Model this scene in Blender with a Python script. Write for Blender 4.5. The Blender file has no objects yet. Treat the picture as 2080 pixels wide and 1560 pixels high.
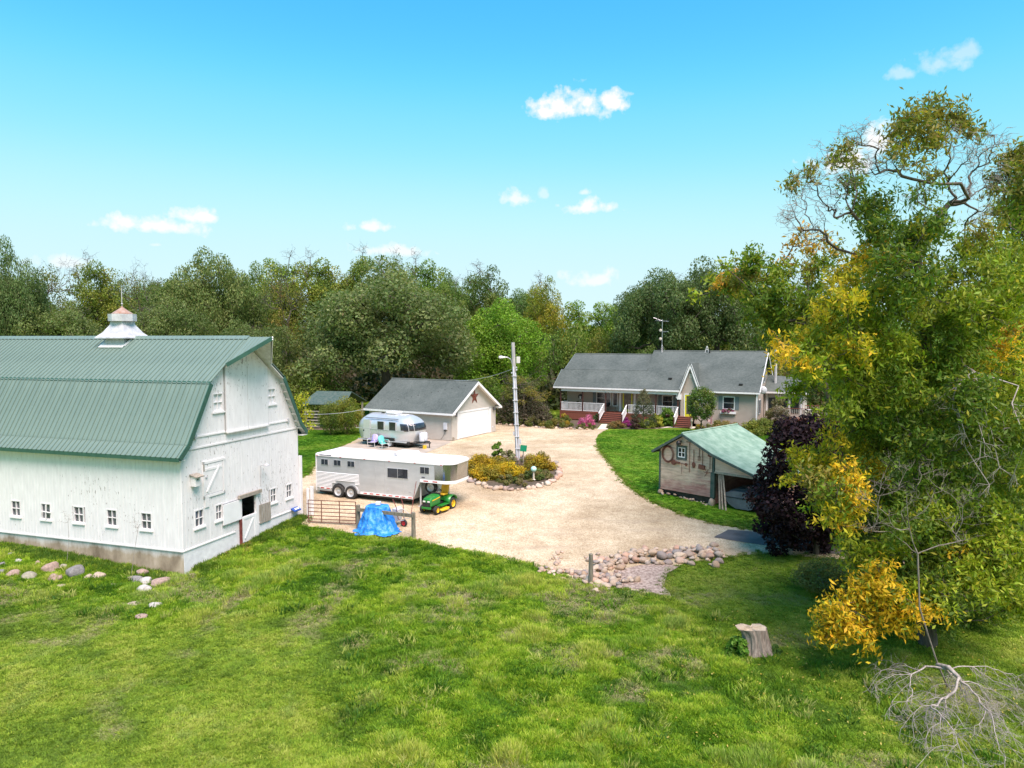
import bpy, bmesh, math, random
import numpy as np
from mathutils import Vector, Matrix, Euler
from mathutils.geometry import delaunay_2d_cdt

scene = bpy.context.scene
C = scene.collection
R = math.radians

# ------------------------------------------------------------------ camera
cam_data = bpy.data.cameras.new('camera')
cam = bpy.data.objects.new('camera', cam_data)
C.objects.link(cam)
cam.location = (0, 0, 8.1)
cam.rotation_euler = (R(90 - 3.6), 0, 0)
cam_data.sensor_width = 36.0
cam_data.lens = 36.0 * 1442 / 2080
cam_data.clip_start = 0.1
cam_data.clip_end = 6000
scene.camera = cam

# ------------------------------------------------------------------ sky, sun, exposure
SUN_AZ = R(157)      # compass angle from +Y towards +X
SUN_EL = R(60)
world = bpy.data.worlds.new('World')
scene.world = world
world.use_nodes = True
wn, wl = world.node_tree.nodes, world.node_tree.links
for n in list(wn):
    wn.remove(n)
w_out = wn.new('ShaderNodeOutputWorld')
w_bg = wn.new('ShaderNodeBackground')
w_bg.inputs['Strength'].default_value = 0.12
EXPOSURE = 0.85
SKY_GAIN = 1.04 / (0.12 * 2 ** EXPOSURE)
sky = wn.new('ShaderNodeTexSky')
sky.sky_type = 'NISHITA'
sky.sun_disc = False
sky.sun_elevation = SUN_EL
sky.sun_rotation = SUN_AZ
sky.altitude = 300
sky.air_density = 1.0
sky.dust_density = 0.6
sky.ozone_density = 1.0
# grade the whole sky to the vivid cyan of the photograph (one curve per channel, all directions alike)
w_sc = wn.new('ShaderNodeVectorMath'); w_sc.operation = 'SCALE'; w_sc.inputs['Scale'].default_value = 1/8
wl.new(sky.outputs[0], w_sc.inputs[0])
w_cv = wn.new('ShaderNodeRGBCurve')
for ch, pts in enumerate((((0,0),(.12,.06),(.161,.095),(.236,.255),(.39,.55),(.52,.64),(1,.74)),
                          ((0,0),(.19,.40),(.261,.545),(.371,.765),(.56,.91),(.68,.92),(1,.95)),
                          ((0,0),(.30,.78),(.445,.98),(.573,1.0),(.72,1.0),(1,1.0)))):
    cv = w_cv.mapping.curves[ch]
    while len(cv.points) < len(pts): cv.points.new(.5, .5)
    for p_, (px_, py_) in zip(cv.points, pts): p_.location = (px_, py_); p_.handle_type = 'AUTO_CLAMPED'
w_cv.mapping.update()
wl.new(w_sc.outputs[0], w_cv.inputs['Color'])
w_hs = wn.new('ShaderNodeVectorMath'); w_hs.operation = 'SCALE'; w_hs.inputs['Scale'].default_value = SKY_GAIN
wl.new(w_cv.outputs[0], w_hs.inputs[0])
# fair-weather clouds, far away in the sky: soft-edged cumulus seen by direction
w_geo = wn.new('ShaderNodeTexCoord')
def vnode(op, a=None, b=None, s=None):
    n = wn.new('ShaderNodeVectorMath'); n.operation = op
    for i, q in enumerate((a, b)):
        if q is None: continue
        if isinstance(q, (tuple, list)): n.inputs[i].default_value = q
        else: wl.new(q, n.inputs[i])
    if s is not None: n.inputs['Scale'].default_value = s
    return n
def fnode(op, a, b=None, clamp=False):
    n = wn.new('ShaderNodeMath'); n.operation = op; n.use_clamp = clamp
    for i, q in enumerate((a, b)):
        if q is None: continue
        if isinstance(q, (int, float)): n.inputs[i].default_value = q
        else: wl.new(q, n.inputs[i])
    return n.outputs[0]
w_n1 = wn.new('ShaderNodeTexNoise')
w_n1.inputs['Scale'].default_value = 28.0
w_n1.inputs['Detail'].default_value = 9.0
w_n1.inputs['Roughness'].default_value = 0.6
wl.new(w_geo.outputs['Generated'], w_n1.inputs['Vector'])
# direction, half width, half height (all in radians), opacity
CLOUDS = [
 (0.085, 0.305, 0.055, 0.026, 1), (0.135, 0.312, 0.026, 0.019, 1), (0.047, 0.3, 0.022, 0.014, 1), (0.107, 0.178, 0.043, 0.015, 1), (0.005, 0.192, 0.022, 0.015, 0.8), (0.1, 0.2, 0.01, 0.006, 0.6), (0.044, 0.198, 0.008, 0.01, 0.4), (-0.468, 0.138, 0.061, 0.014, 1), (-0.41, 0.154, 0.035, 0.012, 1), (-0.195, 0.151, 0.035, 0.01, 0.9), (-0.167, 0.121, 0.049, 0.012, 0.8), (0.118, 0.081, 0.04, 0.014, 0.75), (0.469, 0.24, 0.029, 0.028, 1), (0.423, 0.219, 0.047, 0.025, 1), (0.529, 0.315, 0.031, 0.018, 0.42), (0.553, 0.321, 0.021, 0.014, 0.4), (0.493, 0.309, 0.017, 0.01, 0.4), (-0.559, 0.09, 0.029, 0.01, 0.6), (-0.46, 0.117, 0.009, 0.004, 0.6),
 (1.10, 0.30, 0.09, 0.04, .9), (1.7, 0.22, 0.10, 0.03, .9), (2.4, 0.35, 0.09, 0.04, .9), (-1.2, 0.25, 0.09, 0.03, .9),
 (-1.9, 0.33, 0.08, 0.04, .9), (-2.6, 0.20, 0.11, 0.03, .9), (3.1, 0.28, 0.09, 0.04, .9)]
sep = wn.new('ShaderNodeSeparateXYZ')
wl.new(w_geo.outputs['Generated'], sep.inputs[0])
az = fnode('ARCTAN2', sep.outputs[0], sep.outputs[1])
el = fnode('ARCSINE', sep.outputs[2])
w_n2 = wn.new('ShaderNodeTexNoise'); w_n2.inputs['Scale'].default_value = 80.0; w_n2.inputs['Detail'].default_value = 6.0
wl.new(w_geo.outputs['Generated'], w_n2.inputs['Vector'])
jit = fnode('ADD', fnode('MULTIPLY', fnode('SUBTRACT', w_n1.outputs[0], 0.5), 3.2), fnode('MULTIPLY', fnode('SUBTRACT', w_n2.outputs[0], 0.5), 1.5))
mask = None
for (ca, ce, hw, hh, op) in CLOUDS:
    dx = fnode('DIVIDE', fnode('SUBTRACT', az, ca), hw)
    dy = fnode('DIVIDE', fnode('SUBTRACT', el, ce), hh)
    # flatter underside
    dyb = fnode('MULTIPLY', fnode('MINIMUM', dy, 0.0), 1.7)
    dyt = fnode('MAXIMUM', dy, 0.0)
    dd = fnode('ADD', dyb, dyt)
    q = fnode('SQRT', fnode('ADD', fnode('MULTIPLY', dx, dx), fnode('MULTIPLY', dd, dd)))
    v = fnode('ADD', fnode('SUBTRACT', 0.95, q), jit)
    v = fnode('MULTIPLY', fnode('MULTIPLY', v, 1.35, True), op)
    mask = v if mask is None else fnode('MAXIMUM', mask, v)
w_mix = wn.new('ShaderNodeMixRGB')
wl.new(mask, w_mix.inputs[0])
wl.new(w_hs.outputs[0], w_mix.inputs[1])
w_mix.inputs[2].default_value = (SKY_GAIN*1.0, SKY_GAIN*1.0, SKY_GAIN*1.0, 1)
wl.new(w_mix.outputs[0], w_bg.inputs['Color'])
wl.new(w_bg.outputs[0], w_out.inputs['Surface'])

sun_data = bpy.data.lights.new('sun', 'SUN')
sun_data.energy = 4.2
sun_data.angle = R(38)
sun_data.color = (1.0, 0.82, 0.79)
sun = bpy.data.objects.new('sun', sun_data)
C.objects.link(sun)
sd = Vector((math.sin(SUN_AZ) * math.cos(SUN_EL), math.cos(SUN_AZ) * math.cos(SUN_EL), math.sin(SUN_EL)))
sun.rotation_euler = sd.to_track_quat('Z', 'Y').to_euler()
sun.location = (30, -20, 60)

scene.view_settings.view_transform = 'Standard'
scene.view_settings.look = 'None'
scene.view_settings.exposure = EXPOSURE
scene.view_settings.gamma = 1.0
scene.view_settings.use_curve_mapping = False
scene.render.engine = 'CYCLES'
scene.cycles.max_bounces = 6
scene.cycles.diffuse_bounces = 3
scene.cycles.glossy_bounces = 3
scene.cycles.transmission_bounces = 4
scene.cycles.transparent_max_bounces = 6
scene.cycles.caustics_reflective = False
scene.cycles.caustics_refractive = False
try:
    scene.cycles.use_denoising = True
    scene.cycles.denoiser = 'OPENIMAGEDENOISE'
except Exception:
    pass

# ------------------------------------------------------------------ helpers
rng = np.random.default_rng(7)
random.seed(7)

YS = [0, 15, 20, 24, 27, 30, 33, 36, 40, 45, 60, 400]
ZS = [-1.15, -1.1, -1.0, -.92, -.85, -.68, -.48, -.32, -.12, 0, 0, 0]
def zg(x, y):
    """height of the ground: the yard is level, the meadow falls towards the front"""
    x = np.asarray(x, float); y = np.asarray(y, float)
    z = np.interp(y, YS, ZS)
    w = np.clip((-x - 13) / 6, 0, 1) * np.clip((y - 22) / 5, 0, 1) * np.clip((44 - y) / 6, 0, 1)
    # a shallow dip along the barn footing
    d = (x+12.59)*.9527-(y-26.71)*.3040      # distance in front of the long wall is along -x_local
    u = (x+12.59)*.3040+(y-26.71)*.9527
    dip = np.exp(-(np.clip(-u, 0, 9)/.9)**2)*(d < .6)*(u < .4)
    return z + .30 * w - .13 * dip
def gz(x, y):
    return float(zg(x, y))

def thing(name, label, cat, loc=(0, 0, 0), rotz=0.0, group=None):
    o = bpy.data.objects.new(name, None)
    C.objects.link(o)
    o.location = loc
    o.rotation_euler = (0, 0, rotz)
    o.empty_display_size = .2
    o['label'] = label; o['category'] = cat
    if group: o['group'] = group
    return o
def tag(o, label, cat, group=None):
    o['label'] = label; o['category'] = cat
    if group: o['group'] = group
    return o
def link(name, me, parent=None, mat=None):
    o = bpy.data.objects.new(name, me)
    C.objects.link(o)
    if parent is not None: o.parent = parent
    if mat is not None and not me.materials: me.materials.append(mat)
    return o
def dup(root):
    r = root.copy(); C.objects.link(r)
    for ch in list(root.children):
        c = ch.copy(); C.objects.link(c); c.parent = r
        for g in list(ch.children):
            d = g.copy(); C.objects.link(d); d.parent = c
    return r

class MB:
    def __init__(self):
        self.v = []; self.f = []
    def add(self, vs, fs):
        b = len(self.v)
        self.v += [tuple(map(float, p)) for p in vs]
        self.f += [tuple(b + i for i in f) for f in fs]
        return self
    def box(self, x0, x1, y0, y1, z0, z1):
        return self.add([(x0,y0,z0),(x1,y0,z0),(x1,y1,z0),(x0,y1,z0),(x0,y0,z1),(x1,y0,z1),(x1,y1,z1),(x0,y1,z1)],
                        [(0,3,2,1),(4,5,6,7),(0,1,5,4),(1,2,6,5),(2,3,7,6),(3,0,4,7)])
    def obox(self, c, s, rot=(0,0,0)):
        m = Euler(rot).to_matrix(); c = Vector(c)
        pts = [c + m @ Vector((s[0]*a/2, s[1]*b/2, s[2]*d/2)) for d in (-1,1) for (a,b) in ((-1,-1),(1,-1),(1,1),(-1,1))]
        return self.add(pts, [(0,3,2,1),(4,5,6,7),(0,1,5,4),(1,2,6,5),(2,3,7,6),(3,0,4,7)])
    def bar(self, p, q, r, n=8, r2=None, caps=True, sq=None):
        p = Vector(p); q = Vector(q); d = q - p
        if d.length < 1e-6: return self
        d.normalize()
        up = Vector((0,0,1)) if abs(d.z) < .95 else Vector((0,1,0))
        a = d.cross(up).normalized(); b = a.cross(d).normalized()
        r2 = r if r2 is None else r2
        if sq:   # rectangular bar, sq = (width along a, height along b)
            offs = [(-sq[0]/2,-sq[1]/2),(sq[0]/2,-sq[1]/2),(sq[0]/2,sq[1]/2),(-sq[0]/2,sq[1]/2)]
            o1 = [a*x+b*y for x,y in offs]; o2 = o1; n = 4
        else:
            cs = [(math.cos(2*math.pi*i/n), math.sin(2*math.pi*i/n)) for i in range(n)]
            o1 = [a*x*r+b*y*r for x,y in cs]; o2 = [a*x*r2+b*y*r2 for x,y in cs]
        pts = [p+o for o in o1] + [q+o for o in o2]
        fs = [(i,(i+1)%n,n+(i+1)%n,n+i) for i in range(n)]
        if caps: fs += [tuple(range(n-1,-1,-1)), tuple(range(n,2*n))]
        return self.add(pts, fs)
    def path(self, pts, r, n=6):
        for a, b in zip(pts[:-1], pts[1:]): self.bar(a, b, r, n)
        return self
    def lathe(self, prof, n=20, c=(0,0,0), axis='z', rx=1.0, ry=1.0, caps=True):
        pts = []; fs = []
        for (r, z) in prof:
            for i in range(n):
                t = 2*math.pi*i/n; a, b = r*math.cos(t)*rx, r*math.sin(t)*ry
                if axis == 'z': p = (c[0]+a, c[1]+b, c[2]+z)
                elif axis == 'y': p = (c[0]+a, c[1]+z, c[2]+b)
                else: p = (c[0]+z, c[1]+a, c[2]+b)
                pts.append(p)
        m = len(prof)
        for k in range(m-1):
            for i in range(n):
                fs.append((k*n+i, k*n+(i+1)%n, (k+1)*n+(i+1)%n, (k+1)*n+i))
        if caps and prof[0][0] > 1e-5: fs.append(tuple(range(n-1,-1,-1)))
        if caps and prof[-1][0] > 1e-5: fs.append(tuple((m-1)*n+i for i in range(n)))
        return self.add(pts, fs)
    def prism(self, poly, a, b, axis='y'):
        """poly: 2-D points; axis y: (x,z) swept from y=a to b; axis x: (y,z); axis z: (x,y)"""
        n = len(poly)
        def P3(p, t):
            if axis == 'y': return (p[0], t, p[1])
            if axis == 'x': return (t, p[0], p[1])
            return (p[0], p[1], t)
        pts = [P3(p, a) for p in poly] + [P3(p, b) for p in poly]
        fs = [(i,(i+1)%n,n+(i+1)%n,n+i) for i in range(n)] + [tuple(range(n-1,-1,-1)), tuple(range(n,2*n))]
        return self.add(pts, fs)
    def quad(self, a, b, c, d):
        return self.add([a,b,c,d], [(0,1,2,3)])
    def mesh(self, name, mat=None, smooth=False):
        me = bpy.data.meshes.new(name)
        me.from_pydata(self.v, [], self.f)
        bm = bmesh.new(); bm.from_mesh(me)
        bmesh.ops.recalc_face_normals(bm, faces=bm.faces)
        bm.to_mesh(me); bm.free()
        if smooth:
            me.polygons.foreach_set('use_smooth', [True]*len(me.polygons))
        if mat is not None: me.materials.append(mat)
        return me
    def build(self, name, mat, parent=None, smooth=False, bevel=0, loc=None, rotz=None, subsurf=0):
        me = self.mesh(name, mat, smooth)
        o = link(name, me, parent)
        if loc is not None: o.location = loc
        if rotz is not None: o.rotation_euler = (0,0,rotz)
        if bevel:
            b = o.modifiers.new('bevel', 'BEVEL'); b.width = bevel; b.segments = 2; b.limit_method = 'ANGLE'
        if subsurf:
            s = o.modifiers.new('subsurf', 'SUBSURF'); s.levels = subsurf; s.render_levels = subsurf
        return o

def np_mesh(name, verts, faces, cols=None, mat=None, smooth=False):
    """verts (N,3), faces (M,k) arrays of one size k"""
    me = bpy.data.meshes.new(name)
    verts = np.asarray(verts, np.float32); faces = np.asarray(faces, np.int32)
    k = faces.shape[1]; M = len(faces)
    me.vertices.add(len(verts)); me.vertices.foreach_set('co', verts.ravel())
    me.loops.add(M*k); me.loops.foreach_set('vertex_index', faces.ravel())
    me.polygons.add(M)
    me.polygons.foreach_set('loop_start', np.arange(0, M*k, k, dtype=np.int32))
    me.polygons.foreach_set('loop_total', np.full(M, k, np.int32))
    if smooth: me.polygons.foreach_set('use_smooth', np.ones(M, bool))
    me.update(calc_edges=True)
    if cols is not None:
        at = me.color_attributes.new('tint', 'FLOAT_COLOR', 'POINT')
        c4 = np.ones((len(verts), 4), np.float32); c4[:, :3] = cols
        at.data.foreach_set('color', c4.ravel())
    if mat is not None: me.materials.append(mat)
    return me

# ------------------------------------------------------------------ materials
def nmat(name):
    m = bpy.data.materials.new(name); m.use_nodes = True
    nt = m.node_tree; bs = nt.nodes['Principled BSDF']
    return m, nt, bs
def N(nt, typ, **kw):
    n = nt.nodes.new(typ)
    for k, v in kw.items():
        if k in n.inputs: n.inputs[k].default_value = v
        else: setattr(n, k, v)
    return n
def ramp(nt, fac, stops):
    r = nt.nodes.new('ShaderNodeValToRGB')
    while len(r.color_ramp.elements) < len(stops): r.color_ramp.elements.new(.5)
    for e, (p, c) in zip(r.color_ramp.elements, stops):
        e.position = p; e.color = (*c, 1) if len(c) == 3 else c
    nt.links.new(fac, r.inputs[0]); return r.outputs[0]
def noise(nt, scale, detail=4, rough=.55, vec=None, dim=None):
    n = N(nt, 'ShaderNodeTexNoise', Scale=scale, Detail=detail, Roughness=rough)
    if vec is not None: nt.links.new(vec, n.inputs['Vector'])
    return n.outputs[0]
def coords(nt, kind='Object', scale=(1,1,1), rot=(0,0,0)):
    t = nt.nodes.new('ShaderNodeTexCoord'); mp = nt.nodes.new('ShaderNodeMapping')
    mp.inputs['Scale'].default_value = scale; mp.inputs['Rotation'].default_value = rot
    nt.links.new(t.outputs[kind], mp.inputs[0]); return mp.outputs[0]
def mix(nt, fac, a, b, mode='MIX'):
    n = nt.nodes.new('ShaderNodeMixRGB'); n.blend_type = mode
    for i, q in enumerate((fac, a, b)):
        if isinstance(q, (int, float)): n.inputs[i].default_value = q
        elif isinstance(q, tuple): n.inputs[i].default_value = (*q, 1) if len(q) == 3 else q
        else: nt.links.new(q, n.inputs[i])
    return n.outputs[0]
def bump(nt, bs, h, strength=.3, dist=.02):
    b = N(nt, 'ShaderNodeBump', Strength=strength, Distance=dist)
    nt.links.new(h, b.inputs['Height']); nt.links.new(b.outputs[0], bs.inputs['Normal'])
def pm(name, c1, c2=None, scale=6, rough=.7, metal=0, bmp=0, bscale=None, stretch=(1,1,1), spec=.4, kind='Object', lo=.35, hi=.65):
    """two-tone worn surface with fine relief"""
    m, nt, bs = nmat(name)
    bs.inputs['Roughness'].default_value = rough; bs.inputs['Metallic'].default_value = metal
    bs.inputs['Specular IOR Level'].default_value = spec
    v = coords(nt, kind, stretch)
    nz = noise(nt, scale, 5, .6, v)
    nt.links.new(ramp(nt, nz, [(lo, c1), (hi, c2 or c1)]), bs.inputs['Base Color'])
    if bmp: bump(nt, bs, noise(nt, bscale or scale*4, 4, .6, v), bmp, .02)
    return m

M = {}
def barn_white(name, flake, grime=0.0):
    m, nt, bs = nmat(name)
    v = coords(nt, 'Object', (2.6, 2.6, .8))
    n1 = noise(nt, 2.2, 4, .55, v)
    n2 = noise(nt, 8.5, 6, .65, coords(nt, 'Object', (2.2, 2.2, .55)))
    big = noise(nt, .35, 2, .5, coords(nt, 'Object'))
    base = ramp(nt, n1, [(.3, (.70,.68,.675)), (.7, (.80,.78,.775))])
    thr = nt.nodes.new('ShaderNodeMath'); thr.operation = 'MULTIPLY_ADD'
    nt.links.new(big, thr.inputs[0]); thr.inputs[1].default_value = .30; nt.links.new(n2, thr.inputs[2])
    fl = ramp(nt, thr.outputs[0], [(flake, (0,0,0)), (flake+.012, (1,1,1))])
    col = mix(nt, fl, base, (.23,.20,.17))
    nt.links.new(col, bs.inputs['Base Color'])
    bs.inputs['Roughness'].default_value = .65
    bump(nt, bs, n2, .15, .01)
    return m
M['barn_long'] = barn_white('barn_white_paint', .825)
M['barn_gable'] = barn_white('barn_white_paint_flaking', .79)
M['white'] = pm('white_paint', (.72,.70,.69), (.80,.78,.77), 3, .55, bmp=.03)
M['white_trim'] = pm('white_trim', (.76,.76,.75), (.82,.82,.82), 2, .45)
M['white_roof'] = pm('white_enamel', (.80,.80,.80), (.84,.84,.84), 1.5, .3)
M['dark_gap'] = pm('seam_grey', (.30,.29,.28), (.4,.39,.38), 8, .8)
def concrete_stained():
    m, nt, bs = nmat('stained_concrete')
    v = coords(nt, 'Object')
    g = noise(nt, 1.3, 6, .65, coords(nt, 'Object', (1, 1, .5)))
    sepn = nt.nodes.new('ShaderNodeSeparateXYZ'); nt.links.new(v, sepn.inputs[0])
    # limewash left on the upper part of the footing, its lower edge ragged
    a = nt.nodes.new('ShaderNodeMath'); a.operation = 'MULTIPLY_ADD'
    nt.links.new(g, a.inputs[0]); a.inputs[1].default_value = .75; nt.links.new(sepn.outputs[2], a.inputs[2])
    base = ramp(nt, g, [(.3, (.19,.145,.095)), (.5, (.38,.305,.215)), (.7, (.56,.47,.36))])
    lime = ramp(nt, a.outputs[0], [(.04, (0,0,0)), (.34, (1,1,1))])
    nt.links.new(mix(nt, lime, base, (.72,.71,.69)), bs.inputs['Base Color'])
    bs.inputs['Roughness'].default_value = .9
    bump(nt, bs, noise(nt, 14, 6, .7, v), .3, .02)
    return m
M['footing'] = concrete_stained()
M['footing_white'] = pm('limewashed_footing', (.66,.66,.67), (.80,.80,.80), 3, .8, bmp=.4, bscale=9)
M['metal_green'] = pm('green_steel_roofing', (.135,.195,.165), (.16,.225,.19), .8, .42, metal=0.0, spec=.5)
M['metal_green_dark'] = pm('green_steel_trim', (.028,.085,.062), (.04,.11,.08), 3, .4)
M['soffit'] = pm('weathered_soffit', (.55,.53,.48), (.7,.69,.66), 5, .75)
M['galv'] = pm('galvanised_sheet', (.42,.42,.43), (.60,.60,.61), 4, .5, metal=.15, bmp=.06)
M['rust'] = pm('rusty_sheet', (.26,.11,.055), (.40,.32,.28), 2.5, .8)
M['rust_dark'] = pm('brown_steel', (.11,.04,.03), (.18,.07,.045), 9, .6)
M['red_post'] = pm('red_oxide_paint', (.13,.03,.025), (.20,.05,.04), 6, .7)
M['grey_wood'] = pm('weathered_grey_wood', (.22,.19,.15), (.42,.37,.31), 5, .85, stretch=(6,6,.6), bmp=.3)
M['post_wood'] = pm('weathered_post', (.12,.11,.085), (.25,.225,.17), 5, .9, stretch=(4,4,.6), bmp=.4)
M['black'] = pm('black_plastic', (.012,.012,.012), (.03,.03,.03), 5, .45)
M['rubber'] = pm('tyre_rubber', (.018,.018,.018), (.05,.048,.045), 12, .85, bmp=.2)
M['glass'] = pm('dark_window_glass', (.012,.014,.018), (.035,.04,.05), 1.5, .06, spec=.7)
M['glass_grey'] = pm('dusty_window_glass', (.05,.055,.065), (.13,.14,.16), 3, .15, spec=.6)
M['glass_white'] = pm('whitewashed_pane', (.66,.66,.68), (.74,.74,.75), 2, .3)
M['blue_plastic'] = pm('blue_plastic', (.02,.06,.28), (.03,.09,.36), 3, .4)

def siding_mat(name, a, b):
    return pm(name, a, b, 1.2, .55, bmp=.02)
M['siding'] = siding_mat('beige_vinyl_siding', (.52,.475,.42), (.56,.515,.46))
M['siding_house'] = siding_mat('taupe_vinyl_siding', (.42,.355,.295), (.46,.395,.33))
def shingles(name, a, b, c):
    m, nt, bs = nmat(name)
    v = coords(nt, 'Object', (1, 1, 1))
    br = nt.nodes.new('ShaderNodeTexVoronoi'); br.inputs['Scale'].default_value = 7.0
    nt.links.new(coords(nt, 'Object', (1.0, 1.5, 1.5)), br.inputs['Vector'])
    n1 = noise(nt, 3.0, 6, .8, v); n2 = noise(nt, .5, 3, .5, v)
    col = ramp(nt, br.outputs['Color'], [(.1, a), (.5, b), (.9, c)])
    col = mix(nt, .45, col, ramp(nt, n1, [(.3, a), (.7, c)]))
    nt.links.new(mix(nt, .35, col, ramp(nt, n2, [(.35, a), (.65, c)])), bs.inputs['Base Color'])
    bs.inputs['Roughness'].default_value = .92
    bs.inputs['Specular IOR Level'].default_value = .15
    bump(nt, bs, br.outputs['Distance'], .35, .02)
    return m
M['shingle'] = shingles('asphalt_shingles', (.058,.073,.068), (.092,.108,.100), (.135,.152,.141))
M['deck_red'] = pm('red_brown_deck_stain', (.16,.05,.032), (.23,.075,.048), 5, .65, stretch=(1,6,6))
M['post_brown'] = pm('dark_brown_post', (.06,.025,.02), (.09,.035,.028), 5, .6)
M['shutter'] = pm('blue_grey_shutter', (.16,.20,.21), (.19,.23,.24), 3, .6)
M['yellow_door'] = pm('chartreuse_door_paint', (.62,.60,.03), (.68,.65,.05), 3, .4)
M['door_glass'] = pm('door_glass', (.05,.045,.035), (.12,.11,.09), 4, .12, spec=.6)
M['galv_thin'] = pm('aluminium_tube', (.45,.46,.48), (.6,.61,.63), 5, .4, metal=.7)
M['alu'] = pm('mill_aluminium', (.54,.55,.56), (.64,.65,.66), .9, .5, metal=.55, stretch=(1,1,3))
M['alu_bright'] = pm('brushed_aluminium', (.66,.67,.68), (.76,.76,.77), 1.2, .36, metal=.6)
M['rim_silver'] = pm('silver_rim_paint', (.52,.52,.52), (.64,.64,.64), 4, .35, metal=.25)
M['chrome'] = pm('polished_steel', (.42,.41,.39), (.52,.50,.47), 2, .13, metal=.92)
M['red_lens'] = pm('red_reflector', (.45,.02,.02), (.55,.03,.03), 3, .35)
M['jd_green'] = pm('green_enamel', (.015,.17,.022), (.02,.21,.03), 2, .28, spec=.6)
M['jd_yellow'] = pm('yellow_enamel', (.72,.45,.02), (.80,.52,.03), 3, .4)
M['seat_yellow'] = pm('yellow_vinyl', (.62,.36,.02), (.72,.44,.03), 3, .5)
M['lamp_glass'] = pm('headlamp_lens', (.7,.7,.66), (.8,.8,.76), 3, .1)
M['tarp'] = None
def tarp_mat():
    m, nt, bs = nmat('blue_tarpaulin')
    v = coords(nt, 'Object')
    n1 = noise(nt, 2.4, 5, .65, v)
    nt.links.new(ramp(nt, n1, [(.32, (.012,.12,.48)), (.52, (.02,.24,.72)), (.70, (.16,.46,.86))]), bs.inputs['Base Color'])
    bs.inputs['Roughness'].default_value = .4
    vo = nt.nodes.new('ShaderNodeTexVoronoi'); vo.inputs['Scale'].default_value = 5.5
    nt.links.new(mix(nt, .25, v, N(nt, 'ShaderNodeTexNoise', Scale=3.0).outputs['Color']), vo.inputs['Vector'])
    bump(nt, bs, mix(nt, .5, noise(nt, 7, 5, .6, v), vo.outputs['Distance']), .9, .10)
    return m
M['tarp'] = tarp_mat()
M['grey_cover'] = pm('grey_fabric_cover', (.10,.115,.13), (.17,.19,.21), 2, .75, bmp=.3, bscale=6)
def shed_board_mat():
    m, nt, bs = nmat('weathered_red_and_bare_boards')
    v = coords(nt, 'Object', (.7, 1, 5))
    n1 = noise(nt, 2.0, 6, .7, v); n2 = noise(nt, .9, 5, .65, coords(nt, 'Object', (1, 1, 2.4)))
    bare = ramp(nt, n1, [(.3, (.36,.265,.195)), (.5, (.60,.45,.345)), (.72, (.72,.57,.45))])
    redw = ramp(nt, n1, [(.3, (.30,.12,.10)), (.6, (.50,.28,.245)), (.75, (.60,.42,.35))])
    sp = nt.nodes.new('ShaderNodeSeparateXYZ'); nt.links.new(coords(nt, 'Object'), sp.inputs[0])
    # old red paint survives low down and towards the doorway
    k = nt.nodes.new('ShaderNodeMath'); k.operation = 'MULTIPLY_ADD'
    nt.links.new(sp.outputs[2], k.inputs[0]); k.inputs[1].default_value = -.42; nt.links.new(n2, k.inputs[2])
    k2 = nt.nodes.new('ShaderNodeMath'); k2.operation = 'MULTIPLY_ADD'
    nt.links.new(sp.outputs[0], k2.inputs[0]); k2.inputs[1].default_value = .09; nt.links.new(k.outputs[0], k2.inputs[2])
    nt.links.new(mix(nt, ramp(nt, k2.outputs[0], [(.22, (0,0,0)), (.5, (1,1,1))]), bare, redw), bs.inputs['Base Color'])
    bs.inputs['Roughness'].default_value = .88
    bump(nt, bs, n1, .3, .01)
    return m
M['shed_board'] = shed_board_mat()
M['shed_green'] = pm('dark_green_trim', (.035,.075,.065), (.09,.12,.105), 5, .75)
M['roll_roof'] = pm('faded_mint_roll_roofing', (.15,.25,.185), (.27,.38,.295), 2.2, .85, bmp=.2, bscale=20, spec=.2)
M['dirt'] = pm('bare_earth', (.13,.095,.065), (.22,.165,.115), 3, .95, bmp=.4)
M['pole_wood'] = pm('grey_utility_pole', (.30,.29,.285), (.50,.48,.47), 4, .85, stretch=(4,4,.4), bmp=.2)
M['conduit'] = pm('grey_conduit', (.55,.57,.62), (.68,.70,.74), 3, .45)
M['sign_green'] = pm('green_sign', (.0,.20,.10), (.01,.24,.12), 3, .5)
M['aqua'] = pm('aqua_enamel', (.12,.55,.52), (.18,.62,.58), 3, .45)
M['lilac'] = pm('lilac_enamel', (.42,.36,.68), (.50,.44,.74), 3, .45)
M['concrete'] = pm('yard_concrete', (.33,.28,.225), (.45,.385,.31), 1.4, .9, bmp=.15)
M['walk'] = pm('concrete_walk', (.56,.48,.39), (.66,.58,.48), 2, .9)
M['asphalt'] = pm('asphalt', (.075,.070,.070), (.125,.117,.115), 1.5, .9, bmp=.3, bscale=40)

def stone_mat(name, cols, scale=3):
    m, nt, bs = nmat(name)
    oi = nt.nodes.new('ShaderNodeObjectInfo')
    v = coords(nt, 'Object')
    base = ramp(nt, oi.outputs['Random'], [(i/(len(cols)-1), c) for i, c in enumerate(cols)])
    n1 = noise(nt, scale, 6, .7, v)
    nt.links.new(mix(nt, 1.0, base, ramp(nt, n1, [(.25, (.62,.6,.58)), (.75, (1.22,1.2,1.18))]), 'MULTIPLY'), bs.inputs['Base Color'])
    bs.inputs['Roughness'].default_value = .85
    bump(nt, bs, noise(nt, scale*5, 6, .7, v), .35, .03)
    return m
M['rock'] = stone_mat('field_stone', [(.50,.38,.28), (.36,.285,.23), (.60,.48,.36), (.40,.28,.19), (.52,.43,.34), (.26,.235,.225), (.50,.31,.22), (.62,.53,.43)], 6)
def boulder_mat(name, c):
    return pm(name, tuple(x*.72 for x in c), tuple(min(1, x*1.15) for x in c), 4, .85, bmp=.45, bscale=9)
M['b_pink'] = boulder_mat('pink_granite', (.33,.24,.20))
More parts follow.
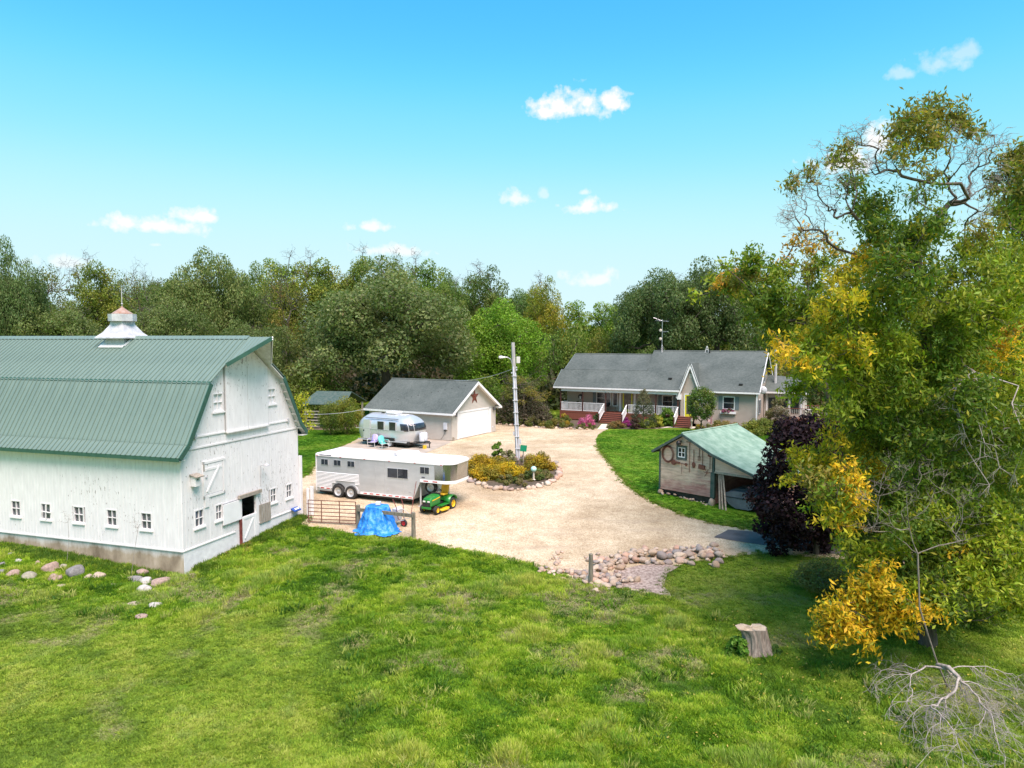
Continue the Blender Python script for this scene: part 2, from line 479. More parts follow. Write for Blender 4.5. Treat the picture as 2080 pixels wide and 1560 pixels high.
M['b_grey'] = boulder_mat('grey_granite', (.20,.195,.19))
M['b_pale'] = boulder_mat('pale_granite', (.44,.415,.38))
M['b_tan'] = boulder_mat('tan_granite', (.40,.33,.25))
M['b_olive'] = boulder_mat('mossy_granite', (.30,.28,.21))

def foliage_mat(name, trans=.4, rough=.55):
    m, nt, bs = nmat(name)
    at = nt.nodes.new('ShaderNodeVertexColor'); at.layer_name = 'tint'
    oi = nt.nodes.new('ShaderNodeObjectInfo')
    col = mix(nt, 1.0, at.outputs[0], oi.outputs['Color'], 'MULTIPLY')
    nt.links.new(col, bs.inputs['Base Color'])
    bs.inputs['Roughness'].default_value = rough
    bs.inputs['Specular IOR Level'].default_value = .25
    tr = nt.nodes.new('ShaderNodeBsdfTranslucent')
    nt.links.new(mix(nt, 1.0, col, (1.15,1.2,.6), 'MULTIPLY'), tr.inputs[0])
    ms = nt.nodes.new('ShaderNodeMixShader'); ms.inputs[0].default_value = trans
    out = nt.nodes['Material Output']
    nt.links.new(bs.outputs[0], ms.inputs[1]); nt.links.new(tr.outputs[0], ms.inputs[2]); nt.links.new(ms.outputs[0], out.inputs[0])
    return m
M['leaf'] = foliage_mat('leaves')
M['bark'] = pm('bark', (.06,.048,.038), (.14,.115,.09), 5, .95, stretch=(3,3,.7), bmp=.6)
M['bark_grey'] = pm('grey_dead_bark', (.24,.21,.19), (.42,.375,.34), 5, .95, stretch=(3,3,.7), bmp=.4)
M['bark_dead'] = pm('brown_grey_dead_bark', (.13,.11,.09), (.26,.225,.19), 5, .95, stretch=(3,3,.7), bmp=.4)
M['stump'] = pm('weathered_stump', (.14,.115,.095), (.33,.28,.235), 5, .95, stretch=(5,5,.5), bmp=.6)
M['stump_top'] = pm('cut_wood', (.30,.235,.16), (.52,.43,.32), 7, .9, bmp=.3)

def gravel_mat():
    m, nt, bs = nmat('pea_gravel')
    v = coords(nt, 'Object')
    vo = nt.nodes.new('ShaderNodeTexVoronoi'); vo.inputs['Scale'].default_value = 22.0
    nt.links.new(v, vo.inputs['Vector'])
    fine = ramp(nt, vo.outputs['Color'], [(.05, (.36,.285,.19)), (.5, (.53,.44,.31)), (.95, (.67,.575,.43))])
    n1 = noise(nt, .22, 5, .6, v); n2 = noise(nt, 1.3, 6, .7, v)
    tracks = noise(nt, .55, 5, .7, coords(nt, 'Object', (.35, 1.7, 1), (0, 0, -.5)))
    col = mix(nt, 1.0, fine, ramp(nt, n1, [(.32, (.74,.68,.60)), (.62, (1.10,1.09,1.07))]), 'MULTIPLY')
    col = mix(nt, 1.0, col, ramp(nt, n2, [(.3, (.78,.75,.72)), (.6, (1.05,1.05,1.04))]), 'MULTIPLY')
    col = mix(nt, ramp(nt, tracks, [(.54, (0,0,0)), (.68, (.55,.55,.55))]), col, (.36,.285,.20))
    nt.links.new(col, bs.inputs['Base Color'])
    bs.inputs['Roughness'].default_value = .95; bs.inputs['Specular IOR Level'].default_value = .1
    bump(nt, bs, vo.outputs['Distance'], .5, .03)
    return m
M['gravel'] = gravel_mat()
def lawn_mat():
    m, nt, bs = nmat('grass_ground')
    v = coords(nt, 'Object')
    n0 = noise(nt, .12, 4, .6, v); n1 = noise(nt, .75, 6, .65, v); n2 = noise(nt, 7, 6, .75, v); n3 = noise(nt, .33, 5, .6, coords(nt, 'Object', (1,1,1), (0,0,.8)))
    g = ramp(nt, n2, [(.28, (.045,.10,.007)), (.5, (.105,.205,.014)), (.74, (.17,.27,.025))])
    g2 = ramp(nt, n2, [(.28, (.08,.12,.010)), (.5, (.18,.235,.018)), (.74, (.26,.29,.045))])
    col = mix(nt, ramp(nt, n1, [(.38, (0,0,0)), (.62, (1,1,1))]), g, g2)
    straw = ramp(nt, n2, [(.3, (.17,.14,.06)), (.7, (.38,.32,.17))])
    col = mix(nt, ramp(nt, n3, [(.58, (0,0,0)), (.70, (.75,.75,.75))]), col, straw)
    # field beyond the yard goes to stubble and crops far away
    sp = nt.nodes.new('ShaderNodeSeparateXYZ'); nt.links.new(v, sp.inputs[0])
    far = nt.nodes.new('ShaderNodeMapRange'); far.inputs[1].default_value = 110; far.inputs[2].default_value = 150
    nt.links.new(sp.outputs[1], far.inputs[0])
    col = mix(nt, far.outputs[0], col, ramp(nt, noise(nt, .02, 3, .5, v), [(.4, (.30,.17,.09)), (.6, (.16,.19,.06))]))
    nt.links.new(col, bs.inputs['Base Color'])
    bs.inputs['Roughness'].default_value = .95; bs.inputs['Specular IOR Level'].default_value = .1
    bump(nt, bs, n2, .9, .06)
    return m
M['lawn'] = lawn_mat()
def mown_mat():
    m, nt, bs = nmat('mown_lawn')
    v = coords(nt, 'Object')
    n1 = noise(nt, .5, 5, .65, v); n2 = noise(nt, 9, 6, .75, v)
    n3 = noise(nt, .9, 4, .6, coords(nt, 'Object', (.25, 1.3, 1), (0, 0, .35)))
    g = ramp(nt, n2, [(.28, (.035,.105,.004)), (.5, (.075,.20,.008)), (.74, (.13,.27,.018))])
    y = ramp(nt, n2, [(.28, (.09,.15,.010)), (.5, (.17,.26,.022)), (.74, (.25,.32,.05))])
    k = mix(nt, .5, n1, n3)
    nt.links.new(mix(nt, ramp(nt, k, [(.45, (0,0,0)), (.62, (1,1,1))]), g, y), bs.inputs['Base Color'])
    bs.inputs['Roughness'].default_value = .95; bs.inputs['Specular IOR Level'].default_value = .1
    bump(nt, bs, n2, .7, .04)
    return m
M['mown'] = mown_mat()
M['mulch'] = pm('wood_chip_mulch', (.20,.135,.105), (.50,.39,.32), 9, .95, bmp=.7, bscale=18)
M['soil'] = pm('garden_soil', (.06,.045,.03), (.13,.10,.065), 5, .95, bmp=.5)


# ================================================================== the ground
def ground_sheet(name, poly, mat, off, step=.5, label=None, cat=None, kind='structure', jag=0.0):
    """a sheet that follows the ground inside an outline"""
    pts = []
    n = len(poly)
    for i in range(n):
        a = np.array(poly[i][:2]); b = np.array(poly[(i+1) % n][:2])
        k = max(1, int(np.linalg.norm(b-a)/.35))
        for j in range(k):
            p = a + (b-a)*j/k
            if jag: p = p + rng.normal(0, jag, 2)
            pts.append(tuple(p))
    P = np.array(pts)
    xs = np.arange(P[:,0].min(), P[:,0].max(), step); ys = np.arange(math.floor(P[:,1].min()/step)*step, P[:,1].max(), step)
    gx, gy = np.meshgrid(xs, ys)
    q = np.stack([gx.ravel(), gy.ravel()], 1)
    q = q[inside(q, P)]
    allp = [Vector(p) for p in pts] + [Vector((float(a), float(b))) for a, b in q]
    edges = [(i, (i+1) % len(pts)) for i in range(len(pts))]
    vo, eo, fo, _, _, _ = delaunay_2d_cdt(allp, edges, [], 1, 1e-5)
    vs = [(p.x, p.y, gz(p.x, p.y) + off) for p in vo]
    me = bpy.data.meshes.new(name); me.from_pydata(vs, [], [tuple(f) for f in fo])
    me.polygons.foreach_set('use_smooth', [True]*len(me.polygons))
    me.materials.append(mat)
    o = link(name, me)
    o['kind'] = kind
    return o
def inside(q, poly):
    q = np.asarray(q, float); P = np.asarray(poly, float)
    x, y = q[:,0], q[:,1]; c = np.zeros(len(q), bool)
    j = len(P)-1
    for i in range(len(P)):
        xi, yi = P[i][:2]; xj, yj = P[j][:2]
        if yi != yj:
            hit = ((yi > y) != (yj > y)) & (x < (xj-xi)*(y-yi)/(yj-yi) + xi)
            c ^= hit
        j = i
    return c

def terrain():
    xs = np.concatenate([[-2500,-900,-300,-120,-70], np.arange(-45, 45.1, .5), [70,120,300,900,2500]])
    ys = np.concatenate([[-60,-10, 0], np.arange(5, 70.1, .5), [75,80,90,100,130,180,300,600,1200,3000]])
    gx, gy = np.meshgrid(xs, ys)
    z = zg(gx, gy)
    # low tussocky swell of the rough meadow in front
    near = np.clip((24-gy)/5, 0, 1) * (gy > 4)
    z = z + near * (.05*np.sin(gx*.9+1.3*np.sin(gy*.7)) * np.sin(gy*1.1+.6*np.sin(gx*.5)) + .025*np.sin(gx*2.3+gy*1.7))
    far = np.clip((gy-300)/900, 0, 1)
    z = z + far * (6 + 5*np.sin(gx*.004))
    V = np.stack([gx, gy, z], -1).reshape(-1, 3)
    ny, nx = gx.shape
    idx = np.arange(ny*nx).reshape(ny, nx)
    F = np.stack([idx[:-1,:-1], idx[:-1,1:], idx[1:,1:], idx[1:,:-1]], -1).reshape(-1, 4)
    o = link('ground', np_mesh('ground', V, F, mat=M['lawn'], smooth=True))
    o['kind'] = 'structure'
terrain()
def zmeadow(x, y):
    x = np.asarray(x, float); y = np.asarray(y, float)
    near = np.clip((24-y)/5, 0, 1)
    return zg(x, y) + near * (.05*np.sin(x*.9+1.3*np.sin(y*.7)) * np.sin(y*1.1+.6*np.sin(x*.5)) + .025*np.sin(x*2.3+y*1.7))

GRAVEL = [
 (-9.76, 32.407),
 (-8.558, 31.995),
 (-6.675, 31.072),
 (-5.189, 30.692),
 (-4.183, 30.444),
 (-2.921, 29.594),
 (-1.631, 28.892),
 (-0.601, 28.386),
 (0.392, 27.791),
 (1.152, 27.169),
 (1.695, 26.641),
 (2.3, 26.015),
 (2.888, 25.516),
 (3.735, 25.129),
 (4.565, 24.8),
 (5.147, 24.389),
 (5.532, 24.255),
 (5.549, 25.129),
 (5.66, 25.813),
 (5.988, 26.641),
 (6.559, 27.477),
 (7.301, 27.951),
 (8.366, 28.221),
 (9.506, 28.665),
 (10.598, 28.892),
 (11.326, 28.665),
 (13.097, 28.113),
 (15.136, 27.477),
 (17.748, 26.429),
 (18.781, 28.005),
 (16.084, 29.239),
 (13.992, 30.079),
 (12.325, 30.692),
 (11.407, 31.395),
 (10.381, 32.063),
 (9.238, 32.83),
 (8.341, 33.897),
 (7.493, 35.557),
 (6.842, 37.499),
 (6.47, 39.778),
 (6.392, 43.053),
 (6.396, 46.637),
 (6.332, 50.315),
 (6.471, 53.849),
 (6.773, 57.051),
 (7.412, 60.336),
 (8.085, 62.292),
 (8.754, 64.02),
 (7.86, 64.02),
 (6.287, 64.377),
 (4.087, 65.103),
 (2.296, 65.845),
 (0.701, 66.991),
 (-0.945, 67.777),
 (-1.924, 68.992),
 (-2.47, 64.377),
 (-4.681, 60.975),
 (-8.168, 58.499),
 (-9.753, 58.204),
 (-12.553, 57.622),
 (-12.633, 55.139),
 (-12.987, 53.104),
 (-12.98, 48.204),
 (-12.594, 44.529),
 (-12.223, 42.35),
 (-12.591, 41.404),
 (-11.596, 37.208),
]
MULCH = [
 (2.894, 25.565),
 (3.755, 25.273),
 (4.59, 24.94),
 (5.132, 24.57),
 (5.576, 24.3),
 (5.577, 25.177),
 (5.678, 25.813),
 (5.995, 26.588),
 (6.547, 27.425),
 (6.06, 27.686),
 (5.064, 27.581),
 (4.096, 26.965),
 (3.536, 26.325),
]
ROAD = [
 (8.861, 30.755),
 (9.848, 31.792),
 (10.677, 31.593),
 (11.449, 31.265),
 (12.491, 30.567),
 (13.909, 29.897),
 (15.99, 29.064),
 (18.676, 27.844),
 (18.029, 26.856),
 (15.082, 28.113),
 (12.505, 29.064),
 (11.453, 29.534),
 (10.176, 30.079),
]
PAD = [
 (-4.76, 55.404),
 (-6.37, 49.237),
 (-9.248, 47.213),
 (-12.051, 49.237),
 (-13.484, 50.76),
 (-12.733, 53.598),
 (-11.721, 55.943),
 (-9.802, 58.499),
 (-5.378, 57.051),
]
WALKWAY = [
 (7.642, 63.317),
 (8.57, 63.317),
 (9.492, 67.382),
 (8.552, 67.382),
]
WALKWAY2 = [
 (12.881, 63.666),
 (14.451, 64.738),
 (16.525, 64.02),
 (17.574, 62.972),
 (17.963, 64.377),
 (16.668, 65.472),
 (14.696, 65.845),
]
LAWN_R = [
 (11.519, 31.461),
 (10.403, 32.131),
 (9.258, 32.901),
 (8.36, 33.976),
 (7.511, 35.644),
 (6.86, 37.597),
 (6.488, 39.888),
 (6.413, 43.196),
 (6.428, 46.637),
 (6.367, 50.315),
 (6.509, 53.849),
 (6.779, 56.77),
 (7.415, 60.022),
 (8.085, 61.957),
 (8.787, 62.972),
 (12.811, 63.317),
 (19.125, 62.292),
 (25.532, 60.975),
 (24.275, 48.204),
 (20.366, 38.196),
 (16.025, 30.321),
 (14.074, 30.26),
 (12.374, 30.817),
]
LAWN_F = [
 (5.556, 24.211),
 (5.584, 25.129),
 (5.696, 25.813),
 (6.013, 26.588),
 (6.586, 27.425),
 (7.327, 27.898),
 (8.39, 28.167),
 (9.528, 28.609),
 (10.619, 28.835),
 (11.345, 28.609),
 (13.112, 28.059),
 (16.385, 26.965),
 (14.869, 22.782),
 (9.989, 21.297),
 (7.997, 21.65),
 (6.626, 22.782),
]
LAWN_B = [
 (-12.631, 41.536),
 (-12.262, 42.489),
 (-12.636, 44.682),
 (-13.034, 48.407),
 (-13.047, 53.35),
 (-12.693, 55.404),
 (-12.615, 57.911),
 (-13.547, 63.666),
 (-15.44, 65.103),
 (-17.767, 63.666),
 (-19.149, 60.975),
 (-16.183, 48.204),
]
BED_HOUSE = [
 (-1.796, 67.777),
 (0.697, 66.605),
 (2.283, 65.472),
 (4.064, 64.738),
 (6.253, 64.02),
 (7.682, 64.02),
 (8.602, 67.777),
 (6.983, 71.554),
 (1.042, 74.794),
 (-1.534, 73.37),
]
BED_HOUSE2 = [
 (8.932, 64.02),
 (11.044, 63.317),
 (13.398, 64.02),
 (14.788, 65.845),
 (15.001, 69.406),
 (9.678, 69.406),
]
BED_HOUSE3 = [
 (17.101, 63.666),
 (19.994, 62.292),
 (22.128, 60.975),
 (24.425, 60.336),
 (26.338, 65.103),
 (18.326, 67.382),
]
PATCH = [
 (10.394, 37.017),
 (11.043, 35.732),
 (11.896, 34.542),
 (12.336, 33.739),
 (13.595, 34.542),
 (14.625, 37.208),
 (12.829, 39.778),
 (11.434, 39.778),
]
ground_sheet('gravel_driveway', GRAVEL, M['gravel'], .02, jag=.03)
ground_sheet('mulch_bed', MULCH, M['mulch'], .035, jag=.03)
ground_sheet('asphalt_road', ROAD, M['asphalt'], .035, jag=.015)
ground_sheet('concrete_pad', PAD, M['concrete'], .035)
ground_sheet('walkway', WALKWAY, M['walk'], .04)
ground_sheet('side_walkway', WALKWAY2, M['walk'], .04)
ground_sheet('lawn_beside_shed', LAWN_R, M['mown'], .012)
ground_sheet('lawn_behind_barn', LAWN_B, M['mown'], .012)
ground_sheet('garden_soil', BED_HOUSE, M['soil'], .04)
ground_sheet('garden_soil.001', BED_HOUSE2, M['soil'], .05)
ground_sheet('garden_soil.002', BED_HOUSE3, M['soil'], .05)
ground_sheet('shed_floor', PATCH, M['dirt'], .03)

# ================================================================== window and siding kit
def put(o, face, a, b=0.0):
    """seat a part built on the x-z plane (facing -y) on a wall: face 'f' wall y=b, 'l' wall x=b facing -x"""
    if face == 'f': o.location = (a, b, 0)
    else:
        o.location = (b, a, 0); o.rotation_euler = (0, 0, -math.pi/2)
def window(parent, face, a, z, w, h, fm, gm, grid=(2,2), b=0.0, fw=.06, depth=.05, sill=0, proud=.03, tilt=0, inset=.05, single=False):
    """window > pane; (a,z) centre on the wall"""
    f = MB()
    for (x0,x1,z0,z1) in ((-w/2-fw,-w/2,-h/2,h/2),(w/2,w/2+fw,-h/2,h/2),(-w/2-fw,w/2+fw,h/2,h/2+fw),(-w/2-fw,w/2+fw,-h/2-fw,-h/2)):
        f.box(x0,x1,-proud,depth,z+z0,z+z1)
    if sill: f.box(-w/2-fw-.05,w/2+fw+.05,-proud-.05,depth,z-h/2-fw-.06,z-h/2-fw-.002)
    o = f.build('window', fm, parent); put(o, face, a, b)
    mw = .013
    mu = MB()
    nx, nz = grid
    for i in range(1, nx): mu.box(-w/2+w*i/nx-mw, -w/2+w*i/nx+mw, -.012, inset-.004, z-h/2, z+h/2)
    for k in range(1, nz): mu.box(-w/2, w/2, -.010, inset-.006, z-h/2+h*k/nz-mw, z-h/2+h*k/nz+mw)
    if mu.v:
        m_ = mu.build('glazing_bar', fm, o)
        if tilt: m_.location = (0, -.10, 0); m_.rotation_euler = (0, R(4), 0)
    for i in range(nx):
        for k in range(nz):
            if single and (i or k): continue
            g = MB()
            if single: g.box(-w/2, w/2, inset-.012, inset+.004, z-h/2, z+h/2)
            else: g.box(-w/2+w*i/nx, -w/2+w*(i+1)/nx, inset-.012, inset+.004, z-h/2+h*k/nz, z-h/2+h*(k+1)/nz)
            g.build('pane', gm, o)
    return o
def lap_wall(mb, x0, x1, z0, z1, y, course=.11, out=.016, left=None, right=None, face='f'):
    """horizontal lap siding on plane y facing -y (or plane x facing -x); left(z), right(z) clip a gable"""
    n = max(1, int(round((z1-z0)/course))); c = (z1-z0)/n
    for i in range(n):
        a, b = z0+i*c, z0+(i+1)*c
        la, ra = (left(a) if left else x0), (right(a) if right else x1)
        lb, rb = (left(b) if left else x0), (right(b) if right else x1)
        if ra-la < .02: continue
        pts = [(la,-out,a),(ra,-out,a),(rb,0,b),(lb,0,b),(la,.06,a),(ra,.06,a),(rb,.06,b),(lb,.06,b)]
        if face == 'f': q = [(p[0], y+p[1], p[2]) for p in pts]
        else: q = [(y+p[1], p[0], p[2]) for p in pts]
        mb.add(q, [(0,1,2,3),(0,4,5,1),(4,7,6,5),(0,3,7,4),(1,5,6,2),(3,2,6,7)])
    return mb

# ================================================================== the barn
W, L = 7.52, 13.9
barn = thing('barn', 'large white gambrel barn with a green ribbed metal roof', 'barn', (-12.59, 26.71, 0), R(72.3))
PROF = [(-.38,3.64), (.10,4.10), (1.38,6.36), (W/2,8.14), (W-1.38,6.36), (W-.10,4.10), (W+.38,3.64)]
def prof_z(x):
    return float(np.interp(x, [p[0] for p in PROF], [p[1] for p in PROF]))
mb = MB(); mb.box(.03, .25, -.0, L, -1.7, .02); mb.build('footing', M['footing'], barn)
mb = MB(); mb.box(.031, W, -.015, .22, -1.7, .019); mb.box(W-.2, W, .23, L, -1.7, .02); mb.box(.26, W-.21, L-.2, L, -1.7, .02)
mb.build('painted_footing', M['footing_white'], barn)
mb = MB(); mb.box(-.045, 0, -.02, L, -.03, .018); mb.build('sill_board', M['white'], barn)
for (x0, x1) in ((.0,2.95),(4.5,W)):
    mb = MB(); mb.box(x0, x1, -.05, -.002, -.03, .018); mb.build('sill_board', M['white'], barn)
# vertical boards, each one a part; openings are cut out of them
long_open = [(y-.24, y+.24, .73, 1.36) for y in (8.55, 6.88, 5.13, 3.42, 1.70)]
gab_open = [(.67, 1.11, .76, 1.40), (1.82, 2.16, .76, 1.36), (5.36, 5.75, .70, 1.31), (6.54, 6.94, .66, 1.27), (3.34, 4.27, -.6, 1.33),
            (1.80, 2.40, 5.17, 5.93), (5.28, 5.87, 5.17, 5.90)]
def boards(length, openings, top, face, mat, bw=.165, z0=.02):
    n = int(round(length/bw)); bw = length/n
    for i in range(n):
        a, b = i*bw, (i+1)*bw
        cuts = sorted((o[2], o[3]) for o in openings if o[0] < b-.03 and o[1] > a+.03)
        segs = []; z = z0
        for (c0, c1) in cuts:
            if c0 > z: segs.append((z, c0))
            z = max(z, c1)
        ta, tb = top(a), top(b)
        segs.append((z, None))
        mb = MB()
        pr = .0015*((i*7) % 4)
        for (s0, s1) in segs:
            t0, t1 = (s1, s1) if s1 is not None else (ta, tb)
            if min(t0, t1) - s0 < .02: continue
            pts = []
            for (u, zt, off) in ((a, t0, -.006), (a+.007, t0, -.014), (b-.007, t1, -.014), (b, t1, -.006)):
                pts += [(u, off-pr, s0), (u, off-pr, zt)]
            pts += [(a, .025, s0), (a, .025, t0), (b, .025, s0), (b, .025, t1)]
            fs = [(0,2,3,1),(2,4,5,3),(4,6,7,5),(8,0,1,9),(6,10,11,7),(10,8,9,11),(0,8,10,6),(0,6,4,2),(1,3,5,7),(1,7,11,9)]
            if face == 'f': mb.add(pts, fs)
            else: mb.add([(p[1], p[0], p[2]) for p in pts], fs)
        if mb.v: mb.build('board', mat, barn)
boards(L, long_open, lambda y: 3.98, 'l', M['barn_long'])
boards(W, gab_open, lambda x: prof_z(x)-.07, 'f', M['barn_gable'])
# dark interior: floor, back and far walls keep daylight out
mb = MB(); mb.box(W-.03, W, .0, L, .02, 4.0); mb.build('far_wall', M['barn_long'], barn)
mb = MB(); mb.prism([(0,0.02),(W,.02),(W-.05,4.0),(W-1.4,6.25),(W/2,8.0),(1.4,6.25),(.05,4.0)], L-.03, L, 'y'); mb.build('rear_wall', M['barn_long'], barn)
mb = MB(); mb.box(.06, W-.06, .06, L-.05, 2.3, 2.36); mb.build('loft_floor', M['grey_wood'], barn)
mb = MB(); mb.box(.26, W-.22, .23, L-.21, -1.2, -.62); mb.build('stable_floor', M['soil'], barn)
# roof: each steel sheet is a part (ribs every 23 cm)
def roof_sheet_mesh(p, q, width, name):
    (x0,z0),(x1,z1) = p, q
    d = np.array([x1-x0, z1-z0]); ln = np.linalg.norm(d); d = d/ln
    nrm = np.array([-d[1], d[0]])
    if nrm[1] < 0: nrm = -nrm
    prof = []
    k = 4; s = width/k
    for i in range(k):
        y = i*s
        prof += [(y,0),(y+s*.5-.022,0),(y+s*.5-.014,.045),(y+s*.5+.014,.045),(y+s*.5+.022,0)]
    prof.append((width-.004, 0))
    vs = []; m = len(prof)
    for e, (bx, bz) in enumerate(((x0,z0),(x1,z1))):
        for (y, h) in prof: vs.append((bx+nrm[0]*(h+.03), y, bz+nrm[1]*(h+.03)))
    for e, (bx, bz) in enumerate(((x0,z0),(x1,z1))):
        for (y, h) in (prof[0], prof[-1]): vs.append((bx, y, bz))
    fs = [(i, i+1, m+i+1, m+i) for i in range(m-1)]
    a, b, c, d2 = 2*m, 2*m+1, 2*m+2, 2*m+3
    fs += [(0, a, b, m-1), (m, 2*m-1, d2, c), (a, c, d2, b), (0, m, c, a), (m-1, b, d2, 2*m-1)]
    mb = MB(); mb.add(vs, fs)
    return mb.mesh(name, M['metal_green'])
Y0, Y1 = -.30, L+.20
nsh = 15; sw = (Y1-Y0)/nsh
for i in range(6):
    p, q = PROF[i], PROF[i+1]
    if i >= 3: p, q = q, p
    # the upper sheets lap over the lower ones at the knuckle
    p2, q2 = p, q
    if i in (2, 3):
        d = np.array(q)-np.array(p); d = d/np.linalg.norm(d); p2 = tuple(np.array(p)-d*.10 + np.array([0, .045]))
        q2 = tuple(np.array(q) + np.array([0, .045]))
    if i in (1, 4):
        d = np.array(q)-np.array(p); d = d/np.linalg.norm(d); p2 = tuple(np.array(p)-d*.03 + np.array([-.02 if i == 1 else .02, .015])); q2 = tuple(np.array(q) + np.array([-.02 if i == 1 else .02, .015]))
    me = roof_sheet_mesh(p2, q2, sw, 'roof_sheet')
    for k in range(nsh):
        o = link('roof_sheet', me, barn); o.location = (0, Y0+k*sw, 0)
# ridge cap, knuckle flashing, rake trim
mb = MB(); mb.add([(W/2-.2,Y0-.02,8.14-.02),(W/2,Y0-.02,8.14+.12),(W/2+.2,Y0-.02,8.14-.02),(W/2-.2,Y1+.02,8.14-.02),(W/2,Y1+.02,8.14+.12),(W/2+.2,Y1+.02,8.14-.02)],
                  [(0,1,4,3),(1,2,5,4),(0,3,5,2),(0,2,1),(3,4,5)])
mb.build('ridge_cap', M['metal_green'], barn)
for s in (0, 1):
    x = 1.38 if s == 0 else W-1.38; e = -1 if s == 0 else 1
    mb = MB(); mb.add([(x+e*.09,Y0-.01,6.36-.02),(x+e*.05,Y0-.01,6.36+.075),(x-e*.1,Y0-.01,6.36+.10),(x+e*.09,Y1,6.36-.02),(x+e*.05,Y1,6.36+.075),(x-e*.1,Y1,6.36+.10)],
                       [(0,1,4,3),(1,2,5,4),(0,3,5,2),(0,2,1),(3,4,5)])
    mb.build('knuckle_flashing', M['metal_green_dark'], barn)
for y in (Y0-.035, Y1+.005):
    for i in range(6):
        if y < 0 and i in (2, 3): continue
        (xa,za),(xb,zb) = PROF[i], PROF[i+1]
        d = Vector((xb-xa, 0, zb-za)); n = Vector((-d.z, 0, d.x)).normalized()
        if n.z < 0: n = -n
        a = Vector((xa, 0, za)); b = Vector((xb, 0, zb))
        mb = MB(); pts = [a-n*.13, b-n*.13, b+n*.062, a+n*.062]
        mb.add([(p.x, y, p.z) for p in pts]+[(p.x, y+.03, p.z) for p in pts], [(0,1,2,3),(7,6,5,4),(0,4,5,1),(1,5,6,2),(2,6,7,3),(3,7,4,0)])
        mb.build('rake_trim', M['metal_green_dark'], barn)
# eave trim
for x, e in ((-.38, -1), (W+.38, 1)):
    mb = MB(); mb.box(min(x, x+e*.02), max(x, x+e*.02)+.001, Y0, Y1, 3.52, 3.67); mb.build('eave_trim', M['metal_green_dark'], barn)
# hay hood: the ridge runs out over the loft doors to a point
hood = MB()
k1 = (2.30, prof_z(2.30)); k2 = (W-2.30, prof_z(W-2.30))
tip = (W/2, -1.45, 8.14)
a1 = (k1[0], Y0, k1[1]+.06); b1 = (k2[0], Y0, k2[1]+.06); r0 = (W/2, Y0, 8.14+.06); tp = (tip[0], tip[1], tip[2]+.06)
hood.add([a1, tp, r0, (a1[0], a1[1], a1[2]-.05), (tp[0], tp[1], tp[2]-.05), (r0[0], r0[1], r0[2]-.05)], [(0,1,2),(3,5,4),(0,3,4,1),(1,4,5,2),(2,5,3,0)])
hood.add([b1, r0, tp, (b1[0], b1[1], b1[2]-.05), (r0[0], r0[1], r0[2]-.05), (tp[0], tp[1], tp[2]-.05)], [(0,1,2),(3,5,4),(0,3,4,1),(1,4,5,2),(2,5,3,0)])
hh_ = hood.build('hay_hood', M['metal_green'], barn)
for i in range(7):
    t = (i+.3)/7; yy = Y0+(tip[1]-Y0)*t
    for q in (a1, b1):
        xe_ = q[0]+(W/2-q[0])*t; ze_ = q[2]+(8.20-q[2])*t
        m2 = MB(); m2.bar((W/2, yy, 8.205), (xe_, yy, ze_+.005), .014, 5); m2.build('rib', M['metal_green'], hh_)
for q in (a1, b1):
    mb = MB(); mb.bar((q[0], q[1]-.02, q[2]-.05), (tp[0], tp[1]-.02, tp[2]-.05), .03, sq=(.04, .16)); mb.build('hood_trim', M['metal_green_dark'] if q is a1 else M['white_trim'], barn)
mb = MB()
for q in (a1, b1):
    mb.add([(q[0], q[1]+.02, q[2]-.13), (tp[0], tp[1]+.06, tp[2]-.14), (W/2, Y0+.02, 8.0), (q[0], q[1]+.02, q[2]-.16), (tp[0], tp[1]+.06, tp[2]-.17), (W/2, Y0+.02, 7.97)], [(0,1,2),(3,5,4),(0,3,4,1),(1,4,5,2),(2,5,3,0)])
mb.build('hood_soffit', M['soffit'], barn)
mb = MB(); mb.bar((W/2, .1, 7.85), (W/2, -1.15, 7.95), .03, sq=(.09, .13)); mb.build('hay_track_beam', M['soffit'], barn)
# soffit boards under the right-hand eave, seen from below the rake
for i in (3, 4, 5):
    (xa,za),(xb,zb) = PROF[i], PROF[i+1]
    mb = MB(); mb.add([(xa,Y0,za-.06),(xb,Y0,zb-.06),(xb,0.0,zb-.06),(xa,0.0,za-.06),(xa,Y0,za-.10),(xb,Y0,zb-.10),(xb,0.0,zb-.10),(xa,0.0,za-.10)], [(0,1,2,3),(7,6,5,4),(0,4,5,1),(2,6,7,3),(1,5,6,2),(0,3,7,4)])
    mb.build('rake_soffit', M['soffit'], barn)
mb = MB(); mb.box(W+.005, W+.37, Y0, L, 3.50, 3.54); mb.build('eave_soffit', M['soffit'], barn)
mb = MB(); mb.box(-.37, -.02, Y0+.03, L, 3.53, 3.56); mb.build('eave_soffit', M['soffit'], barn)
for k in range(7):   # little rafter tails on the far rake
    t = k/6; x = W-1.3+t*1.25; z = prof_z(x)-.16
    mb = MB(); mb.obox((x, Y0/2-.02, z), (.07, .27, .09), (0, R(58), 0)); mb.build('rafter_tail', M['soffit'], barn)
# windows
for k, y in enumerate((8.55, 6.88, 5.13, 3.42, 1.70)):
    window(barn, 'l', y, 1.045, .46, .60, M['white'], M['glass_grey'], (2,2), 0, .042, sill=1, tilt=(k == 1))
for (x0, x1, z0, z1) in gab_open[:4]:
    window(barn, 'f', (x0+x1)/2, (z0+z1)/2, x1-x0-.02, z1-z0-.03, M['white'], M['glass_grey'], (2,2), 0, .055, sill=1)
for (x0, x1, z0, z1) in gab_open[5:]:
    window(barn, 'f', (x0+x1)/2, (z0+z1)/2, x1-x0-.10, z1-z0-.10, M['white'], M['glass_white'], (2,2), 0, .05, sill=1, inset=.06)
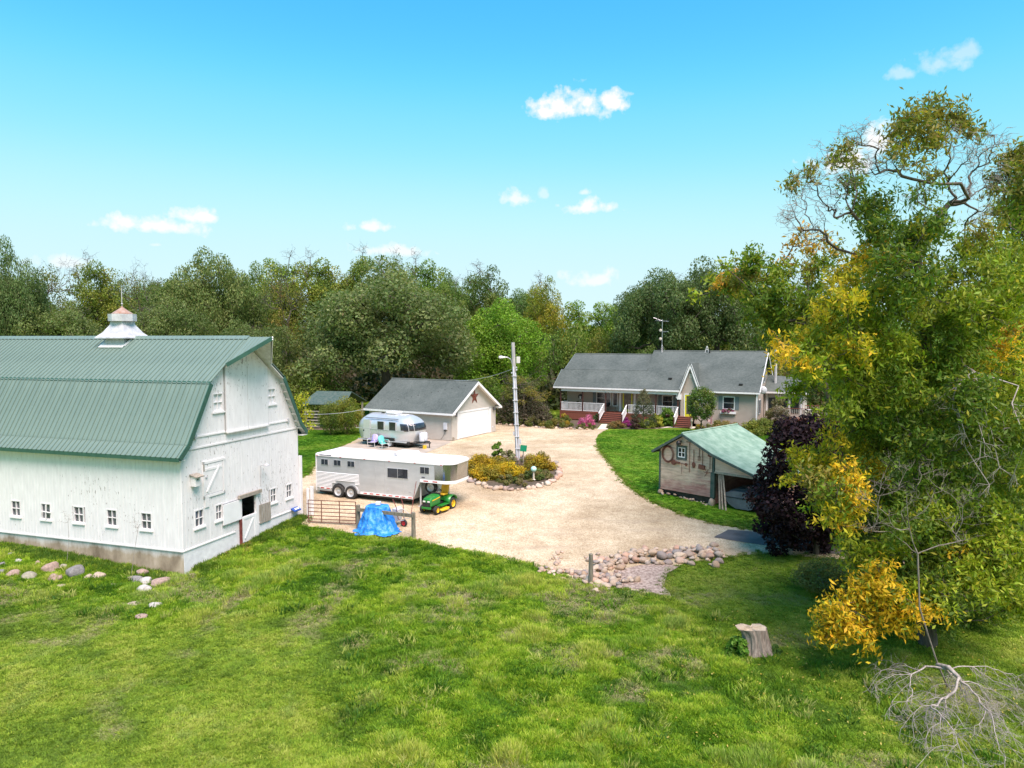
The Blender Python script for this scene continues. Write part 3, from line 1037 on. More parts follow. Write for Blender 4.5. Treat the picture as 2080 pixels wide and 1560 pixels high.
# loft doors, track rail, belt board
for (x0, x1) in ((2.50, 3.845), (3.87, 5.22)):
    mb = MB(); mb.prism([(x0,4.30),(x1,4.30),(x1,prof_z(x1)-.16),((x0+x1)/2,prof_z((x0+x1)/2)-.16),(x0,prof_z(x0)-.16)], -.085, -.02, 'y')
    d = mb.build('loft_door', M['barn_gable'], barn)
    m2 = MB(); m2.box(x0-.03, x1-.03, -.16, -.09, 4.24, 4.30); m2.build('bottom_rail', M['white'], d)
for x in (2.47, 3.857, 5.25):
    mb = MB(); mb.box(x-.012, x+.012, -.06, -.02, 4.25, prof_z(x)-.2); mb.build('door_gap', M['dark_gap'], barn)
mb = MB(); mb.box(.60, 6.85, -.055, -.018, 4.27, 4.33); mb.build('track_rail', M['white'], barn)
for x in (.75, 6.72):
    mb = MB(); mb.box(x-.05, x+.05, -.09, -.02, 4.22, 4.40); mb.build('track_bracket', M['galv'], barn)
mb = MB(); mb.box(.02, W-.02, -.042, -.017, 3.84, 3.90); mb.build('belt_board', M['white'], barn)
mb = MB(); mb.box(.02, W-.02, -.043, -.017, 3.825, 3.838); mb.build('belt_painted_shade', M['dark_gap'], barn)  # solid dark strip, colour standing in for the shade under the belt board
# hatch with Z brace
h = MB(); h.box(1.22, 2.25, -.045, -.018, 1.93, 3.13); hatch = h.build('hatch_door', M['barn_gable'], barn)
for (x0,x1,z0,z1) in ((1.12,1.20,1.80,3.28),(2.27,2.35,1.80,3.2),(1.12,2.40,3.16,3.26),(1.12,2.35,1.80,1.90)):
    m2 = MB(); m2.box(x0,x1,-.062,-.016,z0,z1); m2.build('hatch_frame', M['white'], hatch)
m2 = MB(); m2.bar((1.32,-.058,2.02), (2.05,-.058,2.98), .02, sq=(.025,.09)); m2.build('brace', M['white'], hatch)
m2 = MB(); m2.box(1.25,2.2,-.06,-.046,2.88,2.98); m2.build('brace', M['white'], hatch)
m2 = MB(); m2.box(1.12,1.19,-.067,-.0625,2.88,3.16); m2.build('bare_patch', M['grey_wood'], hatch)
m2 = MB(); m2.box(1.24,1.33,-.075,-.046,2.60,2.66); m2.build('latch', M['galv'], hatch)
mb = MB(); mb.box(1.20,1.42,-.058,-.017,1.42,1.80); mb.build('patch_board', M['white'], barn)
# sliding stable door, bare plywood leaf, half door, header beam, red post
d = MB(); d.box(2.17, 3.26, -.10, -.055, .48, 1.31); sd_ = d.build('sliding_door', M['white_trim'], barn)
m2 = MB(); m2.box(2.15, 3.28, -.105, -.05, .455, .48); m2.build('bottom_rail', M['dark_gap'], sd_)
m2 = MB(); m2.box(2.2, 4.55, -.058, -.02, 1.335, 1.36); m2.build('track', M['galv'], sd_)
d = MB(); d.box(4.53, 5.27, -.075, -.03, -.06, .78); pl = d.build('plywood_leaf', M['grey_wood'], barn)
for i in range(1, 5):
    x = 4.53+.74*i/5; m2 = MB(); m2.box(x-.006, x+.006, -.079, -.0751, -.05, .77); m2.build('board_joint', M['dark_gap'], pl)
d = MB(); d.box(3.33, 4.28, -.06, -.02, -.60, .52); hd = d.build('half_door', M['white'], barn)
for (x0,x1,z0,z1) in ((3.36,3.46,-.57,.50),(4.15,4.25,-.57,.50),(3.46,4.15,.40,.50)):
    m2 = MB(); m2.box(x0,x1,-.078,-.061,z0,z1); m2.build('ledge', M['white_trim'], hd)
m2 = MB(); m2.bar((3.5,-.07,-.45), (4.1,-.07,.36), .02, sq=(.02,.08)); m2.build('brace', M['white_trim'], hd)
for x0, x1 in ((3.28,3.34),(4.28,4.42)):
    mb = MB(); mb.box(x0, x1, -.07, .05, -.55 if x0 > 4 else .53, 1.34); mb.build('door_jamb', M['white'], barn)
mb = MB(); mb.bar((3.10,-.12,1.43), (4.56,-.12,1.43), .03, sq=(.11,.15)); mb.build('header_beam', M['grey_wood'], barn)
mb = MB(); mb.box(3.19, 3.26, -.13, -.03, -1.0, .47); mb.build('steel_post', M['red_post'], barn)
# birdhouse, barn lamp with conduit
b = MB(); b.box(.47,.72,-.26,-.02,2.42,2.80); bh = b.build('nest_box', M['white'], barn)
m2 = MB(); m2.obox((.62,-.17,2.84),(.42,.42,.035),(R(14),0,0)); m2.build('nest_box_roof', M['grey_wood'], bh)
m2 = MB(); m2.lathe([(.03,0),(.03,.012)],10,(.59,-.272,2.68),'y'); m2.build('entrance_hole', M['black'], bh)
b = MB(); b.bar((4.66,-.03,1.62),(4.66,-.03,2.52),.018,8); lp = b.build('lamp_conduit', M['galv'], barn)
m2 = MB(); m2.bar((4.66,-.05,2.52),(4.66,-.32,2.60),.02,8); m2.build('lamp_arm', M['galv'], lp)
m2 = MB(); m2.lathe([(.04,.08),(.13,0),(.12,-.02)],14,(4.66,-.36,2.56)); m2.build('lamp_shade', M['galv'], lp)
# cupola ventilator on the ridge
cy = 6.5
b = MB()
b.add([(W/2-.52,cy-.62,7.72),(W/2+.52,cy-.62,7.72),(W/2+.52,cy+.62,7.72),(W/2-.52,cy+.62,7.72),(W/2-.46,cy-.5,8.16),(W/2+.46,cy-.5,8.16),(W/2+.46,cy+.5,8.16),(W/2-.46,cy+.5,8.16)],
      [(0,1,2,3),(4,5,6,7),(0,1,5,4),(1,2,6,5),(2,3,7,6),(3,0,4,7)])
cu = b.build('cupola', M['galv'], barn)
def sqring(prof):
    q = MB(); pts = []; fs = []
    for (r, z) in prof:
        for (sx, sy) in ((-1,-1),(1,-1),(1,1),(-1,1)): pts.append((W/2+sx*r, cy+sy*r, z))
    for j in range(len(prof)-1):
        for i in range(4): fs.append((j*4+i, j*4+(i+1)%4, (j+1)*4+(i+1)%4, (j+1)*4+i))
    fs += [(3,2,1,0), tuple(len(prof)*4-4+i for i in range(4))]
    q.add(pts, fs); return q
sqring([(.48,8.13),(.80,8.14),(.80,8.18),(.58,8.40),(.42,8.66),(.36,8.76),(.34,8.93)]).build('cupola_skirt', M['galv'], cu)
m2 = MB(); m2.lathe([(.58,8.92),(.58,9.24),(.55,9.24),(.55,8.94)],8,(W/2,cy,0)); m2.build('cupola_band', M['galv'], cu)
m2 = MB(); m2.lathe([(.46,9.16),(.44,9.26),(.05,9.54),(.03,9.60)],8,(W/2,cy,0)); m2.build('cupola_cap', M['rust'], cu)
m2 = MB(); m2.bar((W/2,cy,9.55),(W/2,cy,10.4),.016,6); m2.lathe([(.0,-.05),(.05,0),(.0,.05)],8,(W/2,cy,9.7)); m2.build('lightning_rod', M['galv'], cu)
m2 = MB()
for e in (-1, 1):
    m2.obox((W/2+e*.58, cy, 7.83), (.34, 1.36, .05), (0, e*R(35), 0))
    for f in (-1, 1): m2.obox((W/2+e*.30, cy+f*.66, 8.03), (.75, .10, .05), (0, e*R(35), 0))
m2.build('cupola_flashing', M['white'], cu)
# white boards standing at the far corner and the salt tray
mb = MB(); mb.box(W+.02, W+.16, -.12, .02, -.7, 2.5); mb.build('corner_board', M['white'], barn)
mb = MB(); mb.box(W+.20, W+.34, -.62, -.50, -.7, 1.0); mb.build('gate_post', M['white'], barn, bevel=.01)
mb = MB(); mb.box(W+.02, W+.12, -.52, -.42, -.7, .95); mb.build('gate_post', M['white'], barn, bevel=.01)
mb = MB(); mb.obox((7.06,-.16,.02),(.50,.26,.05),(R(28),0,0)); st = mb.build('salt_tray', M['blue_plastic'], barn)
m2 = MB(); m2.obox((7.06,-.20,.055),(.30,.10,.02),(R(28),0,0)); m2.build('tray_insert', M['white'], st)


# ================================================================== the garage
GW, GL, GE = 6.72, 8.45, 2.45
gar = thing('garage', 'beige garage with grey shingle roof, white door and a rust-red star', 'garage', (-4.82, 56.05, 0), R(60.1))
APX = 4.55
sl = (APX-GE)/(GW/2)
lf = lambda z: max(0, (z-GE)/sl); rt = lambda z: GW-max(0, (z-GE)/sl)
mb = MB()
lap_wall(mb, 0, .80, .08, 2.28, 0); lap_wall(mb, 6.0, GW, .08, 2.28, 0)
lap_wall(mb, 0, GW, 2.28, APX-.02, 0, left=lf, right=rt)
mb.build('gable_siding', M['siding'], gar)
mb = MB(); lap_wall(mb, 0, GL, .08, GE, 0, face='l'); mb.build('side_siding', M['siding'], gar)
mb = MB(); mb.box(GW-.05, GW, .06, GL, .08, GE); mb.prism([(0.07,.08),(GW-.06,.08),(GW-.06,GE),(GW/2,APX-.05),(.07,GE)], GL-.05, GL, 'y'); mb.build('rear_wall', M['siding'], gar)
mb = MB(); mb.box(-.03, .0, -.03, .06, .06, GE); mb.box(-.03, .09, -.03, -.018, .06, GE); mb.build('corner_trim', M['siding'], gar)
mb = MB(); mb.box(GW-.08, GW+.01, -.03, -.018, .06, GE); mb.build('corner_trim', M['siding'], gar)
mb = MB(); mb.box(.0, GW, .0, GL, -.2, .075); mb.build('slab', M['concrete'], gar)
OV = .38
for s in (0, 1):
    xe = -OV if s == 0 else GW+OV; ze = GE-OV*sl
    xm = GW/2
    n = Vector((-sl if s == 0 else sl, 0, 1)).normalized()
    a = Vector((xe,-.42,ze)); b = Vector((xm,-.42,APX)); c = Vector((xm,GL+.3,APX)); d = Vector((xe,GL+.3,ze))
    t = n*.06
    m_ = MB(); m_.add([a+n*.02, b+n*.02, c+n*.02, d+n*.02, a+t, b+t, c+t, d+t], [(0,3,2,1),(4,5,6,7),(0,1,5,4),(1,2,6,5),(2,3,7,6),(3,0,4,7)])
    rf = m_.build('roof', M['shingle'], gar)
    # rake fascia and eave fascia / gutter
    m2 = MB(); m2.add([a+n*.055+Vector((0,-.03,0)), b+n*.055+Vector((0,-.03,0)), b-n*.14+Vector((0,-.03,0)), a-n*.14+Vector((0,-.03,0)), a+n*.055-Vector((0,.002,0)), b+n*.055-Vector((0,.002,0)), b-n*.14-Vector((0,.002,0)), a-n*.14-Vector((0,.002,0))],
                      [(0,1,2,3),(7,6,5,4),(0,4,5,1),(1,5,6,2),(2,6,7,3),(3,7,4,0)])
    m2.build('rake_board', M['white_trim'], rf)
    m2 = MB(); x0, x1 = (xe-.06, xe-.004) if s == 0 else (xe+.004, xe+.06); m2.box(x0, x1, -.45, GL+.3, ze-.12, ze+.035); m2.build('gutter', M['white_trim'], rf)
    m2 = MB(); x0, x1 = (xe, -.035) if s == 0 else (GW+.012, xe); m2.box(x0, x1, -.42, GL+.2, ze-.10, ze-.07); m2.build('soffit', M['white_trim'], rf)
    m2 = MB(); m2.prism([(xe,ze-.10),(xe+(OV if s == 0 else -OV),ze-.10),(xe+(OV if s == 0 else -OV),ze+OV*sl-.16),(xe,ze-.02)], -.43, -.06, 'y'); m2.build('eave_return', M['white_trim'], rf)
    m2 = MB(); m2.add([a-n*.02, b-n*.02, Vector((xm,-.02,APX))-n*.02, Vector((xe,-.02,ze))-n*.02], [(0,1,2,3)]); m2.build('rake_soffit', M['white_trim'], rf)
mb = MB(); mb.bar((GW/2,-.42,APX+.065),(GW/2,GL+.3,APX+.065),.07,4); mb.build('ridge_cap', M['shingle'], gar)
mb = MB()
for y0 in np.arange(.4, 7.4, .55):   # a torn line of lifted shingle tabs
    x = 2.95 - y0*.36
    mb.obox((x, y0+.15, GE+x*sl+.064), (.05, .26, .014), (0, -math.atan(sl), -.35))
ls_ = mb.build('lifted_shingles', M['rubber'], gar); ls_['kind'] = 'stuff'
# overhead door
d = MB(); d.box(.98, 5.62, .02, .06, .08, 2.15); gd = d.build('garage_door', M['white_trim'], gar)
for k in range(4):
    m2 = MB(); z0 = .09+k*.515
    m2.box(1.0, 5.60, .0, .0195, z0, z0+.503); m2.build('door_panel', M['white_roof'], gd, bevel=.006)
for (x0,x1,z0,z1) in ((.82,.975,.06,2.28),(5.625,5.99,.06,2.28),(.82,5.99,2.155,2.285)):
    m2 = MB(); m2.box(x0,x1,-.035,.04,z0,z1); m2.build('door_casing', M['white_trim'], gd)
# five-pointed barn star
st = MB(); pts = []
for i in range(10):
    r = .70 if i % 2 == 0 else .27; t = math.pi/2+i*math.pi/5
    pts.append((3.36+r*math.cos(t), -.03, 3.34+r*math.sin(t)))
fr = (3.36, -.16, 3.36); bk = (3.36, -.025, 3.36)
st.add(pts+[fr, bk], [(i,(i+1)%10,10) for i in range(10)]+[((i+1)%10,i,11) for i in range(10)])
st.build('star', pm('rust_red_star', (.12,.028,.018), (.19,.055,.03), 6, .6), gar)
for x in (.52, 6.35):
    l_ = MB(); l_.box(x-.05,x+.05,-.05,-.02,2.0,2.22); lb = l_.build('wall_lamp', M['black'], gar)
    m2 = MB(); m2.lathe([(.03,.16),(.10,.11),(.09,-.10),(.05,-.14)],8,(x,-.14,2.06)); m2.build('lantern', M['glass_grey'], lb)
    m2 = MB(); m2.bar((x,-.04,2.2),(x,-.16,2.22),.014,6); m2.build('lamp_arm', M['black'], lb)
# meter box, cord, eave lights
e = MB(); e.box(-.16,-.03,.34,.68,.92,1.48); eb = e.build('electric_box', M['conduit'], gar, bevel=.015)
m2 = MB(); m2.path([(-.1,.52,.92),(-.1,.55,.7),(-.09,.75,.35),(-.08,.98,.10)],.012,6); m2.build('cord', M['black'], eb)
m2 = MB(); m2.box(-.18,-.12,.44,.56,.80,.92); m2.build('plug_cover', M['black'], eb)
for y in (2.0, 5.6):
    m2 = MB(); m2.box(-.12,-.03,y-.09,y+.09,2.17,2.27); m2.build('flood_light', M['white_trim'], gar)
mb = MB(); mb.box(6.0+.15, 6.28, -.05, -.018, .45, .58); mb.build('outlet_box', M['conduit'], gar)
mb = MB(); mb.box(.12,.20,-.12,-.03,.02,.32); mb.box(.26,.33,-.10,-.03,.02,.26); mb.build('downspout_boot', M['grey_wood'], gar)

# ================================================================== the house
hs = thing('house', 'taupe farmhouse with grey shingle roofs, porch and yellow doors', 'house', (4.23, 71.6, 0), R(-27))
HE = 3.28; PF = .92
def slab_roof(name, quad, th, mat, parent):
    a, b, c, d = [Vector(q) for q in quad]
    n = (b-a).cross(d-a).normalized()
    if n.z < 0: n = -n
    m_ = MB(); t = n*th
    m_.add([a,b,c,d,a+t,b+t,c+t,d+t], [(0,3,2,1),(4,5,6,7),(0,1,5,4),(1,2,6,5),(2,3,7,6),(3,0,4,7)])
    return m_.build(name, mat, parent)
# left block: ridge 6.48 at v=5, break at v=2.0 z 5.15, flatter porch roof to the eave
r1 = slab_roof('roof', [(.30,2.1,4.98),(9.0,2.1,4.98),(9.0,5.0,6.48),(.30,5.0,6.48)], .07, M['shingle'], hs)
r1b = slab_roof('roof', [(.0,-.05,3.34),(12.70,-.05,3.34),(12.70,2.12,5.00-.03),(.0,2.12,5.00-.03)], .07, M['shingle'], hs)
r1c = slab_roof('roof', [(.30,8.6,3.4),(9.0,8.6,3.4),(9.0,5.0,6.48),(.30,5.0,6.48)], .07, M['shingle'], hs)
# right block: ridge 6.86
r2 = slab_roof('roof', [(8.85,.95,4.05),(19.85,.95,4.05),(19.85,5.0,6.86),(8.85,5.0,6.86)], .075, M['shingle'], hs)
r2b = slab_roof('roof', [(14.2,-.05,3.36),(19.85,-.05,3.36),(19.85,.96,4.058),(14.2,.96,4.058)], .075, M['shingle'], hs)
r2c = slab_roof('roof', [(8.85,10.0,3.36),(19.85,10.0,3.36),(19.85,5.0,6.86),(8.85,5.0,6.86)], .075, M['shingle'], hs)
mb = MB(); mb.bar((8.85,5.0,6.94),(19.85,5.0,6.94),.07,4); mb.build('ridge_cap', M['shingle'], hs)
mb = MB(); mb.bar((.3,5.0,6.56),(8.9,5.0,6.56),.07,4); mb.build('ridge_cap', M['shingle'], hs)
mb = MB(); mb.prism([(.96,4.0),(5.0,6.80),(10.0,3.35),(10.0,3.1),(.96,3.1)], 8.95, 9.0, 'x'); mb.build('upper_gable_wall', M['siding_house'], hs)
# gutter and porch beam
mb = MB(); mb.box(-.02, 12.70, -.17, -.055, 3.22, 3.36); mb.build('gutter', M['white_trim'], hs)
mb = MB(); mb.box(14.15, 19.88, -.17, -.055, 3.24, 3.38); mb.build('gutter', M['white_trim'], hs)
mb = MB(); mb.box(.75, 12.68, .10, .26, 2.92, 3.20); mb.build('porch_beam', M['white_trim'], hs)
mb = MB(); mb.box(.05, 12.68, -.05, 2.15, 3.20, 3.225); mb.build('porch_ceiling', M['white_trim'], hs)
mb = MB(); mb.box(19.55, 19.66, -.05, .04, .2, 3.25); mb.build('downspout', M['white_trim'], hs)
# walls
mb = MB(); lap_wall(mb, .55, 12.7, PF, 3.2, 2.2); mb.build('porch_wall', M['siding_house'], hs)
mb = MB(); lap_wall(mb, 14.2, 19.5, .25, 3.3, .40); mb.build('front_wall', M['siding_house'], hs)
mb = MB(); mb.box(14.2, 19.5, .41, 9.6, 0, .25); mb.box(.55, 14.2, 2.21, 8.3, 0, PF); mb.build('foundation', M['concrete'], hs)
mb = MB(); mb.box(.55,.6,2.27,8.3,PF,3.3); mb.box(.55,8.9,8.25,8.3,PF,3.3); mb.box(8.9,19.5,9.55,9.6,.25,3.3); mb.prism([(2.3,3.3),(8.3,3.3),(8.3,3.55),(5.0,6.35),(2.3,4.9)], .55, .6, 'x'); mb.build('rear_walls', M['siding_house'], hs)
# right gable wall with lap siding
g = MB()
def gl(z): return .47 if z < 3.3 else .47+(z-3.3)/((6.80-3.3)/(5.0-.47))
def gr(z): return 9.6 if z < 3.3 else 9.6-(z-3.3)/((6.80-3.3)/(9.6-5.0))
nz = 58; zz = np.linspace(.25, 6.78, nz+1)
for i in range(nz):
    a, b = zz[i], zz[i+1]
    pts = [(19.516,gl(a),a),(19.516,gr(a),a),(19.50,gr(b),b),(19.50,gl(b),b),(19.44,gl(a),a),(19.44,gr(a),a),(19.44,gr(b),b),(19.44,gl(b),b)]
    g.add(pts, [(0,1,2,3),(0,4,5,1),(4,7,6,5),(0,3,7,4),(1,5,6,2),(3,2,6,7)])
g.build('side_wall', M['siding_house'], hs)
for (y0, z0, y1, z1) in ((-.10,3.36,5.0,6.88),(10.05,3.36,5.0,6.88)):
    mb = MB(); mb.bar((19.87,y0,z0),(19.87,y1,z1),.03, sq=(.05,.20)); mb.build('rake_board', M['white_trim'], hs)
mb = MB(); mb.bar((.27,2.1,4.99),(.27,5.0,6.49),.03, sq=(.04,.10)); mb.build('rake_board', M['shutter'], hs)
mb = MB(); mb.bar((-.03,-.05,3.35),(-.03,2.1,4.98),.03, sq=(.04,.10)); mb.build('rake_board', M['shutter'], hs)
for (y, z, w, h) in ((2.2,1.95,.75,1.2),(6.4,1.95,.75,1.2),(5.0,4.6,.7,1.0)):
    f = MB(); f.box(19.50,19.56,y-w/2-.08,y+w/2+.08,z-h/2-.08,z+h/2+.08); wd = f.build('window', M['white_trim'], hs)
    f = MB(); f.box(19.545,19.568,y-w/2,y+w/2,z-h/2,z+h/2); f.build('pane', M['glass_grey'], wd)
    for e in (-1,1):
        f = MB(); yy = y+e*(w/2+.28); f.box(19.517,19.555,yy-.18,yy+.18,z-h/2-.05,z+h/2+.05); f.build('shutter', M['shutter'], wd)
# porch floor, posts, railings, steps
mb = MB(); mb.box(.60, 12.75, .08, 2.19, PF-.10, PF); mb.build('porch_deck', M['deck_red'], hs)
for (x0, x1) in ((.62,5.0),(7.45,12.2)):
    mb = MB(); mb.box(x0, x1, .10, .14, .12, PF-.11); mb.build('porch_skirt', M['deck_red'], hs)
for x in (.68, 3.05, 5.45, 10.45, 12.55):
    mb = MB(); mb.box(x-.055, x+.055, .13, .24, .05, 2.92); mb.build('porch_post', M['post_brown'], hs)
mb = MB(); mb.box(6.20,6.42,2.05,2.19,PF,3.15); mb.build('door_pilaster', M['white_trim'], hs)
mb = MB(); mb.box(7.72,7.90,2.05,2.19,PF,3.15); mb.build('door_pilaster', M['white_trim'], hs)
def railing(p, q, z0, z1, zq=None):
    """p,q (u,v) ends; slopes when zq given (height offset at q)"""
    dz = zq or 0
    r = MB(); r.bar((p[0],p[1],z1),(q[0],q[1],z1+dz),.02, sq=(.09,.045)); ro = r.build('railing', M['white_trim'], hs)
    m2 = MB(); m2.bar((p[0],p[1],z0),(q[0],q[1],z0+dz),.02, sq=(.05,.05)); m2.build('bottom_rail', M['white_trim'], ro)
    ln = math.dist(p, q); n = max(2, int(ln/.13))
    for i in range(n):
        t = (i+.5)/n; x = p[0]+(q[0]-p[0])*t; y = p[1]+(q[1]-p[1])*t
        m2 = MB(); m2.box(x-.021, x+.021, y-.021, y+.021, z0+dz*t, z1+dz*t); m2.build('baluster', M['white_trim'], ro)
railing((.74,.18),(3.0,.18),PF+.10,PF+.88)
railing((3.10,.18),(5.40,.18),PF+.10,PF+.88)
railing((10.50,.18),(12.50,.18),PF+.10,PF+.88)
railing((7.75,.18),(10.40,.18),PF+.10,PF+.88)
railing((.68,.26),(.68,2.1),PF+.10,PF+.88)
def steps(x0, x1, n=5, run=.27):
    for k in range(n):
        y1 = .06-k*run; y0 = y1-run-.03
        top = PF - (k+1)*PF/(n+1)
        m_ = MB(); m_.box(x0, x1, y0, y1, top-.045, top); tr = m_.build('step_tread', M['deck_red'], hs)
        m2 = MB(); m2.box(x0+.03, x1-.03, y1-.03, y1-.001, top+.002, top+PF/(n+1)-.05); m2.build('riser', M['post_brown'], tr)
        m2 = MB(); m2.box(x0+.05, x1-.05, y0+.06, y0+.09, max(0,top-PF/(n+1)), top-.046); m2.build('riser', M['deck_red'], tr)
steps(5.35, 7.55)
steps(12.62, 14.05)
def stair_rail(x):
    railing((x,.10),(x,-1.32),PF+.12,PF+.86,-PF+.12)
    m_ = MB(); m_.box(x-.05,x+.05,-1.40,-1.30,0,1.0); m_.build('newel_post', M['post_brown'], hs)
for x in (5.30, 7.62, 12.58): stair_rail(x)
mb = MB(); mb.box(12.6,14.2,.05,.39,PF-.10,PF-.002); mb.build('stoop', M['deck_red'], hs)
# entry with steep front gable
VE = .0
g = MB()
GA = 13.66
lw = lambda z: 12.75+max(0,(z-3.0))*.36; rw = lambda z: 14.57-max(0,(z-3.0))*.36
lap_wall(g, 12.75, 13.15, PF, 3.0, .36); lap_wall(g, 14.05, 14.57, PF-.6, 3.0, .36)
lap_wall(g, 12.75, 14.57, 3.0, 5.45, .36, left=lw, right=rw)
g.build('entry_gable', M['siding_house'], hs)
mb = MB(); mb.box(12.75,12.80,.42,2.2,PF,3.2); mb.box(14.52,14.57,.42,.6,.2,3.2); mb.build('entry_side', M['siding_house'], hs)
for e in (-1, 1):
    xb = GA+e*1.17; 
    mb = MB(); mb.bar((xb,.10,2.62),(GA,.10,5.80),.03, sq=(.06,.24)); mb.build('entry_rake', M['white_trim'], hs)
    slab_roof('roof', [(xb,.06,2.70),(GA,.06,5.86),(GA,4.2,5.86),(xb,1.2,2.70)] if e < 0 else [(GA,.06,5.86),(xb,.06,2.70),(xb,1.2,2.70),(GA,4.2,5.86)], .06, M['shingle'], hs)
    mb = MB(); mb.prism([(xb,2.50),(xb-e*.36,2.50),(xb-e*.36,3.05),(xb,2.72)], .06, .36, 'y'); mb.build('eave_return', M['white_trim'], hs)
mb = MB(); mb.box(13.52,13.80,.33,.345,4.55,4.92); mb.build('gable_vent', M['siding'], hs)
# doors
def door(x0, x1, z0, z1, y, w=.13):
    m_ = MB()
    for (a,b,c,d) in ((x0,x0+w,z0,z1),(x1-w,x1,z0,z1),(x0+w,x1-w,z1-w,z1),(x0+w,x1-w,z0,z0+.22)): m_.box(a,b,y-.05,y-.01,c,d)
    do = m_.build('door', M['yellow_door'], hs)
    m2 = MB(); m2.box(x0+w,x1-w,y-.028,y-.014,z0+.22,z1-w); m2.build('door_glass', M['door_glass'], do)
    m2 = MB(); m2.lathe([(.03,0),(.03,.05)],8,(x1-.07,y-.10,z0+1.0),'y'); m2.build('handle', M['galv_thin'], do)
    return do
door(6.55, 7.55, PF, PF+2.08, 2.19)
door(13.17, 14.03, PF, PF+2.05, .38)
mb = MB(); mb.box(13.09,13.165,.30,.37,PF,PF+2.12); mb.box(14.035,14.11,.30,.37,PF,PF+2.12); mb.box(13.09,14.11,.30,.37,PF+2.055,PF+2.13); mb.build('door_casing', M['white_trim'], hs)
# windows with shutters on the front
def front_window(x, z, w, h, y, shl=True, shr=True):
    wd = window(hs, 'f', x, z, w, h, M['white_trim'], M['glass'], (1,2), y-.02, .09, sill=0, proud=.03, inset=.01)
    for e, on in ((-1, shl), (1, shr)):
        if on:
            f = MB(); xx = e*(w/2+.09+.19); f.box(xx-.17, xx+.17, -.03, .0, z-h/2-.08, z+h/2+.08)
            f.build('shutter', M['shutter'], wd)
    return wd
front_window(4.25, 2.18, .82, 1.05, 2.2, True, False)
front_window(11.06, 2.08, .92, 1.08, 2.2)
front_window(17.13, 2.34, .90, 1.02, .40)
for x in (5.05, 5.75):
    window(hs, 'f', x, 2.10, .40, 1.25, M['white_trim'], M['glass'], (1,1), 2.18, .07, proud=.03, inset=.01)
fb = MB(); fb.box(16.42,17.80,.16,.37,1.36,1.56); fbo = fb.build('flower_box', M['white_trim'], hs)
# things fixed on the walls and the roof
mb = MB(); mb.lathe([(.26,0),(.26,.05)],16,(2.05,2.12,2.25),'y'); wr = mb.build('wreath', M['black'], hs)
m2 = MB(); m2.box(1.98,2.14,2.02,2.11,2.02,2.28); m2.build('wreath_bow', M['white_trim'], wr)
for (x, y, s) in ((11.55,1.15,1), (18.1,.72,1)):
    z = 3.34+(y+.05)*.76 if x < 12 else 3.36+(y+.05)*.69
    mb = MB(); mb.box(x-.17,x+.17,y-.14,y+.14,z+.05,z+.22); mb.build('roof_vent', M['black'], hs, bevel=.03)
mb = MB(); mb.bar((14.45,4.75,6.6),(14.45,4.75,7.15),.06,10); mb.build('vent_pipe', M['black'], hs)
mb = MB()
mb.bar((14.0,4.8,6.8),(14.15,4.9,7.45),.022,6); mb.bar((14.35,4.8,6.8),(14.2,4.9,7.45),.022,6); mb.bar((14.08,4.86,7.1),(14.28,4.86,7.1),.02,6)
mb.build('roof_bracket', M['white_trim'], hs)
an = MB(); an.bar((9.7,4.9,6.8),(9.7,4.9,10.1),.028,8); ao = an.build('antenna_mast', M['galv_thin'], hs)
for (dx, dy) in ((.3,.2),(-.3,.2),(.1,-.35)):
    m2 = MB(); m2.bar((9.7,4.9,7.6),(9.7+dx,4.9+dy,6.75),.014,5); m2.build('mast_stay', M['galv_thin'], ao)
m2 = MB(); m2.bar((9.0,4.9,9.98),(10.35,4.9,9.9),.016,5); m2.bar((8.8,4.7,10.3),(9.7,4.9,9.95),.014,5)
for t in np.linspace(-.55,.6,7): m2.bar((9.7+t,4.55,9.95-t*.05),(9.7+t,5.25,9.95-t*.05),.009,4)
m2.build('antenna_array', M['galv_thin'], ao)
m2 = MB(); m2.bar((9.7,4.9,8.85),(10.35,4.9,8.88),.016,5); m2.bar((10.0,4.6,8.86),(10.0,5.2,8.86),.01,4); m2.build('antenna_array', M['galv_thin'], ao)
for z in (9.0, 8.15):
    m2 = MB(); m2.lathe([(.0,0),(.13,.03),(.15,.05)],12,(9.55,4.82,z),'y'); m2.build('antenna_dish', M['walk'], ao)
mb = MB(); mb.bar((20.4,6.2,3.0),(20.4,6.2,7.15),.13,12); cp = mb.build('flue_pipe', M['galv'], hs)
m2 = MB(); m2.lathe([(.15,0),(.20,.04),(.20,.16),(.05,.22)],12,(20.4,6.2,7.15)); m2.build('flue_cap', M['galv'], cp)
mb = MB(); mb.lathe([(.0,0),(.26,.05),(.36,.11)],16,(19.95,1.0,3.55),'y'); dsh = mb.build('satellite_dish', M['conduit'], hs)
m2 = MB(); m2.bar((19.9,1.1,3.5),(19.55,1.2,3.1),.02,6); m2.build('dish_arm', M['galv_thin'], dsh)
# rear side wing with low roof, seen past the right gable
mb = MB(); mb.box(19.56,23.0,5.2,9.4,.2,3.1); wing = mb.build('sunroom', M['siding'], hs)
slab_roof('sunroom_roof', [(19.6,4.8,3.15),(23.5,4.8,3.15),(23.0,7.3,4.3),(19.6,7.3,4.6)], .07, M['shingle'], hs)
mb = MB(); mb.box(19.6,23.5,4.66,4.79,3.03,3.18); mb.build('gutter', M['white_trim'], hs)
for x in (20.3, 21.3, 22.3):
    mb = MB(); mb.box(x-.35,x+.35,5.14,5.19,1.2,2.6); p = mb.build('sunroom_window', M['glass'], hs)
for x in (19.8, 20.8, 21.8, 22.85):
    mb = MB(); mb.box(x-.07,x+.07,5.12,5.19,.9,3.0); mb.build('sunroom_post', M['white_trim'], hs)

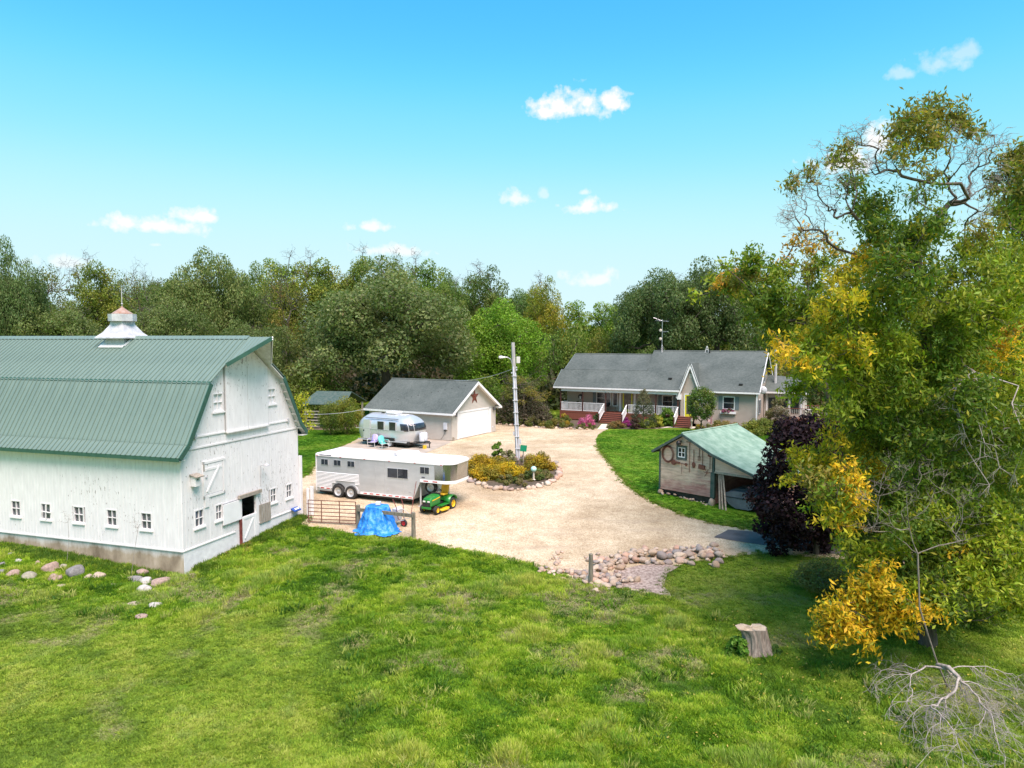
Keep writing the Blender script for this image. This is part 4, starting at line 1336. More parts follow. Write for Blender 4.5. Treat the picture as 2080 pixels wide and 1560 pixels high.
def local(root, x, y, z=0.0):
    a = root.rotation_euler[2]; c, n = math.cos(a), math.sin(a)
    return (root.location[0]+c*x-n*y, root.location[1]+n*x+c*y, root.location[2]+z)
bn = thing('porch_bench', 'grey slatted bench beside the porch door', 'bench', local(hs, 5.35, 1.75, PF), R(-27))
for k in range(4):
    m_ = MB(); m_.box(-.6,.6,-.2+k*.1,-.12+k*.1,.40,.43); m_.build('seat_slat', M['grey_wood'], bn)
for x in (-.52,.52):
    for y in (-.16,.16):
        m_ = MB(); m_.box(x-.03,x+.03,y-.03,y+.03,0,.40); m_.build('leg', M['grey_wood'], bn)
m_ = MB(); m_.lathe([(.02,.44),(.22,.48),(.26,.62),(.2,.78),(.02,.82)],12,(-.3,.05,0)); cu_ = m_.build('cushion', M['black'], bn)

# raised deck beyond the right gable
dk = thing('deck', 'red-brown raised deck with pale railing beside the house', 'deck', (27.9, 65.5, 0), R(-20))
m_ = MB(); m_.box(-2.6,3.4,-1.5,2.2,.62,.84); m_.build('deck_floor', M['deck_red'], dk)
for x in (-2.4, .2, 3.2):
    m_ = MB(); m_.box(x-.07,x+.07,-1.45,-1.31,-.1,.62); m_.build('support_post', M['deck_red'], dk)
for (p, q) in (((-2.55,-1.45),(3.35,-1.45)), ((-2.55,2.1),(3.35,2.1)), ((3.35,-1.4),(3.35,2.1))):
    m_ = MB(); m_.bar((*p,1.78),(*q,1.78),.02,sq=(.10,.05)); rl = m_.build('railing', M['deck_red'], dk)
    n = int(math.dist(p,q)/.15)
    for i in range(n+1):
        x = p[0]+(q[0]-p[0])*i/n; y = p[1]+(q[1]-p[1])*i/n
        m2 = MB(); m2.box(x-.022,x+.022,y-.022,y+.022,.84,1.76); m2.build('baluster', M['siding'], rl)
tb = thing('patio_table', 'white patio table on the raised deck', 'table', (27.6, 66.1, .84), R(10))
m_ = MB(); m_.lathe([(.02,.70),(.62,.70),(.64,.73),(.0,.74)],20); m_.build('table_top', M['white_trim'], tb)
for k in range(4):
    t = k*math.pi/2+.4; m_ = MB(); m_.bar((.4*math.cos(t),.4*math.sin(t),.70),(.5*math.cos(t),.5*math.sin(t),0),.025,6); m_.build('leg', M['white_trim'], tb)

# striped flag on a short staff by the small round tree
fl = thing('flag', 'drooping red, white and blue striped flag on a short staff', 'flag', local(hs, 15.35, -.55, 0), R(-27))
m_ = MB(); m_.bar((0,0,0),(.0,0,1.9),.014,6); m_.build('staff', M['galv_thin'], fl)
def flag_mesh():
    nu, nv = 18, 26; vs = []; fs = []; mi = []
    for j in range(nv+1):
        for i in range(nu+1):
            u, v = i/nu, j/nv
            w = .62*(1-.35*v)
            vs.append((.02+u*w*.85+.12*v*u, .05*math.sin(u*9+v*2)*(0.4+v)-.05*u, 1.85-v*1.12-u*.30))
    for j in range(nv):
        for i in range(nu):
            a = j*(nu+1)+i; fs.append((a,a+1,a+nu+2,a+nu+1))
            canton = (i < nu*.42 and j < nv*.40)
            mi.append(2 if canton else (0 if int(i*13/nu) % 2 == 0 else 1))
    me = bpy.data.meshes.new('cloth'); me.from_pydata(vs, [], fs)
    for c, nme in (((.50,.03,.04),'flag_red'),((.80,.79,.78),'flag_white'),((.03,.05,.20),'flag_blue')):
        me.materials.append(pm(nme, c, tuple(x*.9 for x in c), 4, .8))
    me.polygons.foreach_set('material_index', mi); me.polygons.foreach_set('use_smooth', [True]*len(fs))
    return me
cl = link('cloth', flag_mesh(), fl)
sm = cl.modifiers.new('thick', 'SOLIDIFY'); sm.thickness = .004
# small pale post statue at the foot of the side steps
gp = thing('garden_post', 'short cream garden post beside the side steps', 'post', local(hs, 14.25, -1.55, 0), 0)
m_ = MB(); m_.lathe([(.10,0),(.10,.06),(.06,.12),(.055,.62),(.09,.68),(.11,.78),(.07,.90),(.09,.96),(.0,1.02)],12); m_.build('shaft', M['walk'], gp, smooth=True)


# ================================================================== the old shed
sh = thing('shed', 'small weathered plank shed with faded mint roof and tools on its wall', 'shed', (8.01, 37.99, 0), R(-46))
SD = 5.6                       # length along the ridge
def sroof(x):
    return float(np.interp(x, [-.38, 1.47, 3.22, 6.2], [2.08, 3.16, 2.30, 1.30]))
# wall planks
def plank(parent, x0, x1, z0, z1, y0=-.02, y1=.02, top=None, k=0):
    m_ = MB(); p = .004*((k*5) % 3)
    if top: m_.prism([(x0,z0),(x1,z0)]+top, y0-p, y1, 'y')
    else: m_.box(x0, x1, y0-p, y1, z0, z1)
    return m_.build('plank', M['shed_board'], parent)
ph = .155
z = .06; k = 0
wx0, wx1, wz0, wz1 = 1.04, 1.64, 1.83, 2.50
while z < 3.05:
    z1 = min(z+ph-.006, 3.1)
    # roof line clip
    if z1 <= sroof(.03)-.10:
        spans = [(0.02, 3.12)]
    else:
        f = lambda zz: (.02 if zz < sroof(.03)-.1 else np.interp(zz+.1, [sroof(0), 3.16], [0, 1.47]), 3.12 if zz < sroof(3.12)-.1 else np.interp(-(zz+.1), [-3.16, -2.30], [1.47, 3.22]))
        a0, a1 = f(z); b0, b1 = f(z1)
        a1 = min(a1, 3.12); b1 = min(b1, 3.12)
        spans = None
        if a1-a0 > .15:
            if not (z < wz1 and z1 > wz0):
                plank(sh, a0, a1, z, z1, top=[(b1, z1), (b0, z1)], k=k)
            else:
                plank(sh, a0, wx0-.02, z, z1, top=[(wx0-.02, z1), (b0, z1)], k=k)
                plank(sh, wx1+.02, a1, z, z1, top=[(b1, z1), (wx1+.02, z1)], k=k)
    if spans:
        if z < wz1 and z1 > wz0: spans = [(0.02, wx0-.02), (wx1+.02, 3.12)]
        else:
            c = .6+((k*37) % 18)/10.0
            spans = [(0.02, c), (c+.005, 3.12)] if k % 3 == 1 else spans
        for (x0, x1) in spans: plank(sh, x0, x1, z, z1, k=k)
    z += ph; k += 1
m_ = MB(); m_.box(.02,3.12,.03,.06,.06,2.2); m_.build('wall_lining', M['dark_gap'], sh)
# lean-to front above the opening
z = 1.42; k = 3
while z < 2.25:
    z1 = z+ph-.006
    xa = 3.30; xe0 = np.interp(-(z+.12), [-2.30,-1.30], [3.22,6.2]); xe1 = np.interp(-(z1+.12), [-2.30,-1.30], [3.22,6.2])
    if xe0-xa > .15: plank(sh, xa, xe0, z, z1, top=[(max(xe1, xa+.01), z1), (xa, z1)], k=k)
    z += ph; k += 1
for (x, z0, z1, w, mt) in ((0.0,.02,2.10,.10,'shed_green'),(3.215,.02,2.22,.10,'shed_green')):
    m_ = MB(); m_.box(x-w/2, x+w/2, -.05, .06, z0, z1); m_.build('corner_board', M[mt], sh)
m_ = MB(); m_.box(3.06, 3.28, -.055, .10, .05, 1.36); m_.build('door_post', M['shed_green'], sh)
m_ = MB(); m_.box(3.28, 6.05, -.06, .05, 1.33, 1.42); m_.build('header', M['grey_wood'], sh)
m_ = MB(); m_.box(5.95, 6.05, -.02, .08, -.35, 1.33); m_.build('door_post', M['shed_green'], sh)
m_ = MB(); m_.box(-.03, .02, .06, SD-.3, .05, 2.05); m_.build('side_wall', M['shed_board'], sh)
m_ = MB(); m_.box(6.0, 6.05, .1, SD-.3, -.35, 1.25); m_.prism([(0,.05),(6.0,-.35),(6.0,1.25),(3.22,2.2),(1.47,3.05),(0,2.1)], SD-.35, SD-.3, 'y'); m_.build('rear_wall', M['shed_board'], sh)
m_ = MB(); m_.box(3.16, 3.2, .11, SD-.4, -.3, 2.15); m_.build('partition', M['shed_board'], sh)
# roof slopes, strips of roll roofing each a part
def sroof_strip(xa, xb, y0, y1):
    za, zb = sroof(xa), sroof(xb)
    d = Vector((xb-xa, 0, zb-za)); n = Vector((-d.z, 0, d.x)).normalized(); n = n if n.z > 0 else -n
    a, b, c, e = Vector((xa,y0,za)), Vector((xb,y0,zb)), Vector((xb,y1,zb)), Vector((xa,y1,za))
    m_ = MB(); m_.add([a,b,c,e,a+n*.045,b+n*.045,c+n*.045,e+n*.045], [(0,3,2,1),(4,5,6,7),(0,1,5,4),(1,2,6,5),(2,3,7,6),(3,0,4,7)])
    return m_.build('roofing_strip', M['roll_roof'], sh)
ny = 6
for (xa, xb) in ((-.38,1.47),(1.47,3.22),(3.22,4.75),(4.75,6.25)):
    for j in range(ny):
        y0 = -.24+(SD+.2)*j/ny; y1 = -.24+(SD+.2)*(j+1)/ny
        sroof_strip(xa, xb, y0+.004, y1-.004)
for (xa, xb) in ((-.38,1.47),(1.47,3.22),(3.22,6.22)):
    for y in (-.27, SD-.03):
        m_ = MB(); m_.bar((xa,y,sroof(xa)-.02),(xb,y,sroof(xb)-.02),.02,sq=(.03,.12)); m_.build('rake_board', M['shed_green'], sh)
m_ = MB(); m_.box(-.41,-.38,-.24,SD-.04,1.98,2.13); m_.build('eave_board', M['shed_green'], sh)
m_ = MB(); m_.bar((1.47,-.24,3.22),(1.47,SD-.04,3.22),.05,4); m_.build('ridge_strip', M['roll_roof'], sh)
# little green-framed window
f = MB()
for (x0,x1,z0,z1) in ((1.03,1.12,1.82,2.51),(1.56,1.65,1.82,2.51),(1.12,1.56,2.43,2.51),(1.12,1.56,1.82,1.90)): f.box(x0,x1,-.06,.03,z0,z1)
wd = f.build('window', M['shed_green'], sh)
f = MB()
for (x0,x1,z0,z1) in ((1.12,1.16,1.90,2.43),(1.52,1.56,1.90,2.43),(1.32,1.36,1.90,2.43),(1.16,1.32,2.39,2.43),(1.36,1.52,2.39,2.43),(1.16,1.32,1.90,1.95),(1.36,1.52,1.90,1.95),(1.16,1.32,2.15,2.18),(1.36,1.52,2.15,2.18)): f.box(x0,x1,-.045,.01,z0,z1)
f.build('sash', M['white_trim'], wd)
for (x0,x1) in ((1.16,1.32),(1.36,1.52)):
    for (z0,z1) in ((1.95,2.15),(2.18,2.39)):
        f = MB(); f.box(x0,x1,-.012,.0,z0,z1); f.build('pane', M['glass'], wd)
# footing stones under the shed
def rock_mesh(seed, sub=2, rough=.22, flat=.75):
    r = np.random.default_rng(seed)
    bm = bmesh.new(); bmesh.ops.create_icosphere(bm, subdivisions=sub, radius=1)
    ph1 = r.uniform(0, 6, 9); fr = r.uniform(.8, 2.4, 9)
    cuts = [(Vector(r.normal(0,1,3)).normalized(), r.uniform(.62,.9)) for _ in range(5)]
    for v in bm.verts:
        c = v.co.copy()
        d = 1+rough*(math.sin(c.x*fr[0]*2+ph1[0])*math.sin(c.y*fr[1]*2+ph1[1])+.6*math.sin(c.z*fr[2]*3+ph1[2]+c.x*2))
        c = c*d
        for (n, h) in cuts:
            k = c.dot(n)
            if k > h: c -= n*(k-h)*.85
        c.z *= flat
        v.co = c
    me = bpy.data.meshes.new('stone'); bm.to_mesh(me); bm.free()
    me.polygons.foreach_set('use_smooth', [True]*len(me.polygons))
    return me
ROCKS = [rock_mesh(s, 2) for s in range(8)]
for me in ROCKS: me.materials.append(M['rock'])
SMALL_ROCKS = [rock_mesh(40+s, 1, .2) for s in range(8)]
for me in SMALL_ROCKS: me.materials.append(M['rock'])
r_ = random.Random(5)
def stone(parent, x, y, z, s, small=True, flat=None):
    o = link('stone', r_.choice(SMALL_ROCKS if small else ROCKS), parent)
    o.location = (x, y, z); o.scale = (s*r_.uniform(.8,1.25), s*r_.uniform(.8,1.2), s*r_.uniform(.7,1.0))
    o.rotation_euler = (r_.uniform(-.3,.3), r_.uniform(-.3,.3), r_.uniform(0,6.28))
    return o
for i in range(46):
    x = r_.uniform(.1, 3.0); y = r_.uniform(-.25,.25)
    wx, wy, _ = local(sh, x, y)
    stone(sh, x, y, gz(wx, wy)+r_.uniform(-.02,.12), r_.uniform(.05,.12))
for (x, s) in ((.05,.17), (3.12,.24)):
    wx, wy, _ = local(sh, x, -.02); o = stone(sh, x, -.03, gz(wx, wy)+.10, s, False); o.scale = (s*.9, s*.9, s*1.25)
m_ = MB(); m_.box(.05,3.1,.06,.5,-.4,.05); m_.build('painted_underfloor_shade', M['black'], sh)  # black block standing in for the shade beneath the shed floor
# --- things hanging on the gable wall
def hung(name, label, cat, x, z):
    return thing(name, label, cat, local(sh, x, -.035, z), R(-46))
# (hoop of wire)
wo = hung('wire_coil', 'large coil of old fence wire hung left of the shed window', 'wire coil', .52, 2.0)
m_ = MB()
for k in range(7):
    rr = .33+.018*((k*3) % 5); pts = [(rr*.92*math.cos(t), -.02-.012*k, rr*1.15*math.sin(t)) for t in np.linspace(0, 2*math.pi, 25)]
    m_.path(pts, .012, 4)
m_.build('wire_loop', M['rust_dark'], wo)
m_ = MB(); m_.bar((0,.05,.36),(0,-.12,.38),.012,5); m_.build('nail', M['rust_dark'], wo)
def tool(name, label, x, ztop, zbot, head):
    t = hung(name, label, 'garden tool', x, ztop)
    ln = ztop-zbot
    m_ = MB(); m_.bar((0,-.03,0),(0,-.03,-ln),.016,6); m_.build('handle', M['rust_dark'], t)
    m_ = MB(); 
    if head == 'hook': m_.bar((-.22,-.03,-.01),(.24,-.03,-.02),.014,6)
    if head == 'shovel': m_.lathe([(.015,.16),(.10,.08),(.11,-.04),(.06,-.15),(.0,-.19)],10,(0,-.03,-ln),ry=.25)
    if head == 'fork':
        for i in range(4): m_.bar((-.07+i*.047,-.03,-ln+.02),(-.07+i*.047,-.04,-ln-.2),.009,5)
        m_.bar((-.08,-.03,-ln+.02),(.08,-.03,-ln+.02),.012,5)
    if head == 'scoop': m_.obox((-.02,-.06,-ln-.06),(.34,.10,.22),(0,.1,0))
    if head == 'axe': m_.obox((-.01,-.03,-.03),(.20,.06,.14),(0,.2,0))
    m_.build('tool_head', M['rust_dark'], t)
tool('iron_rod', 'long thin T-handled rod hung right of the shed window', 1.83, 2.78, 1.18, 'hook')
tool('spade', 'rusty round shovel hung on the middle of the shed wall', 2.08, 2.40, 1.62, 'shovel')
tool('pitchfork', 'short four-tined fork hung under the shed roof slope', 2.40, 2.60, 2.05, 'fork')
tool('scoop_shovel', 'wide rusty scoop shovel hung next to the fork on the shed', 2.59, 2.48, 1.62, 'scoop')
tool('maul', 'long-handled maul hung by the green corner post of the shed', 3.02, 2.24, 1.50, 'axe')
sw_ = hung('pulley', 'rusty pulley and chain hung below the shed window', 'pulley', .98, 1.60)
m_ = MB(); m_.lathe([(.13,-.04),(.15,0),(.13,.04)],14,(-.10,-.05,0),'y'); m_.build('pulley_wheel', M['rust_dark'], sw_)
m_ = MB(); m_.obox((.14,-.05,.01),(.28,.07,.10)); m_.bar((.25,-.05,0),(.62,-.05,-.03),.016,6); m_.bar((.40,-.05,-.02),(.40,-.05,-.56),.010,5); m_.lathe([(.07,-.01),(.085,0),(.07,.01)],10,(.66,-.05,-.03),'y'); m_.build('chain', M['rust_dark'], sw_)
sc_ = hung('iron_hook', 'small rusty iron hook cluster low on the shed wall', 'hook', 2.86, 1.28)
m_ = MB()
for t in (.3,1.2,2.1,2.9,4.0): m_.bar((0,-.03,0),(.20*math.cos(t),-.04,.24*math.sin(t)),.013,5)
m_.build('prong', M['rust_dark'], sc_)
lm = hung('barn_lamp', 'dark gooseneck lamp above the shed window', 'lamp', 1.32, 2.72)
m_ = MB(); m_.bar((0,.05,.05),(0,-.20,.06),.025,6); m_.build('arm', M['black'], lm)
m_ = MB(); m_.lathe([(.05,.10),(.12,.02),(.13,-.10)],12,(-.05,-.20,-.02)); m_.build('lamp_shade', M['black'], lm)
# boards leaning in the open bay, covered boat
for i, (x, dx, lab) in enumerate(((3.52,.30,'long pale board leaning in the shed opening, leftmost of three'),(3.62,.36,'long pale board leaning in the shed opening, middle of three'),(3.74,.42,'long pale board leaning in the shed opening, rightmost of three'))):
    a = local(sh, x, -.02, 1.30); b_ = local(sh, x+dx, -.42, 0)
    pl_ = MB(); bz = gz(b_[0], b_[1])+.03
    pl_.bar(a, (b_[0], b_[1], bz), .03, sq=(.075,.035)); o = pl_.build('leaning_board', M['grey_wood'])
    tag(o, lab, 'board', 'boards leaning in the shed opening')
bx, by, _ = local(sh, 4.75, .10)
bt = thing('covered_boat', 'small boat under a grey fitted cover in the shed bay', 'boat', (bx, by, gz(bx, by)+.05), R(-46+6))
vs = []; fs = []; nu, nv = 14, 18
for j in range(nv+1):
    t = j/nv; y = t*3.4
    wv = 1.02*(1-.85*max(0, t-.45)**1.6/.4)
    for i in range(nu+1):
        a = i/nu*2*math.pi
        cx, cz = math.cos(a), math.sin(a)
        px = wv*(.80 if cz < 0 else 1.0)*np.sign(cx)*abs(cx)**.55*.95
        pz = .55+(.34 if cz > 0 else .50)*np.sign(cz)*abs(cz)**.75
        vs.append((px, y, pz + .03*math.sin(a*5+j)))
for j in range(nv):
    for i in range(nu):
        a = j*(nu+1)+i; fs.append((a,a+1,a+nu+2,a+nu+1))
fs.append(tuple(range(nu, -1, -1)))
m_ = MB(); m_.add(vs, fs); m_.build('cover', M['grey_cover'], bt, smooth=False)
m_ = MB(); m_.path([(-.97,-.01,.60),(0,-.03,.58),(.97,-.01,.60)],.02,6); m_.build('hem_cord', M['black'], bt)

# ================================================================== horse trailer
tr = thing('horse_trailer', 'silver gooseneck horse trailer with white roof, parked by the barn', 'trailer', (-8.78, 37.02, 0), R(-23))
TB, TT, TW = .03, 1.93, 2.15
x_r, x_f, x_n = -1.88, 4.12, 5.85
# body: rear box and gooseneck nose as a plan outline with rounded nose
def nose_plan(n=9, yo=0.0):
    pts = []
    for i in range(n+1):
        t = i/n*math.pi/2
        pts.append((x_n-.02+.55*math.sin(t), .55-.55*math.cos(t)))
    for i in range(n+1):
        t = i/n*math.pi/2
        pts.append((x_n-.02+.55*math.cos(t), TW-.55+.55*math.sin(t)))
    return pts
m_ = MB(); m_.prism([(x_r,TB),(x_f,TB),(x_f+.42,.97),(x_n-.55,.97),(x_n-.55,TT),(x_r,TT)], 0, TW, 'y'); body = m_.build('body', M['alu'], tr)
npl = nose_plan()
m_ = MB(); m_.prism([(x_n-.55,0.002)]+npl+[(x_n-.55,TW-.002)], 1.10, TT-.002, 'z'); m_.build('nose', M['chrome'], tr, smooth=False)
m_ = MB(); m_.box(x_n-.95,x_n-.50,-.006,0.03,1.10,TT); m_.build('nose_seam_panel', M['alu'], tr)
m_ = MB(); m_.prism([(x_f+.40,-.012)]+[(a*1.0,b*1.0+(-.012 if b < 1 else .012)) for a, b in npl]+[(x_f+.40,TW+.012)], .95, 1.10, 'z'); m_.build('nose_skirt', M['white_roof'], tr)
# white roof with rounded eaves
rp = [(x_r-.02,-.02)]+[(a+.02,b+(-.02 if b < 1 else .02)) for a, b in npl]+[(x_r-.02,TW+.02)]
m_ = MB()
n = len(rp)
rings = []
for (ins, z) in ((0,TT-.02),(0,TT+.05),(.05,TT+.10),(.14,TT+.125)):
    cx, cy_ = 2.2, TW/2
    rings.append([(x-(ins if x > cx else -ins), y-(ins if y > cy_ else -ins), z) for x, y in rp])
vs = [p for rg in rings for p in rg]; fs = []
for k in range(3):
    for i in range(n): fs.append((k*n+i, k*n+(i+1)%n, (k+1)*n+(i+1)%n, (k+1)*n+i))
fs += [tuple(range(n-1,-1,-1)), tuple(3*n+i for i in range(n))]
m_.add(vs, fs); rf = m_.build('roof', M['white_roof'], tr)
m2 = MB(); m2.box(x_r,x_n,-.035,-.021,TT-.05,TT-.015); m2.build('drip_rail', M['white_trim'], rf)
for x in np.linspace(x_r+.1, x_n-.1, 6):
    m2 = MB(); m2.box(x-.05,x+.05,-.045,-.036,TT-.045,TT-.015); m2.build('marker_lamp', M['red_lens'], rf)
xx = x_r+.26
for w in (.09,.05,.07,.04,.08,.06,.08,.05,.07,.10,.06):    # illegible maker's lettering along the rear roof edge
    m2 = MB(); m2.box(xx,xx+w*.8,-.0335,-.0215,TT+.0,TT+.05); m2.build('lettering', pm('dark_decal', (.08,.08,.10), (.14,.14,.16), 5, .6) if xx == x_r+.26 else bpy.data.materials['dark_decal'], rf); xx += w
# air conditioner, vent
m2 = MB(); m2.box(2.65,3.75,.55,1.40,TT+.12,TT+.38); ac = m2.build('air_conditioner', M['white_roof'], tr, bevel=.10)
m3 = MB(); m3.box(2.68,2.86,.52,.545,TT+.17,TT+.32); m3.build('grille', M['galv'], ac)
m2 = MB(); m2.lathe([(.09,.12),(.09,.16),(.03,.24),(.0,.25)],12,(4.25,.7,TT)); m2.build('roof_vent', M['galv'], tr)
m2 = MB(); m2.box(2.9,3.9,.25,.50,TT+.115,TT+.14); m2.build('roof_hatch', M['white_trim'], tr)
# ribbed lower rear side: each extruded slat is a part
for k in range(12):
    z = .20+k*.072
    segs = [(x_r+.02, .85)]
    if z < .62: segs = [(x_r+.02, -.86), (.86, .88)] if z < .45 else [(x_r+.02, -.62), (.62, .88)]
    for (a, b) in segs:
        if b-a > .05:
            m2 = MB(); m2.prism([(0,z),(-.030,z+.012),(-.034,z+.030),(-.012,z+.046),(0,z+.048)], a, b, 'x'); m2.build('slat', M['white_roof'], body)
m2 = MB(); m2.box(x_r-.01,x_r+.03,-.03,-.001,TB,TT-.05); m2.build('corner_trim', M['white_roof'], body)
m2 = MB(); m2.box(x_f-.55,x_f-.52,-.012,-.001,TB,1.35); m2.build('panel_seam', M['alu_bright'], body)
for x in (.90, 1.9, 2.45):
    m2 = MB(); m2.box(x-.008,x+.008,-.008,-.001,TB+.05,TT-.06); m2.build('panel_seam', M['galv'], body)
m2 = MB(); m2.prism([(x_f-.06,TB),(x_f+.02,TB),(x_f+.44,.98),(x_f+.36,.98)], -.03, -.001, 'y'); m2.build('gooseneck_trim', M['alu_bright'], body)
# lower white strip with red reflectors
m2 = MB(); m2.box(.95,x_f-.02,-.018,-.001,TB+.02,TB+.13); st_ = m2.build('reflector_strip', M['white_roof'], body)
for x in np.linspace(1.25, 3.95, 8):
    m3 = MB(); m3.box(x-.11,x+.11,-.022,-.0185,TB+.05,TB+.10); m3.build('reflector', M['red_lens'], st_)
m2 = MB(); m2.box(x_r+.22,-.95,-.026,-.001,TB+.10,TB+.19); st2 = m2.build('reflector_strip', M['white_roof'], body)
for x in (-1.47,-1.10):
    m3 = MB(); m3.box(x-.11,x+.11,-.030,-.0265,TB+.12,TB+.17); m3.build('reflector', M['red_lens'], st2)
for x in (4.86, 5.38):
    m3 = MB(); m3.box(x-.13,x+.13,-.018,-.0125,1.00,1.05); m3.build('reflector', M['red_lens'], body)
m3 = MB(); m3.box(4.62,4.80,-.012,-.001,1.17,1.23); m3.build('model_badge', bpy.data.materials['dark_decal'], body)
# windows
def twin(x0, x1, z0, z1):
    f = MB(); f.box(x0-.03,x1+.03,-.022,-.001,z0-.03,z1+.03); w_ = f.build('window', M['alu_bright'], tr, bevel=.02)
    xm = (x0+x1)/2
    for (a, b) in ((x0,xm-.012),(xm+.012,x1)):
        g_ = MB(); g_.box(a,b,-.030,-.0225,z0,z1); g_.build('pane', M['glass'], w_, bevel=.012)
for x in (-1.52,-.70,.17): twin(x, x+.42, 1.44, 1.72)
twin(2.63, 3.82, 1.06, 1.53)
twin(4.55, 5.05, 1.40, 1.72)
m2 = MB(); m2.box(3.85,4.05,-.012,-.001,.35,.40); m2.box(2.62,2.66,-.03,-.001,.35,.45); m2.build('latch', M['galv'], tr)
# wheels under rounded arches
def wheel(parent, x, y, z, r, w, tyre, rim, axis='y', hub=None):
    t = MB(); t.lathe([(r*.62,-w/2),(r*.92,-w/2),(r,-w*.36),(r,w*.36),(r*.92,w/2),(r*.62,w/2)],26,(x,y,z),axis,caps=False); wo_ = t.build('wheel', tyre, parent, smooth=False)
    m3 = MB(); m3.lathe([(.0,-w*.30),(r*.16,-w*.32),(r*.20,-w*.20),(r*.50,-w*.16),(r*.58,-w*.46),(r*.66,-w*.49)],22,(x,y,z),axis,caps=False); m3.lathe([(.0,w*.30),(r*.16,w*.32),(r*.20,w*.20),(r*.50,w*.16),(r*.58,w*.46),(r*.66,w*.49)],22,(x,y,z),axis,caps=False); m3.build('rim', rim, wo_, smooth=True)
    return wo_
for x in (-.40,.40):
    wheel(tr, x, -.02, .08, .355, .22, M['rubber'], M['rim_silver']); wheel(tr, x, TW-.06, .08, .355, .22, M['rubber'], M['rim_silver'])
    m2 = MB()
    for i in range(14):
        a, b = math.pi*i/14, math.pi*(i+1)/14
        m2.add([(x+.44*math.cos(a),-.045,.06+.44*math.sin(a)),(x+.44*math.cos(b),-.045,.06+.44*math.sin(b)),(x+.365*math.cos(b),-.045,.06+.365*math.sin(b)),(x+.365*math.cos(a),-.045,.06+.365*math.sin(a)),
                (x+.44*math.cos(a),.0,.06+.44*math.sin(a)),(x+.44*math.cos(b),.0,.06+.44*math.sin(b)),(x+.365*math.cos(b),.0,.06+.365*math.sin(b)),(x+.365*math.cos(a),.0,.06+.365*math.sin(a))], [(0,1,2,3),(0,4,5,1),(3,2,6,7)])
    m2.build('wheel_arch', M['alu_bright'] if x > 0 else M['rubber'], tr)
    m2 = MB(); m2.lathe([(.0,-.008),(.375,-.008),(.375,0)],26,(x,-.002,.07),'y'); m2.build('wheel_well', M['black'], tr)
m2 = MB(); m2.box(x_r+.1,x_f-.1,.15,TW-.15,-.1,TB-.002); m2.build('chassis', M['black'], tr)
m2 = MB(); m2.bar((4.42,.22,-.33),(4.42,.22,.95),.05,4); m2.box(4.30,4.54,.10,.34,-.36,-.32); m2.build('landing_jack', M['galv'], tr)
m2 = MB(); m2.bar((5.55,TW/2,-.25),(5.55,TW/2,.98),.06,8); m2.box(5.42,5.68,TW/2-.13,TW/2+.13,.0,.2); m2.build('coupler', M['galv'], tr)
sp_ = wheel(tr, 4.86, .55, .62, .33, .2, M['rubber'], M['rim_silver'])
m2 = MB(); m2.box(5.12,5.42,.62,.64,.40,.80); m2.build('notice_board', M['white_trim'], tr)
m2 = MB(); m2.prism([(4.6,.5),(5.2,.5),(5.3,.93),(4.75,.93)], 1.0, TW-.2, 'y'); m2.build('front_locker', M['galv'], tr)

# ================================================================== travel trailer
av = thing('travel_trailer', 'rounded polished aluminium travel trailer with black windows beside the garage', 'trailer', (-8.5, 52.4, 0), R(-30))
AL0, AL1, AWD, AB, AT = -4.25, 1.30, 2.35, .46, 2.42
def av_shell(inset=0.0, name='shell'):
    nu, nv = 40, 22; vs = []; fs = []
    cx, hx = (AL0+AL1)/2, (AL1-AL0)/2-inset; cy_, hy = AWD/2, AWD/2-inset
    for j in range(nv+1):
        t = j/nv
        z = AB+inset+(AT-AB-2*inset)*t
        # section narrows to the floor a little and rounds over to the roof
        if t < .28: ky = .93+.07*(t/.28)
        elif t < .55: ky = 1.0
        else: ky = max(0.0, 1-((t-.55)/.45)**2.6)**.5 if t < 1 else 0.0
        ky = max(ky, .30) if t >= .97 else ky
        kx = 1-.06*((.3-t)/.3 if t < .3 else 0)-.32*max(0, (t-.45)/.55)**2.2
        for i in range(nu):
            a = 2*math.pi*i/nu
            c, s = math.cos(a), math.sin(a)
            p = 4.2
            den = (abs(c)**p+abs(s)**p)**(1/p)
            vs.append((cx+hx*kx*c/den, cy_+hy*ky*s/den, z))
    for j in range(nv):
        for i in range(nu): fs.append((j*nu+i, j*nu+(i+1)%nu, (j+1)*nu+(i+1)%nu, (j+1)*nu+i))
    fs += [tuple(range(nu-1,-1,-1)), tuple(nv*nu+i for i in range(nu))]
    m_ = MB(); m_.add(vs, fs); return m_
av_shell().build('shell', M['alu_bright'], av, smooth=True)
def panel_on(x0, x1, z0, z1, mat, name, y=-.012, th=.02, parent=av, bevel=.02):
    f = MB(); f.box(x0,x1,y-th,y+.03,z0,z1); return f.build(name, mat, parent, bevel=bevel)
for (x0, x1) in ((-1.90,-1.30),(-.77,-.18)):
    w_ = panel_on(x0-.04, x1+.04, 1.28, 1.96, M['alu'], 'window'); panel_on(x0, x1, 1.31, 1.93, M['glass'], 'pane', -.035, .01, w_)
dr = panel_on(-3.32,-2.64,.56,2.02, M['alu_bright'], 'door'); panel_on(-3.30,-3.22,1.10,1.22, M['black'], 'door_handle', -.035, .02, dr, 0)
m_ = MB(); m_.box(-4.05,.62,-.035,-.004,1.30,1.345); m_.build('belt_rail', M['alu'], av)
m_ = MB(); m_.box(-3.9,.8,-.012,.10,AB-.02,AB+.05); m_.build('bumper_rail', M['alu'], av)
m_ = MB(); m_.bar((-3.2,.10,2.16),(.0,.10,2.16),.035,8); aw = m_.build('rolled_awning', M['shutter'], av)
